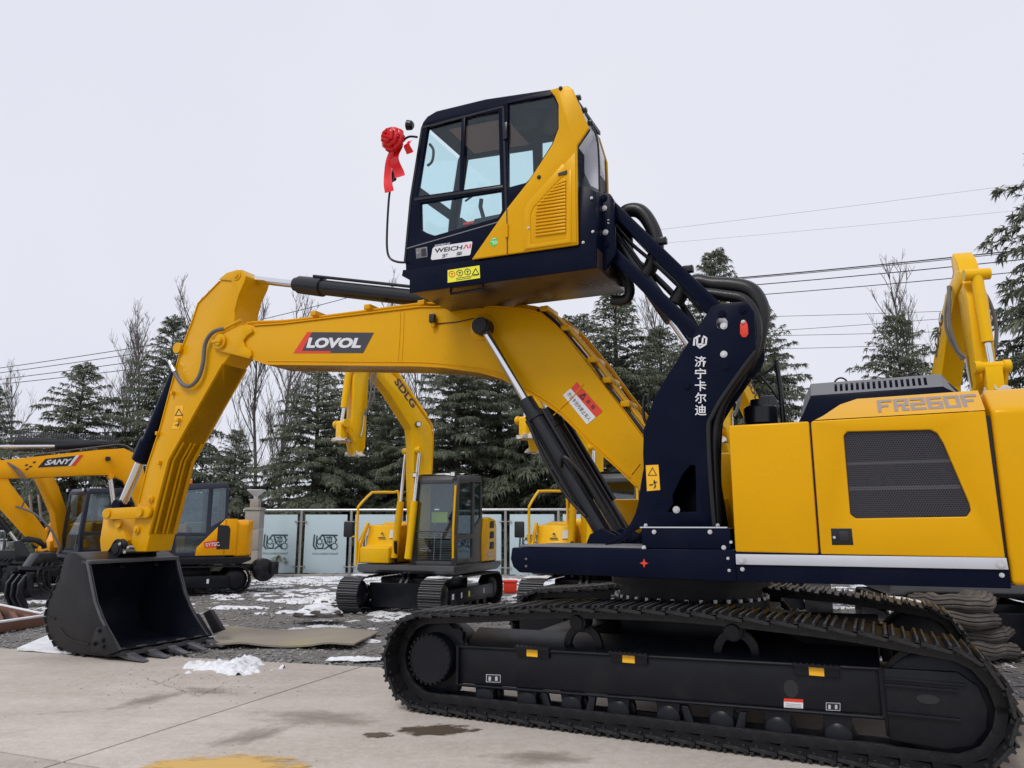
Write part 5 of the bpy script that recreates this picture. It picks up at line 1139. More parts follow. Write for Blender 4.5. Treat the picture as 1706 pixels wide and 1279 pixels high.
# rusty steel frame with snow on it
fr_ = empty('steel_frame', None, G(20, 1040)); tag(fr_, 'rusty steel lattice frame lying on the ground with snow on it', 'frame')
fo = Vector(fr_.location); L0 = G(-60, 1010) - fo; L1 = G(68, 1040) - fo; K0 = G(-60, 1062) - fo; K1 = G(72, 1041) - fo
def beam(a, b_, w, hh, m, name, parent, z=0.0):
    a, b_ = Vector(a), Vector(b_); d = (b_ - a); L_ = d.length; ang = math.atan2(d.y, d.x); c_ = (a + b_) / 2
    return MB().box((c_.x, c_.y, z + hh / 2), (L_, w, hh), Matrix.Rotation(ang, 3, 'Z')).build(name, m, parent, bevel=0.004)
off = Vector((0.0, 0, 0))
beam(L0, L1, 0.10, 0.16, 'rust', 'long_beam', fr_); beam(L0 + Vector((0, 0, 0)), L1, 0.06, 0.02, 'snow', 'snow_strip', fr_, 0.162) 
beam(K0, K1, 0.10, 0.13, 'rust', 'long_beam', fr_); beam(K0, K1, 0.09, 0.03, 'snow', 'snow_strip', fr_, 0.132)
L2 = L0 + (L0 - K0) * 0.55; 
for f in (0.25, 0.45, 0.65, 0.82): 
    beam(L0.lerp(L1, f), K0.lerp(K1, f), 0.07, 0.12, 'rust', 'cross_beam', fr_)
# heap of worn tyres
random.seed(5)
tz = 0.0
for k, (px, sx, sy_, hh, rot, dx, dy, lab) in enumerate(((1640, 0.50, 0.40, 0.10, 10, 0.10, 0.0, 'bottom worn grey tyre in the crushed tyre pile'), (1640, 0.47, 0.40, 0.085, 200, 0.12, 0.02, 'second lowest squashed tyre in the worn pile'), (1615, 0.52, 0.40, 0.105, 30, -0.04, 0.0, 'squashed brown tyre second from the top of the pile'), (1600, 0.52, 0.40, 0.11, 120, -0.10, 0.05, 'topmost squashed grey tyre on the worn tyre pile'))):
    q = G(1618, 1092); b = MB(); n1_, n2_ = 60, 48
    for i in range(n1_):
        u = 2 * math.pi * i / n1_
        for j in range(n2_):
            v = 2 * math.pi * j / n2_; gro = 0.84 if (j % 4 == 0 and math.cos(v) > -0.4) else 1.0
            wob = 1 + 0.20 * noise.noise(Vector((math.cos(u) * 1.5, math.sin(u) * 1.5, k * 3)))
            R0 = 0.72 + 0.10 * noise.noise(Vector((math.cos(u), math.sin(u), k * 7.7)))
            rx = (R0 + 0.30 * math.cos(v) * gro) * wob
            zz = hh * math.sin(v) * gro + 0.05 * noise.noise(Vector((math.cos(u) * 1.8, math.sin(u) * 1.8, k * 5 + 2)))
            b.v.append((sx * rx * math.cos(u), sy_ * rx * math.sin(u), zz))
    for i in range(n1_):
        for j in range(n2_): b.f.append((i * n2_ + j, ((i + 1) % n1_) * n2_ + j, ((i + 1) % n1_) * n2_ + (j + 1) % n2_, i * n2_ + (j + 1) % n2_))
    o = b.build('worn_tyre', 'old_rubber', None, angle=30); o.location = (q.x + dx, q.y + dy + 0.05, tz + hh * 0.95); o.rotation_euler = (R(random.uniform(-4, 4)), R(random.uniform(-4, 4)), R(rot)); tz += hh * 1.85
    tag(o, lab, 'tyre', 'worn tyres in the pile')
# ------------------------------------------------------------------ the smaller excavators behind
mat('grey_cab', (0.055, 0.057, 0.062), 0.42, coat=0.1, var=0.15)
mat('blue_black', (0.014, 0.02, 0.04), 0.4, coat=0.1, var=0.2)
mat('cloth', (0.55, 0.50, 0.44), 0.85, var=0.2, vscale=9, bump=0.3, bscale=25)
mat('hivis', (0.55, 0.70, 0.05), 0.7)
mat('interior_grey', (0.10, 0.115, 0.13), 0.7)
glass('screen_glass', (0.74, 0.82, 0.82), 0.2); glass('side_glass', (0.70, 0.79, 0.82), 0.2)
def snow_cover(parent, x0, x1, y0, y1, z, h_, seed, thr=0.0):
    b = MB(); n1_, n2_ = 18, 8; ids = {}
    for i in range(n1_ + 1):
        for j in range(n2_ + 1):
            x, y = x0 + (x1 - x0) * i / n1_, y0 + (y1 - y0) * j / n2_; v = noise.fractal(Vector((x * 2.5, y * 2.5, seed)), 0.9, 2, 3) - thr
            b.v.append((x, y, (z(x) if callable(z) else z) + max(-0.01, min(h_, h_ * (0.5 + v)))))
    for i in range(n1_):
        for j in range(n2_): a = i * (n2_ + 1) + j; b.f.append((a, a + 1, a + n2_ + 2, a + n2_ + 1))
    return b.build('snow_cover', 'snow', parent, angle=80)
def small_excavator(label, C, F, style, boom_turn, group, shoes=(True, True), cab=(-0.45, 0.72), tail=-1.5, cover_snow=True, front='sdlg', under_turn=0.0):
    F = Vector((F[0], F[1])).normalized(); yaw = math.atan2(F.y, F.x)
    E_ = empty('small_excavator', None, (C[0], C[1], -0.03), yaw); tag(E_, label, 'excavator', group)
    S = style == 'a'                                    # a: bright yellow with grey cab, b: orange-yellow with blue-black cab
    body = 'yellow_bright' if S else 'orange_yellow'; cabm = 'grey_cab' if S else 'blue_black'; dark = 'grey_cab' if S else 'black_paint'
    path = track_path(1.15, 0.33, -1.15, 0.33, 0.33, [(0.6, 0.665), (0, 0.668), (-0.6, 0.665)])
    for k, sd in enumerate((1, -1)):
        tr = empty('track', E_); y = 0.85 * sd
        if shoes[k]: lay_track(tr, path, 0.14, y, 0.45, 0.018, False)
        else:
            b = MB(); n_ = len(path); inn = inset_poly(path, 0.03)
            b.prism(path, y - 0.225, y + 0.225, [inn]); b.build('track_belt', 'track_metal', tr)
        MB().prism([(1.0, 0.44), (1.0, 0.16), (-1.0, 0.16), (-1.0, 0.44)], y - 0.12, y + 0.19 * sd).build('track_beam', 'frame_black', tr, bevel=0.02)
        for x, r_ in ((1.15, 0.25), (-1.15, 0.25)):
            MB().lathe((x, y - 0.17, 0.33), (0, 1, 0), [(0, r_ * 0.6), (0.03, r_ * 0.8), (0.06, r_), (0.28, r_), (0.31, r_ * 0.8), (0.34, r_ * 0.6)], 24).build('end_wheel', 'frame_black', tr)
        for i in range(5): MB().lathe((-0.7 + 0.35 * i, y - 0.13, 0.12), (0, 1, 0), [(0, 0.07), (0.26, 0.07)], 12).build('bottom_roller', 'frame_black', tr)
        if sd == 1:
            for x, m_, w in ((0.85, 'white_paint', .09), (0.5, 'white_paint', .05), (0.15, 'sticker_lemon', .07), (-0.55, 'white_paint', .05)): MB().box2((x, y + 0.19, 0.27), (x + w, y + 0.193, 0.37)).build('sticker', m_, tr)
        if cover_snow: snow_cover(tr, 0.55, 1.25, y - 0.22, y + 0.22, lambda x: 0.665 - 0.09 * max(0, x - 1.0) * 2, 0.035, sd * 3.3 + C[0])
    MB().box2((-0.6, -0.66, 0.30), (0.6, 0.66, 0.62)).build('centre_frame', 'frame_black', E_, bevel=0.03)
    MB().lathe((0, 0, 0.6), (0, 0, 1), [(0, 0.48), (0.12, 0.48)], 32).build('swing_ring', 'frame_black', E_)
    if S:
        bl = empty('dozer_blade', E_)
        prof = [(1.30, 0.10), (1.36, 0.10), (1.38, 0.32), (1.45, 0.54), (1.38, 0.55), (1.30, 0.34)]
        MB().prism([(a - 0.35, c_) for a, c_ in prof], -0.60, 0.60).build('blade_plate', 'frame_black', bl, bevel=0.01)
        for y in (-0.35, 0.35): MB().tube([(0.5, y, 0.40), (0.98, y, 0.25)], 0.06, 8).build('blade_arm', 'frame_black', bl)
        for y in (-0.12, 0.0): MB().tube([(0.62, y, 0.66), (0.98, y, 0.36)], 0.028, 8).build('blade_ram', 'steel', bl)
        for y in (-0.12, 0.0): MB().lathe((0.62, y - 0.03, 0.66), (0, 1, 0), [(0, 0.075), (0.06, 0.075)], 16).build('ram_lug', 'frame_black', bl)
    # deck and bodywork
    up = empty('upper_body', E_)
    MB().prism([(0.86, 0.84), (0.88, 0.76), (0.80, 0.70), (tail + 0.25, 0.70), (tail + 0.05, 0.78), (tail + 0.05, 0.86), (0.86, 0.86)], -1.03, 1.04).build('deck', dark, up, bevel=0.02)
    cx0, cx1 = cab
    b = MB(); xs = [tail + 0.45, tail + 0.15, tail]; yw = [1.03, 0.98, 0.7]; 
    for k, (x, y) in enumerate(zip(xs, yw)):
        b.v += [(x, y, 0.86), (x, y, 1.62), (x, y - 0.1, 1.72), (x, -y + 0.1, 1.72), (x, -y, 1.62), (x, -y, 0.86)]
        if k: b.f += [((k - 1) * 6 + i, (k - 1) * 6 + (i + 1) % 6, k * 6 + (i + 1) % 6, k * 6 + i) for i in range(6)]
    b.f += [tuple(range(6)), tuple(reversed(range(12, 18)))]; b.build('counterweight', body, up, bevel=0.05, seg=3, angle=50)
    px0, px1 = tail + 0.46, cx0 + 0.02
    if S:
        sp = [(px1, 0.88), (px1, 1.42), (px1 - 0.12, 1.74), (px0 + 0.2, 1.76), (px0 - 0.1, 1.70), (px0 - 0.1, 0.88)]
    else:
        sp = [(px1 + 0.62, 0.90), (px1 + 0.60, 1.08), (px1, 1.74), (px0 - 0.05, 1.74), (px0 - 0.05, 0.90)]
    if S: MB().prism(sp, 0.2, 1.045).build('side_panel', body, up, bevel=0.03, seg=3)
    else:
        MB().prism(sp, 1.022, 1.045).build('side_panel', body, up, bevel=0.008)
        MB().prism([(px1 - 0.03, 0.90), (px1 - 0.03, 1.74), (px0 - 0.05, 1.74), (px0 - 0.05, 0.90)], 0.06, 1.021).build('rear_housing', body, up, bevel=0.03)
    if S:
        for k in range(3):
            z = 1.12 + 0.21 * k; MB().prism([(px0 + 0.02, z), (px0 + 0.02, z + 0.14), (px0 + 0.22, z + 0.14), (px0 + 0.26, z)], 1.04, 1.05).build('side_vent', 'print_black', up, bevel=0.004)
        lettering('B680F', [(px0 + 0.34, 1.052, 0.97), (px0 + 0.02, 1.052, 0.97), (px0 + 0.02, 1.052, 1.05), (px0 + 0.34, 1.052, 1.05)], 'white_paint', up, bold=0.02)
    else:
        MB().prism([(px0 + 0.10, 1.04), (px0 + 0.10, 1.50), (px0 + 0.14, 1.58), (px0 + 0.34, 1.60), (px0 + 0.38, 1.56), (px0 + 0.38, 1.04)], 1.044, 1.05).build('side_vent', 'print_black', up)
        if front == 'sany': MB().prism([(px1 + 0.42, 1.07), (px1 + 0.46, 1.20), (px1 + 0.10, 1.26), (px1 + 0.06, 1.10)], 1.045, 1.049).build('sticker', 'red', up)
        if front == 'sany': lettering('SY75C', [(px1 + 0.40, 1.051, 1.10), (px1 + 0.10, 1.051, 1.12), (px1 + 0.12, 1.051, 1.21), (px1 + 0.42, 1.051, 1.18)], 'white_paint', up, bold=0.02)
        MB().box2((px1 - 0.005, 1.04, 0.92), (px1 + 0.005, 1.049, 1.72)).build('door_gap', 'print_black', up)
    MB().box2((cx0 - 0.3, -1.02, 0.86), (0.0, 0.05, 1.66)).build('engine_hood', body, up, bevel=0.05)
    # tool box side with steps
    tp_ = [(0.83, 0.88), (0.83, 1.18), (0.62, 1.20), (0.50, 1.60), (-0.1, 1.62), (-0.1, 0.88)]
    MB().prism(tp_, -1.02, -0.36).build('tool_box', body, up, bevel=0.03, seg=3)
    MB().prism([(0.86, 0.88), (0.84, 1.25), (0.55, 1.66), (0.48, 1.62), (0.74, 1.22), (0.74, 0.88)], -1.06, -1.00).build('tool_box_cheek', body, up, bevel=0.015)
    if S:
        b = MB(); b.add([(0.572, -0.66, 1.47), (0.585, -0.62, 1.42), (0.585, -0.70, 1.42)], [(0, 1, 2)]); b.add([(0.59, -0.74, 1.37), (0.598, -0.74, 1.345), (0.598, -0.58, 1.345), (0.59, -0.58, 1.37)], [(0, 1, 2, 3)])
        o = b.build('printed_mark', 'print_dark', up, smooth=False); o.location = (0.012, 0, 0.0)
        MB().box((0.58, -0.44, 1.43), (0.01, 0.11, 0.16), Matrix.Rotation(R(-16), 3, 'Y')).build('sticker', 'white_paint', up)
        hr = empty('hand_rail', E_)
        MB().tube(smooth_path([(0.86, -1.06, 0.84), (0.86, -1.06, 1.3), (0.86, -1.06, 1.86), (0.83, -1.05, 1.98), (0.48, -1.02, 2.22), (0.40, -0.98, 2.25), (0.28, -0.62, 2.25), (0.27, -0.50, 2.22), (0.27, -0.48, 1.62)], 4), 0.026, 8).build('rail_tube', body, hr)
        MB().tube([(0.87, -1.06, 1.38), (0.90, -1.16, 1.38)], 0.012, 6).build('mirror_stalk', body, hr)
        MB().box((0.90, -1.24, 1.52), (0.05, 0.20, 0.30)).build('mirror', 'print_black', hr, bevel=0.03)
        hs_ = [(0.60, -0.30, 1.55), (0.66, -0.28, 1.4), (0.72, -0.30, 1.2), (0.66, -0.25, 0.98)]
        MB().tube(smooth_path(hs_), 0.02, 6).build('hose', 'rubber', up); MB().tube([(0.80, -0.24, 1.3), (0.66, -0.3, 0.86)], 0.035, 6).build('hose', 'rubber', up)
    # cab
    cb_ = empty('cab', E_); y0, y1 = 0.08, 1.02; zt = 2.58
    prof = [(cx1 + 0.02, 0.86), (cx1 + 0.06, 1.35), (cx1 - 0.03, 2.45), (cx1 - 0.10, 2.54), (cx0 + 0.08, zt), (cx0, zt - 0.06), (cx0 - 0.02, 1.70), (cx0, 1.5), (cx0, 0.86)]
    md = cx0 + (cx1 - cx0) * 0.34
    win = [[(cx1 - 0.06, 1.42), (cx1 - 0.11, 2.38), (md + 0.06, 2.44), (md + 0.06, 1.42)], [(cx1 - 0.08, 0.98), (cx1 - 0.05, 1.34), (md + 0.06, 1.34), (md + 0.06, 0.98)], [(md - 0.04, 1.55), (md - 0.04, 2.44), (cx0 + 0.06, 2.46), (cx0 + 0.05, 1.75)]]
    for a, c_ in ((y1 - 0.05, y1), (y0, y0 + 0.05)):
        MB().prism(prof, a, c_, win).build('side_frame', cabm, cb_, bevel=0.01)
    for w in win:
        p = inset_poly(w, -0.005); MB().prism(p, y1 - 0.03, y1 - 0.026).build('side_window', 'side_glass', cb_, smooth=False); MB().prism(p, y0 + 0.02, y0 + 0.024).build('side_window', 'side_glass', cb_, smooth=False)
    MB().prism([(cx1 - 0.03, 2.45), (cx1 - 0.10, 2.54), (cx0 + 0.08, zt), (cx0, zt - 0.06), (cx0, zt - 0.11), (cx1 - 0.05, 2.40)], y0 + 0.05, y1 - 0.05).build('roof', cabm, cb_, bevel=0.01)
    MB().prism([(cx0, 0.86), (cx0, zt - 0.06), (cx0 + 0.04, zt - 0.06), (cx0 + 0.04, 0.86)], y0 + 0.05, y1 - 0.05).build('rear_wall', cabm, cb_) if S else None
    MB().prism([(cx0, 0.86), (cx0, 1.55), (cx0 + 0.04, 1.55), (cx0 + 0.04, 0.86)], y0 + 0.05, y1 - 0.05).build('rear_wall', cabm, cb_)if not S else None
    MB().box2((cx0, y0, 0.86), (cx1, y1, 0.90)).build('floor', 'black_paint', cb_)
    for a, c_ in ((y1 - 0.10, y1 - 0.05), (y0 + 0.05, y0 + 0.10)): MB().prism([(cx1 + 0.02, 0.86), (cx1 + 0.06, 1.35), (cx1 - 0.03, 2.45), (cx1 - 0.08, 2.45), (cx1 + 0.0, 1.35), (cx1 - 0.04, 0.86)], a, c_).build('front_pillar', cabm, cb_, bevel=0.008)
    MB().prism([(cx1 + 0.01, 0.94), (cx1 + 0.045, 1.35), (cx1 - 0.04, 2.42), (cx1 - 0.047, 2.42), (cx1 + 0.038, 1.35), (cx1 + 0.003, 0.94)], y0 + 0.10, y1 - 0.10).build('windscreen', 'screen_glass', cb_, smooth=False)
    for z in (0.90, 2.42): MB().box((cx1 + (0.0 if z < 1 else -0.05), (y0 + y1) / 2, z), (0.06, y1 - y0 - 0.2, 0.08)).build('screen_rail', cabm, cb_, bevel=0.008)
    if S:
        for k in range(13): z = 0.98 + 0.042 * k; MB().tube([(cx1 + 0.055, y0 + 0.06, z), (cx1 + 0.055, y1 - 0.08, z)], 0.0055 if k < 12 else 0.012, 5).build('screen_guard_bar', cabm, cb_)
        MB().tube([(cx1 + 0.07, y1 - 0.04, 1.0), (cx1 + 0.08, y1 - 0.04, 1.5), (cx1 + 0.0, y1 - 0.04, 2.34)], 0.022, 8).build('grab_bar', body, cb_)
        MB().tube([(cx1 + 0.03, y0 + 0.08, 1.7), (cx1 - 0.0, y0 + 0.08, 2.35)], 0.016, 6).build('wiper_arm', 'print_black', cb_)
    for y in (y0 + 0.05, y1 - 0.08):
        MB().box((cx1 + 0.02, y, 2.55 if S else 2.5), (0.06, 0.11, 0.10)).build('roof_lamp', 'print_black', cb_, bevel=0.01); MB().box((cx1 + 0.053, y, 2.55 if S else 2.5), (0.008, 0.08, 0.07)).build('lamp_lens', 'lamp_glass', cb_)
    if cover_snow: snow_cover(cb_, cx0 + 0.05, cx1 - 0.14, y0 + 0.05, y1 - 0.05, lambda x: 2.545 + (cx1 - x) * 0.03, 0.04, C[0] * 1.7, -0.1)
    it_ = MB(); mx_ = (cx0 + cx1) / 2 - 0.1; it_.box((mx_, 0.55, 1.22), (0.45, 0.45, 0.16)); it_.box((mx_ - 0.02, 0.55, 1.02), (0.35, 0.35, 0.25)); it_.box((mx_ - 0.24, 0.55, 1.58), (0.12, 0.42, 0.6)); it_.box((mx_ - 0.28, 0.55, 1.98), (0.08, 0.24, 0.16)); it_.build('seat', 'interior_grey', cb_, bevel=0.03)
    for y in (0.30, 0.82): MB().box((mx_ + 0.12, y, 1.30), (0.4, 0.1, 0.14)).build('console', 'interior_grey', cb_, bevel=0.02); MB().tube([(mx_ + 0.28, y, 1.36), (mx_ + 0.30, y, 1.55)], 0.02, 6).build('joystick', 'print_black', cb_)
    for y in (0.48, 0.62): MB().tube([(cx1 - 0.12, y, 0.9), (cx1 - 0.16, y, 1.45)], 0.014, 6).build('travel_lever', 'steel', cb_)
    if S: 
        MB().box((mx_ + 0.28, 0.45, 1.75), (0.02, 0.34, 0.2)).build('document_sleeve', 'hivis', cb_); MB().box((cx1 - 0.2, 0.5, 0.93), (0.3, 0.6, 0.03)).build('floor_mat', 'blue_black', cb_)
    # boom, stick
    bo = empty('boom', E_, (0.60, -0.02, 0), R(boom_turn))
    if front == 'sdlg':
        pts = [(-0.30, 0.95), (-0.37, 1.6), (-0.37, 2.61), (-0.40, 3.32), (-0.34, 3.55), (-0.06, 3.83), (0.47, 4.36), (0.85, 4.62), (1.22, 4.74), (1.38, 4.68), (1.36, 4.52), (1.10, 4.44), (0.70, 4.10), (0.13, 3.45), (0.08, 3.12), (0.06, 2.5), (0.0, 1.5), (0.02, 0.95)]
        MB().prism(pts, -0.13, 0.13).build('boom_box', body, bo, bevel=0.015, seg=2)
        # hoist rams either side
        for y in (-0.22, 0.22):
            MB().cyl((0.22, y, 0.98), (0.10, y, 2.05), 0.07, 16).build('ram_barrel', body, bo); MB().cyl((0.10, y, 2.05), (-0.0, y, 3.02), 0.036, 16).build('ram_rod', 'chrome', bo)
        MB().cyl((-0.0, -0.27, 3.04), (-0.0, 0.27, 3.04), 0.07, 16).build('ram_pin', body, bo)
        # arm ram on the top edge
        MB().cyl((-0.28, 0, 3.75), (0.55, 0, 4.62), 0.065, 14).build('arm_ram', body, bo)
        MB().cyl((0.55, 0, 4.62), (1.0, 0, 4.98), 0.03, 12).build('arm_ram_rod', 'chrome', bo)
        for y in (0.09, 0.03): MB().tube(smooth_path([(-0.40, y, 2.4), (-0.43, y, 3.3), (-0.38, y, 3.6), (-0.08, y, 3.90), (0.45, y, 4.42), (0.9, y, 4.70)]), 0.014, 6).build('hydraulic_pipe', body, bo)
        MB().lathe((0.0, 0.13, 3.55), (0.3, 1, 0), [(0, 0.03), (0.03, 0.06), (0.06, 0.06)], 12).build('boom_lamp', 'print_black', bo); MB().lathe((0.018, 0.19, 3.55), (0.3, 1, 0), [(0, 0.045), (0.008, 0.045)], 12).build('lamp_lens', 'lamp_glass', bo)
        for y, sg in ((0.134, 1), (-0.134, -1)):
            d = Vector((-0.53, 0, -0.53)).normalized(); n_ = Vector((-d.z, 0, d.x)); st_ = Vector((0.60, y, 4.32)); hh = 0.15; L_ = 0.66
            if sg > 0: q = [st_ - n_ * -hh * 0 , st_ + d * L_, st_ + d * L_, st_]; q = [st_ + n_ * 0.0, st_ + d * L_, st_ + d * L_ - n_ * hh, st_ - n_ * hh]; q = [q[3], q[2], q[1], q[0]] if (q[1] - q[0]).cross(q[3] - q[0]).y < 0 else q
            else: q = [st_ + d * L_, st_, st_ - n_ * hh, st_ + d * L_ - n_ * hh]; q = q if (q[1] - q[0]).cross(q[3] - q[0]).y < 0 else [q[3], q[2], q[1], q[0]]
            lettering('SDLG', q, 'print_dark', bo, bold=0.03, lift=0.002)
        sk_ = empty('stick', E_, (0.60, -0.02, 0), R(boom_turn))
        MB().prism([(1.05, 4.95), (1.14, 5.0), (1.26, 4.85), (1.48, 4.3), (1.47, 3.1), (1.40, 2.86), (1.26, 2.84), (1.18, 3.0), (1.16, 4.3), (1.06, 4.75)], -0.11, 0.11).build('stick_box', body, sk_, bevel=0.012)
        MB().cyl((1.52, 0, 4.55), (1.60, 0, 3.72), 0.065, 14).build('bucket_ram', body, sk_); MB().cyl((1.60, 0, 3.72), (1.64, 0, 3.42), 0.033, 12).build('bucket_ram_rod', 'chrome', sk_)
        MB().cyl((1.52, -0.14, 4.58), (1.52, 0.14, 4.58), 0.07, 12).build('ram_pivot', body, sk_)
        MB().cyl((1.64, -0.18, 3.42), (1.64, 0.18, 3.42), 0.06, 14).build('link_pin', body, sk_)
        for y in (-0.15, 0.15): MB().tube([(1.64, y, 3.42), (1.44, y, 3.10)], 0.035, 6).build('side_link', body, sk_); MB().lathe((1.64, y - 0.035, 3.42), (0, 1, 0), [(0, 0.075), (0.07, 0.075)], 12).build('link_boss', body, sk_)
        MB().prism([(1.58, 3.42), (1.70, 3.42), (1.70, 3.12), (1.62, 3.06), (1.57, 3.14)], -0.09, 0.09).build('bucket_link', body, sk_, bevel=0.01)
        for k, (x, y, z, r_) in enumerate(((1.64, 0.02, 3.08, 0.13), (1.33, 0.10, 2.84, 0.10), (1.34, -0.12, 2.86, 0.10))):
            lump('wrapping_cloth', 'cloth', (x, y, z), r_ * 0.9, r_ * 1.2, r_ * 0.8, k * 3.3 + C[0], 18, 0.7, sk_)
        for y in (0.14, -0.14):
            MB().tube(smooth_path([(0.95, y, 4.62), (1.15, y * 1.5, 4.40), (1.20, y * 1.8, 4.05), (1.22, y * 1.5, 3.75), (1.25, y, 3.62)]), 0.022, 6).build('hose', 'hose_grey', sk_); MB().tube(smooth_path([(1.02, y, 4.60), (1.12, y * 1.9, 4.20), (1.16, y * 1.9, 3.9), (1.24, y * 1.2, 3.60)]), 0.018, 6).build('hose', 'hose_grey', sk_)
            MB().tube(smooth_path([(1.25, y * 0.95, 3.65), (1.26, y * 0.9, 3.4), (1.30, y * 0.9, 3.2)]), 0.016, 6).build('hydraulic_pipe', 'steel', sk_)
    elif front == 'stub':
        MB().prism([(-0.2, 1.0), (0.1, 1.9), (0.42, 2.6), (0.68, 3.0), (0.95, 3.05), (1.0, 2.85), (0.78, 2.5), (0.45, 1.9), (0.22, 1.0)], -0.13, 0.13).build('boom_box', body, bo, bevel=0.015)
        for y in (-0.2, 0.2): MB().cyl((0.65, y, 1.0), (0.8, y, 1.7), 0.06, 14).build('ram_barrel', 'black_paint', bo); MB().cyl((0.8, y, 1.7), (0.95, y, 2.35), 0.034, 12).build('ram_rod', 'chrome', bo)
    elif front == 'sany':
        pts = [(-0.25, 1.0), (0.20, 2.2), (0.46, 2.95), (0.66, 3.27), (0.90, 3.38), (1.4, 3.32), (2.76, 3.08), (3.45, 2.95), (3.62, 2.86), (3.62, 2.70), (3.45, 2.58), (2.74, 2.62), (1.6, 2.72), (1.14, 2.74), (0.86, 2.62), (0.55, 2.1), (0.30, 1.0)]
        MB().prism(pts, -0.13, 0.13).build('boom_box', body, bo, bevel=0.015)
        for y in (-0.2, 0.2): MB().cyl((0.75, y, 1.0), (0.95, y, 1.9), 0.06, 14).build('ram_barrel', 'black_paint', bo); MB().cyl((0.95, y, 1.9), (1.12, y, 2.68), 0.034, 12).build('ram_rod', 'chrome', bo)
        MB().cyl((1.12, -0.24, 2.7), (1.12, 0.24, 2.7), 0.06, 12).build('ram_pin', body, bo)
        MB().cyl((1.0, 0, 3.50), (2.3, 0, 3.36), 0.07, 14).build('arm_ram', 'black_paint', bo); MB().cyl((2.3, 0, 3.36), (3.55, 0, 3.28), 0.04, 12).build('arm_ram_rod', 'chrome', bo)
        for y in (0.1, 0.04): MB().tube(smooth_path([(0.50, y, 3.2), (0.9, y, 3.46), (1.4, y, 3.40), (2.7, y, 3.14), (3.0, y, 3.10)]), 0.014, 6).build('hydraulic_pipe', 'hose_grey', bo)
        MB().box((1.22, 0.16, 3.12), (0.10, 0.08, 0.09)).build('boom_lamp', 'print_black', bo, bevel=0.01)
        YY = 0.132
        MB().prism([(1.75, 3.18), (2.45, 3.06), (2.58, 2.86), (1.90, 2.93)], YY, YY + 0.003).build('sticker', 'print_black', bo); MB().prism([(1.72, 3.185), (1.86, 3.16), (1.99, 2.92), (1.86, 2.933)], YY, YY + 0.005).build('sticker', 'red', bo)
        MB().prism([(1.80, 3.172), (1.87, 3.16), (2.0, 2.92), (1.945, 2.925)], YY, YY + 0.006).build('sticker', 'white_paint', bo)
        for x, z in ((2.62, 3.0), (2.68, 2.90), (2.76, 2.93), (2.74, 2.84)): MB().prism([(x, z), (x + 0.05, z - 0.01), (x + 0.07, z - 0.045), (x + 0.02, z - 0.04)], YY, YY + 0.003).build('sticker', 'print_black', bo)
        lettering('SANY', [(2.46, YY + 0.005, 2.915), (1.99, YY + 0.005, 2.965), (1.93, YY + 0.005, 3.09), (2.40, YY + 0.005, 3.04)], 'white_paint', bo, bold=0.035)
        sk_ = empty('stick', E_, (0.60, -0.02, 0), R(boom_turn))
        MB().prism([(3.72, 3.36), (3.50, 3.42), (3.32, 3.1), (3.05, 2.5), (2.24, 1.42), (2.26, 1.20), (2.42, 1.12), (2.62, 1.30), (3.50, 2.30), (3.74, 2.9)], -0.11, 0.11).build('stick_box', body, sk_, bevel=0.015)
        MB().cyl((3.55, 0, 2.2), (2.95, 0, 1.45), 0.065, 14).build('bucket_ram', 'black_paint', sk_); MB().cyl((2.95, 0, 1.45), (2.78, 0, 1.22), 0.035, 12).build('bucket_ram_rod', 'chrome', sk_)
        for k in range(3): MB().tube(smooth_path([(3.15, 0.15, 2.95), (3.0 - 0.05 * k, 0.20, 2.78), (2.80 - 0.04 * k, 0.22, 2.5), (2.72, 0.2, 2.25), (2.80, 0.16, 1.95)]), 0.013, 6).build('hose', 'hose_grey', sk_)
        MB().tube(smooth_path([(2.9, 0.18, 2.0), (2.55, 0.25, 1.85), (2.2, 0.3, 1.5), (2.0, 0.3, 1.1), (2.1, 0.28, 0.92), (2.4, 0.25, 0.88)]), 0.022, 6).build('hose', 'hose_grey', sk_)
        cl = empty('grab_attachment', E_, (0.60, -0.02, 0), R(boom_turn)); mk = 'black_paint'
        MB().prism([(2.75, 1.28), (2.62, 1.36), (2.36, 1.30), (2.22, 1.14), (2.30, 1.10), (2.45, 1.22), (2.68, 1.24)], -0.16, 0.16).build('coupler_arm', mk, cl, bevel=0.01)
        MB().prism([(2.86, 1.24), (2.72, 1.28), (2.50, 0.95), (2.20, 1.05), (2.10, 0.95), (2.15, 0.84), (2.78, 0.84), (2.80, 0.95)], -0.2, 0.2).build('coupler_body', mk, cl, bevel=0.01)
        MB().lathe((2.46, 0, 0.74), (0, 0, 1), [(0, 0.36), (0.04, 0.40), (0.09, 0.40), (0.10, 0.34)], 28).build('rotator', mk, cl)
        for y in (-0.30, 0.30): MB().prism([(2.92, 0.74), (2.02, 0.74), (2.10, 0.42), (2.25, 0.20), (2.62, 0.20), (2.84, 0.42)], y - 0.02, y + 0.02, [[(2.70, 0.66), (2.52, 0.66), (2.52, 0.52), (2.70, 0.52)], [(2.40, 0.66), (2.20, 0.66), (2.24, 0.50), (2.40, 0.50)]]).build('grab_cheek', mk, cl, bevel=0.008)
        for s_, x0 in ((1, 2.86), (-1, 2.08)):
            jaw = [(x0, 0.70), (x0 + 0.12 * s_, 0.52), (x0 + 0.12 * s_, 0.26), (x0 - 0.02 * s_, 0.05), (x0 - 0.16 * s_, -0.06), (x0 - 0.10 * s_, 0.10), (x0 + 0.02 * s_, 0.30), (x0 - 0.02 * s_, 0.52)]
            for y in (-0.24, 0.0, 0.24): MB().prism(jaw, y - 0.035, y + 0.035).build('grab_jaw', mk, cl, bevel=0.01)
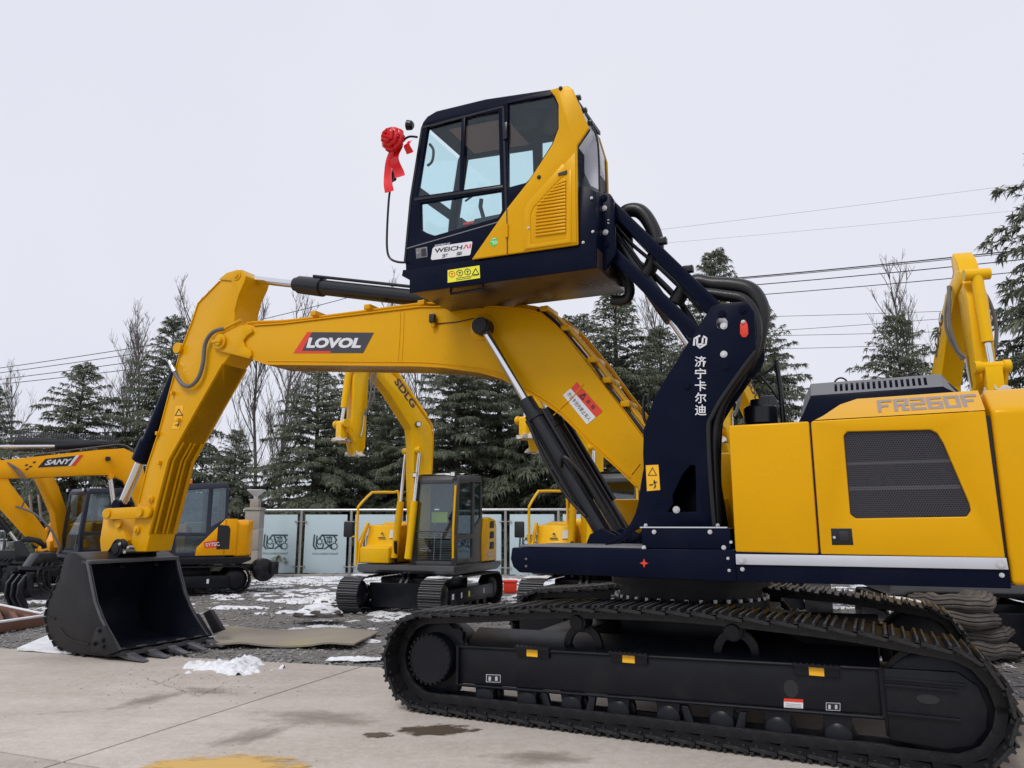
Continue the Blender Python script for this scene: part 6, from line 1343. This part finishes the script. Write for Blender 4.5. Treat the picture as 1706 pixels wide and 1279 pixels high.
        for y in (-0.2, 0.2): MB().cyl((2.75, y, 0.5), (2.2, y, 0.45), 0.05, 12).build('jaw_ram', 'steel', cl)
        bcn = MB().lathe((cx1 - 0.3, 0.3, zt), (0, 0, 1), [(0, 0.05), (0.02, 0.05), (0.09, 0.045), (0.11, 0.02)], 12).build('beacon', 'orange_lamp', cb_)
        MB().lathe((-1.80, 0.15, 0.52), (0, 1, 0), [(0, 0.22), (0.03, 0.27), (0.55, 0.27), (0.58, 0.22)], 28).build('rear_drum', 'black_paint', E_); MB().box2((-1.85, 0.2, 0.5), (-1.2, 0.3, 0.66)).build('drum_bracket', 'black_paint', E_, bevel=0.01); MB().box2((-2.12, 0.05, 0.42), (-1.95, 0.85, 0.72)).build('drum_guard', 'black_paint', E_, bevel=0.01)
    return E_
def spare_grab(c, rz, label):
    g = empty('grab_attachment', None, (c.x, c.y, -0.03), R(rz)); tag(g, label, 'grab', 'black grab attachments'); mk = 'black_paint'
    for y in (-0.28, 0.28): MB().prism([(-0.42, 0.70), (0.42, 0.70), (0.38, 0.34), (0.20, 0.16), (-0.20, 0.16), (-0.38, 0.34)], y - 0.02, y + 0.02, [[(-0.28, 0.60), (-0.06, 0.60), (-0.06, 0.42), (-0.26, 0.42)], [(0.06, 0.60), (0.28, 0.60), (0.26, 0.42), (0.06, 0.42)]]).build('grab_cheek', mk, g, bevel=0.008)
    MB().lathe((0, 0, 0.70), (0, 0, 1), [(0, 0.36), (0.04, 0.40), (0.10, 0.40), (0.11, 0.3)], 28).build('rotator', mk, g); MB().prism([(-0.3, 0.80), (0.3, 0.80), (0.16, 1.05), (-0.16, 1.05)], -0.16, 0.16).build('coupler_body', mk, g, bevel=0.01)
    for s_ in (1, -1):
        jaw = [(0.40 * s_, 0.66), (0.52 * s_, 0.48), (0.52 * s_, 0.24), (0.40 * s_, 0.02), (0.28 * s_, 0.0), (0.32 * s_, 0.12), (0.42 * s_, 0.28), (0.36 * s_, 0.48)]
        for y in (-0.22, 0.0, 0.22): MB().prism(jaw, y - 0.035, y + 0.035).build('grab_jaw', mk, g, bevel=0.01)
    for y in (-0.16, 0.16): MB().cyl((-0.3, y, 0.42), (0.3, y, 0.38), 0.05, 12).build('jaw_ram', 'steel', g)
    for k in range(3): MB().tube(smooth_path([(0.1 * k - 0.1, -0.2, 0.85), (0.1 * k - 0.25, -0.36, 0.7), (0.1 * k - 0.2, -0.34, 0.45), (0.1 * k, -0.30, 0.3)]), 0.018, 6).build('hose', 'rubber', g)
spare_grab(G(62, 1008), 60, 'black hydraulic grab standing on the gravel right behind the big bucket')
spare_grab(G(8, 995), 15, 'black hydraulic grab at the frame edge beside the rusty steel frame')
GRP = 'small excavators parked along the fence'
small_excavator('small bright yellow excavator with grey cab, wrapped stick end raised over the snowy sacks', (-1.72, 15.1), (-0.36, -0.933), 'a', -24, GRP)
small_excavator('small bright yellow excavator half hidden behind the hoist cylinders of the big one', (1.62, 14.55), (-0.36, -0.933), 'a', -24, GRP, shoes=(True, True))
small_excavator('small yellow excavator mostly hidden behind the black riser tower', (5.15, 15.2), (-0.36, -0.933), 'a', -24, GRP, shoes=(False, False))
small_excavator('small yellow excavator behind the engine hood, only its high stick and boom showing', (6.15, 10.55), (-0.25, -0.97), 'a', 0, GRP, shoes=(False, True))
small_excavator('orange-yellow small excavator with blue-black cab and a black grab, beside the stone pillar', (-7.95, 18.3), (-0.90, -0.436), 'b', 7, GRP, cab=(-0.85, 0.28), tail=-1.5, front='sany', cover_snow=False)
small_excavator('orange-yellow small excavator behind the bucket stick, its black cab half seen', (-11.55, 20.6), (-0.55, -0.835), 'b', 5, GRP, shoes=(False, False), front='stub', cover_snow=False)
# ------------------------------------------------------------------ fence, pillar
mat('stainless', (0.50, 0.50, 0.50), 0.3, metal=0.85, var=0.1)
mat('pillar_stone', (0.34, 0.315, 0.28), 0.7, var=0.15, vscale=5)
mat('frosted_panel', (0.46, 0.57, 0.61), 0.22, var=0.06, vscale=0.6, spec=0.6)
mat('panel_print', (0.035, 0.075, 0.085), 0.4)
mat('kerb_stone', (0.30, 0.28, 0.26), 0.85, var=0.15, bump=0.1)
FA, FB_ = Vector((-8.3, 24.0, 0)), Vector((8.0, 22.2, 0)); fd_ = (FB_ - FA).normalized(); fyaw = math.atan2(fd_.y, fd_.x)
kb = empty('fence_kerb'); kb['kind'] = 'structure'
fl_ = (FB_ - FA).length
for k in range(16):
    a = FA + fd_ * (k * 1.3 - 1.0) - Vector((0, 0.35, 0)); MB().box((a.x + 0.6, a.y, 0.01), (1.27, 0.16, 0.10), Matrix.Rotation(fyaw, 3, 'Z')).build('kerb_stone', 'kerb_stone', kb, bevel=0.01)
fn = empty('glass_fence', None, FA, fyaw); tag(fn, 'steel fence with printed blue-green glass panels before the cedars', 'fence')
npan = 10; pitch_ = 1.63
MB().tube([(-0.3, 0, 2.02), (npan * pitch_ + 0.2, 0, 2.02)], 0.042, 12).build('top_rail', 'stainless', fn)
pd = MB().box2((-pitch_ / 2 + 0.13, -0.006, 0), (pitch_ / 2 - 0.13, 0.006, 1.80)).mesh('glass_panel', 'frosted_panel', 0.003)
def thick_line(b, pts, w, closed=False):
    n_ = len(pts)
    for i in range(n_ if closed else n_ - 1):
        a, c_ = Vector(pts[i]), Vector(pts[(i + 1) % n_]); d = (c_ - a).normalized(); nn = Vector((-d.y, d.x)) * w / 2; a2, c2 = a - d * w * 0.3, c_ + d * w * 0.3
        b.add([(p.x, -0.0085, p.y) for p in (a2 + nn, c2 + nn, c2 - nn, a2 - nn)], [(0, 1, 2, 3)])
b = MB()      # emblem, seen from behind (mirror image), units in a 1 x 0.62 box
k_ = 0.78; ox, oz = -0.40, 0.72
LG = lambda pts: [(ox + x * k_, oz + (1 - y) * 0.46) for x, y in pts]
for pts, w in (([(0.05, 0.03), (0.03, 0.75), (0.14, 0.98)], 0.055), ([(0.16, 0.10), (0.14, 0.70), (0.22, 0.93), (0.42, 0.93), (0.44, 0.62)], 0.05), ([(0.26, 0.28), (0.36, 0.05), (0.42, 0.05), (0.58, 0.62)], 0.05), ([(0.40, 0.05), (1.0, 0.06)], 0.055), ([(0.85, 0.06), (0.98, 0.36), (0.92, 0.5)], 0.05), ([(0.54, 0.2), (0.78, 0.2), (0.78, 0.5), (0.62, 0.5), (0.62, 0.2)], 0.035), ([(0.70, 0.08), (0.70, 0.62)], 0.035), ([(0.50, 0.96), (0.72, 0.72), (0.80, 0.64)], 0.05), ([(0.62, 0.66), (0.80, 0.95)], 0.05), ([(0.46, 0.3), (0.52, 0.6)], 0.03)): thick_line(b, LG(pts), w)
for cx, cy, r_ in ((0.28, 0.48, 0.075), (0.90, 0.78, 0.088)):
    thick_line(b, [(ox + cx * k_ + r_ * math.cos(a), oz + (1 - cy) * 0.46 + r_ * math.sin(a)) for a in [2 * math.pi * i / 14 for i in range(14)]], 0.024, True)
    for i in range(10):
        a = 2 * math.pi * i / 10; c0, c1 = r_ + 0.01, r_ + 0.035; thick_line(b, [(ox + cx * k_ + c0 * math.cos(a), oz + (1 - cy) * 0.46 + c0 * math.sin(a)), (ox + cx * k_ + c1 * math.cos(a), oz + (1 - cy) * 0.46 + c1 * math.sin(a))], 0.026)
emb = b.mesh('emblem', 'panel_print', 0, smooth=False)
tv, tf = text_mesh('haiermake.com', 0.0); x0 = min(v[0] for v in tv); x1 = max(v[0] for v in tv)
tme = bpy.data.meshes.new('lettering'); tme.from_pydata([(0.42 - (v[0] - x0) / (x1 - x0) * 0.82, -0.0088, 0.56 + v[1] * 0.122) for v in tv], [], [tuple(reversed(f)) for f in tf]); tme.materials.append(MATS['panel_print'])
post = MB(); post.tube([(0, 0, -0.03), (0, 0, 2.0)], 0.045, 10); post.box((0, 0, 0.0), (0.16, 0.16, 0.03)); pme = post.mesh('post', 'stainless', 0)
arm = MB().box2((-0.19, -0.03, -0.012), (0.19, -0.016, 0.012)).box2((-0.19, -0.03, -0.02), (-0.16, 0.012, 0.02)).box2((0.16, -0.03, -0.02), (0.19, 0.012, 0.02)).mesh('clamp', 'stainless', 0.003)
for i in range(npan):
    x = pitch_ * (i + 0.5)
    pn = inst('glass_panel', pd, fn, (x, 0, 0.08)); inst('emblem', emb, pn); inst('lettering', tme, pn)
for i in range(npan + 1):
    p_ = inst('post', pme, fn, (pitch_ * i, 0, 0))
    for z in (0.28, 1.66): inst('clamp', arm, p_, (0, -0.03, z))
pl_ = empty('stone_pillar', None, (-7.75, 22.6, -0.03)); tag(pl_, 'pale stone gate pillar with an upturned cone lamp on top', 'pillar')
for k, (w, z0, z1) in enumerate(((0.52, 0, 0.25), (0.44, 0.25, 0.85), (0.44, 0.86, 1.46), (0.44, 1.47, 2.02), (0.50, 2.02, 2.10), (0.26, 2.10, 2.36))): MB().box2((-w / 2, -w / 2, z0), (w / 2, w / 2, z1)).build('stone_block', 'pillar_stone', pl_, bevel=0.012)
MB().lathe((0, 0, 2.36), (0, 0, 1), [(0, 0.06), (0.08, 0.07), (0.26, 0.27), (0.28, 0.27), (0.275, 0.24)], 24).build('lamp_cone', 'white_paint', pl_)
# little red crate by the second small excavator
q = G(852, 985); o = MB().box2((-0.16, -0.12, 0), (0.16, 0.12, 0.28)).box2((-0.18, -0.14, 0.24), (0.18, 0.14, 0.29)).build('jerrycan', 'red', None, bevel=0.02); o.location = (q.x - 0.03, q.y, -0.03); tag(o, 'small red can standing on the gravel by the track end', 'can')
# roll of dark netting on the orange boom
nt_ = MB(); n1_, n2_ = 26, 40
m, t, b_ = nodes_mat('netting'); tc = N(t, 'ShaderNodeTexCoord'); b_.inputs['Base Color'].default_value = (0.06, 0.063, 0.066, 1); b_.inputs['Roughness'].default_value = 0.7
for j in range(n2_ + 1):
    for i in range(n1_):
        a = 2 * math.pi * i / n1_; r_ = 0.25 * (1 + 0.06 * noise.noise(Vector((j * 0.2, math.cos(a), math.sin(a))))); nt_.v.append((j / n2_ * 2.0 - 1.0, r_ * math.cos(a), r_ * math.sin(a) * 0.9))
net = MB()
for j in range(n2_ + 1): net.tube([nt_.v[j * n1_ + i] for i in range(n1_)] + [nt_.v[j * n1_]], 0.007, 3, False)
for i in range(n1_): net.tube([nt_.v[j * n1_ + i] for j in range(n2_ + 1)], 0.007, 3, False)
q = AT(108, 738, 17.15)
nr = empty('netting_roll', None, q, math.atan2(-0.436, -0.90)); tag(nr, 'roll of black plastic netting lying on top of the orange boom', 'roll')
net.build('net_wires', 'netting', nr, kind='stuff')
core_ = MB().lathe((-0.97, 0, 0), (1, 0, 0), [(0, 0.10), (1.94, 0.10)], 18).build('net_core', 'netting', nr)
snow_cover(nr, -0.1, 0.35, -0.06, 0.06, 0.165, 0.03, 4.4)
# white flatbed with stake rails far left
vt = empty('flatbed_trailer', None, G(-10, 945)); tag(vt, 'white flatbed trailer with grey stakes behind the grab', 'trailer')
MB().box2((-1.6, -0.9, 0.45), (1.0, 0.9, 0.62)).build('bed', 'grey_plastic', vt, bevel=0.02); MB().box2((-1.6, -0.86, 0.62), (1.0, 0.86, 0.95)).build('load_sheet', 'white_paint', vt, bevel=0.05)
for x in (-1.5, -0.9, -0.3, 0.3, 0.9): MB().box((x, -0.93, 0.95), (0.07, 0.06, 0.9)).build('stake', 'grey_cab', vt, bevel=0.006)
for z in (1.0, 1.3): MB().box2((-1.6, -0.955, z), (1.0, -0.925, z + 0.06)).build('side_rail', 'stainless', vt, bevel=0.006)
MB().box2((-1.6, 0.5, 0.95), (0.9, 0.86, 1.7)).build('tarpaulin', 'frosted_panel', vt, bevel=0.06)
for x in (-1.0, 0.4):
    for y in (-0.8, 0.8): MB().lathe((x, y - 0.1, 0.33), (0, 1, 0), [(0, 0.30), (0.03, 0.35), (0.17, 0.35), (0.2, 0.30)], 22).build('wheel', 'rubber', vt)

# ------------------------------------------------------------------ trees
mat('bark', (0.085, 0.07, 0.058), 0.9, var=0.3, vscale=6, bump=0.3, bscale=25)
mat('bare_bark', (0.135, 0.12, 0.11), 0.9, var=0.25, vscale=3)
m, t, b_ = nodes_mat('cedar_needles'); tc = N(t, 'ShaderNodeTexCoord'); vec = tc.outputs['Object']
f1 = rng(t, noise_node(t, vec, 0.9, 3, 0.6), 0.36, 0.64); f2 = rng(t, noise_node(t, vec, 7.0, 2, 0.6), 0.36, 0.66)
c = mixc(t, f1, (0.10, 0.128, 0.098), (0.165, 0.188, 0.12)); c2 = mixc(t, f2, c, (0.25, 0.265, 0.195)); t.links.new(c2, b_.inputs['Base Color']); b_.inputs['Roughness'].default_value = 0.75; b_.inputs['Specular IOR Level'].default_value = 0.2
tl_ = N(t, 'ShaderNodeBsdfTranslucent'); t.links.new(c2, tl_.inputs[0]); mxs = N(t, 'ShaderNodeMixShader'); mxs.inputs[0].default_value = 0.45; t.links.new(b_.outputs[0], mxs.inputs[1]); t.links.new(tl_.outputs[0], mxs.inputs[2]); t.links.new(mxs.outputs[0], t.nodes['Material Output'].inputs[0])
def cedar(H, rmax, seed, base=0.5, dens=1.0):
    rnd = random.Random(seed); tb = MB(); fv, ff = [], []
    tk = [(0.10 * noise.noise(Vector((seed, z * 0.3, 0))), 0.10 * noise.noise(Vector((seed + 9, z * 0.3, 0))), z) for z in [H * i / 14 for i in range(15)]]
    tb.tube(tk, 0.20 * H / 10, 8, True, 0.012)
    def trunk_at(z): i = min(13, int(z / H * 14)); f = z / H * 14 - i; return Vector(tk[i]).lerp(Vector(tk[i + 1]), f)
    def spray(p, d, L_, w, droop):
        """one pendulous shoot: leaves sideways, tip hangs"""
        side = d.cross(Vector((0, 0, 1))); side = side.normalized() if side.length > 1e-3 else Vector((1, 0, 0))
        a = rnd.uniform(-0.9, 0.9); side = side * math.cos(a) + Vector((0, 0, 1)) * math.sin(a)
        m1 = p + d * L_ * 0.45; tip = p + d * L_ * 0.85 + Vector((0, 0, -droop * L_)); o = len(fv)
        fv.extend([tuple(p), tuple(m1 + side * w), tuple(tip), tuple(m1 - side * w)]); ff.append((o, o + 1, o + 2, o + 3))
    z = base; k = 0; gold = 2.399
    while z < H - 0.10:
        f = (z - base) / (H - base); L_ = rmax * ((1 - f) ** 1.05) * rnd.uniform(0.55, 1.08) + 0.16
        if rnd.random() < 0.10: L_ *= 1.22
        az = k * gold + rnd.uniform(-.5, .5); el = 0.02 + 0.80 * f ** 1.6 + rnd.uniform(-0.08, 0.12)
        st = trunk_at(z); d0 = Vector((math.cos(az), math.sin(az), 0)); n_ = max(4, int(L_ / 0.24)); pts = []
        curve = rnd.uniform(0.30, 0.52) * (1 - f * 0.6)
        for i in range(n_ + 1):
            u = i / n_; pts.append(st + d0 * (L_ * u) + Vector((0, 0, L_ * (math.sin(el) * u - curve * u ** 2.1))) + Vector((rnd.uniform(-.03, .03), rnd.uniform(-.03, .03), 0)))
        tb.tube(pts, 0.026 * (0.4 + L_ / rmax), 4, False, 0.005)
        lat = Vector((-d0.y, d0.x, 0)); sparse = f > 0.80
        for i in range(1, n_ + 1):
            u = i / n_
            if u < 0.12: continue
            bd = (pts[i] - pts[i - 1]).normalized()
            for s_ in (1, -1):
                if rnd.random() > 0.95: continue
                tl = (0.22 + 0.75 * L_ / rmax) * (1.15 - 0.75 * u) * rnd.uniform(0.55, 1.2); td = (bd * rnd.uniform(0.5, 1.0) + lat * s_ * rnd.uniform(0.5, 1.0) + Vector((0, 0, rnd.uniform(-.15, .12)))).normalized()
                m_ = max(2, int(tl / (0.115 if not sparse else 0.10)))
                for q in range(m_ + 1):
                    v = q / m_; p = pts[i] + td * tl * v + Vector((0, 0, -0.25 * tl * v * v))
                    for _ in range(9 if not sparse else 3):
                        sd_ = (td * rnd.uniform(.4, 1.0) + Vector((rnd.uniform(-.7, .7), rnd.uniform(-.7, .7), rnd.uniform(-.25, .25)))).normalized(); spray(p, sd_, rnd.uniform(0.14, 0.36) * (1 - 0.35 * f), rnd.uniform(0.010, 0.026), rnd.uniform(0.1, 0.75))
            spray(pts[i], (bd + Vector((0, 0, .1))).normalized(), 0.28, 0.03, 0.3)
        for _ in range(4): spray(pts[-1], ((pts[-1] - pts[-2]).normalized() + Vector((rnd.uniform(-.5, .5), rnd.uniform(-.5, .5), 0))).normalized(), 0.32, 0.022, 0.6)
        z += (0.040 + 0.022 * (1 - f)) / dens * rnd.uniform(0.6, 1.4); k += 1
    for i in range(34):
        p = trunk_at(H * (1 - 0.0028 * i)); a = i * gold; spray(p, Vector((math.cos(a), math.sin(a), 0.5)).normalized(), 0.13 + 0.008 * i, 0.012, 0.1)
    me = bpy.data.meshes.new('crown'); me.from_pydata(fv, [], ff); me.materials.append(MATS['cedar_needles'])
    return tb.mesh('trunk', 'bark', 0), me, H
CED = [cedar(9.5, 4.8, 1), cedar(11.0, 4.4, 2), cedar(8.5, 4.9, 3), cedar(10.0, 4.4, 4)]
def plant_tree(name, var, px, ztop, Y, rz, label, group, wide=1.0, cat='tree'):
    tm, cm, H = var; X = (px - 853.0) / FOCAL_PX * (Y * math.cos(PITCH)); s_ = ztop / H
    e_ = empty(name, None, (X, Y, -0.06), R(rz)); tag(e_, label, cat, group)
    inst('trunk', tm, e_, scale=(s_ * wide, s_ * wide, s_)); c_ = inst('crown', cm, e_, scale=(s_ * wide, s_ * wide, s_))
GT = 'cedars behind the fence'
def zt_(py, Y): return EYE + (HORIZON - py) / FOCAL_PX * Y
for px, py, Y, k, rz, wide, lab in (
    (-40, 640, 30, 0, 10, 1.0, 'cedar at the far edge of the yard, cut by the frame beyond the orange boom'),
    (112, 602, 29, 2, 40, 1.05, 'drooping grey-green cedar standing above the netting roll'),
    (262, 520, 31, 3, 80, 1.0, 'tall pointed cedar behind the curled bucket stick'),
    (385, 715, 27.5, 2, 130, 0.9, 'low dense cedar between the stick and the stone pillar'),
    (520, 600, 28, 0, 200, 1.12, 'broad layered cedar behind the printed glass panels'),
    (648, 640, 29.5, 1, 15, 0.95, 'slim cedar behind the small excavator stick with cloth wrapping'),
    (760, 520, 28.5, 3, 300, 1.10, 'big dark cedar under the arch of the long boom'),
    (895, 560, 29, 2, 250, 1.0, 'cedar seen through the gap beside the hoist cylinders'),
    (600, 560, 32.5, 3, 77, 1.2, 'cedar standing farther back between the broad cedar and the wrapped stick'),
    (830, 540, 32, 0, 140, 1.2, 'cedar farther back behind the big dark cedar under the boom'),
    (965, 520, 32, 2, 280, 1.2, 'cedar farther back just beyond the hazard sign on the boom'),
    (1110, 540, 32, 0, 350, 1.1, 'cedar farther back between the bushy cedar and the tallest one'),
    (1035, 470, 28.5, 1, 33, 1.25, 'bushy cedar right behind the lettered tower and boom'),
    (1212, 398, 28, 1, 160, 1.0, 'tallest pointed cedar rising behind the riser tower'),
    (1290, 500, 29, 0, 95, 0.9, 'cedar behind the grab rail and filter bowl'),
    (1525, 515, 29, 2, 60, 0.85, 'loose rounded cedar above the slotted engine hood'),
    (1905, 100, 22, 3, 215, 1.15, 'very tall cedar cut by the frame beside the raised yellow stick')):
    plant_tree('cedar_tree', CED[k], px, zt_(py, Y), Y, rz, lab, GT, wide)
def bare_tree(H, seed):
    rnd = random.Random(seed); tb, br = MB(), MB()
    def grow(b_, p, d, L_, r, lvl):
        n_ = 5 if lvl < 2 else 3; pts = [p]
        for i in range(n_): d = (d + Vector((rnd.uniform(-.09, .09), rnd.uniform(-.09, .09), 0.05 + 0.03 * lvl))).normalized(); pts.append(pts[-1] + d * L_ / n_)
        b_.tube(pts, r, 6 if lvl == 0 else 4 if lvl == 1 else 3, False, max(0.006, r * 0.25))
        if lvl < 3:
            cnt = (26, 7, 5)[lvl]
            for k in range(cnt):
                u = (0.22 + 0.76 * k / cnt) if lvl == 0 else rnd.uniform(0.2, 1.0); i = min(n_ - 1, int(u * n_)); q = pts[i].lerp(pts[i + 1], u * n_ - i); a = rnd.uniform(0, 6.28); sp = (0.62, 0.6, 0.7)[lvl]
                nd = (d * 0.75 + Vector((math.cos(a) * sp, math.sin(a) * sp, 0.25))).normalized(); grow(br, q, nd, L_ * (0.34, 0.42, 0.45)[lvl] * (1.15 - 0.75 * u if lvl == 0 else 1) * rnd.uniform(.7, 1.2), max(0.007, r * (0.30, 0.45, 0.5)[lvl]), lvl + 1)
    grow(tb, Vector((0, 0, 0)), Vector((0, 0, 1)), H, 0.13, 0)
    return tb.mesh('trunk', 'bare_bark', 0), br.mesh('crown', 'bare_bark', 0), H
BARE = [bare_tree(11, 5), bare_tree(12, 6)]
GB = 'leafless trees behind the cedars'
for px, py, Y, k, rz, lab in ((172, 555, 40, 0, 10, 'leafless tree between the two cedars above the netting roll'), (215, 545, 42, 1, 60, 'leafless tree just beside the tall pointed cedar'), (312, 520, 41, 1, 140, 'leafless tree rising behind the stick elbow'), (425, 545, 42, 0, 200, 'bare tree whose twigs rise over the boom nose'), (462, 520, 44, 1, 250, 'bare tree above the arm cylinder rod'), (445, 620, 38, 0, 310, 'bare tree under the boom next to the stick'), (640, 488, 44, 0, 30, 'bare treetop above the middle of the boom'), (5, 640, 40, 1, 75, 'bare tree at the frame edge over the orange boom'), (1578, 470, 40, 0, 120, 'bare thin tree just beside the raised yellow stick'), (1120, 500, 44, 1, 44, 'bare tree behind the lifting arms'), (700, 600, 40, 1, 99, 'bare tree seen under the long boom')):
    plant_tree('bare_tree', BARE[k], px, zt_(py, Y), Y, rz, lab, GB, 0.85)
# clipped shrubs along the back of the fence
for k, (px, Y, w, lab) in enumerate(((60, 30, 3.2, 'dark shrub mass behind the orange excavator cab'), (330, 31, 3.0, 'dark shrub mass behind the stick foot'), (600, 32, 3.4, 'dark shrub mass behind the first small excavator'), (850, 32, 3.2, 'dark shrub mass behind the second small excavator'), (1120, 32, 3.4, 'dark shrub mass behind the tower'), (1400, 32, 3.4, 'dark shrub mass behind the engine hood'))):
    rnd = random.Random(k + 50); fv, ff = [], []; X = (px - 853) / FOCAL_PX * Y
    for i in range(7000):
        a = rnd.uniform(0, 6.28); r_ = rnd.random() ** 0.4; h_ = rnd.random(); hx = w * (0.8 + 0.3 * noise.noise(Vector((math.cos(a) * 2, h_ * 3, k)))); p = Vector((hx * r_ * math.cos(a), 0.9 * r_ * math.sin(a), h_ * 4.6 * (1 - 0.45 * r_ * r_) * (1 + 0.25 * noise.noise(Vector((math.cos(a) * 3, math.sin(a) * 3, k * 2))))))
        d = Vector((rnd.uniform(-1, 1), rnd.uniform(-1, 1), rnd.uniform(-.6, .8))).normalized(); s_ = d.orthogonal().normalized(); o = len(fv); L_ = rnd.uniform(.14, .26); ww = rnd.uniform(.03, .06); fv += [tuple(p), tuple(p + d * L_ * .5 + s_ * ww), tuple(p + d * L_), tuple(p + d * L_ * .5 - s_ * ww)]; ff.append((o, o + 1, o + 2, o + 3))
    e_ = empty('shrub', None, (X, Y, -0.06)); tag(e_, lab, 'shrub', 'shrubs behind the fence'); me = bpy.data.meshes.new('foliage'); me.from_pydata(fv, [], ff); me.materials.append(MATS['cedar_needles']); inst('foliage', me, e_)
    b = MB()
    for i in range(5): b.tube([(rnd.uniform(-w * .6, w * .6), rnd.uniform(-.3, .3), 0), (rnd.uniform(-w * .7, w * .7), 0, 1.6)], 0.03, 5)
    b.build('stems', 'bark', e_)
# ------------------------------------------------------------------ overhead cables
mat('cable', (0.03, 0.032, 0.038), 0.6); mat('cable_pale', (0.30, 0.32, 0.37), 0.6)
def cable(a, b_, Ya, Yb, r, sag, lab, m='cable'):
    A, B_ = AT(a[0], a[1], Ya), AT(b_[0], b_[1], Yb); d = (B_ - A); A, B_ = A - d * 0.25, B_ + d * 0.25
    pts = [A.lerp(B_, i / 24) + Vector((0, 0, -sag * 4 * (i / 24) * (1 - i / 24) + sag * 0.62)) for i in range(25)]
    o = MB().tube(pts, r, 6).build('overhead_cable', m, None); tag(o, lab, 'cable', 'overhead cables')
for a, b_, lab in (((0, 613), (330, 562), 'topmost of the four dark cables over the netting roll'), ((0, 621), (330, 573), 'second of the four dark cables over the netting roll'), ((0, 632), (330, 587), 'third of the four dark cables over the netting roll'), ((0, 640), (330, 601), 'lowest of the four dark cables over the netting roll')): cable(a, b_, 48, 44, 0.022, 0.1, lab)
cable((470, 524), (600, 490), 44, 42, 0.02, 0.05, 'thin dark cable rising over the boom nose')
for a, b_, r, lab in (((1240, 462), (1706, 416), 0.032, 'thick topmost dark cable beside the raised stick'), ((1240, 464), (1706, 419), 0.02, 'cable running just under the thick topmost cable'), ((1240, 476), (1706, 432), 0.026, 'second dark cable below the thick one'), ((1240, 493), (1706, 452), 0.022, 'third dark cable below the thick one')): cable(a, b_, 40, 36, r, 0.1, lab)
for a, b_, lab in (((1290, 527), (1580, 518), 'uppermost thin cable over the slotted hood'), ((1290, 551), (1580, 530), 'second thin cable over the slotted hood'), ((1290, 559), (1580, 552), 'third thin cable over the slotted hood'), ((1290, 581), (1500, 575), 'lowest thin cable over the slotted hood')): cable(a, b_, 50, 48, 0.016, 0.05, lab)
cable((1120, 380), (1690, 308), 60, 56, 0.012, 0.1, 'faint upper wire high in the sky', 'cable_pale'); cable((1140, 402), (1680, 352), 60, 56, 0.010, 0.1, 'faint lower wire high in the sky', 'cable_pale')
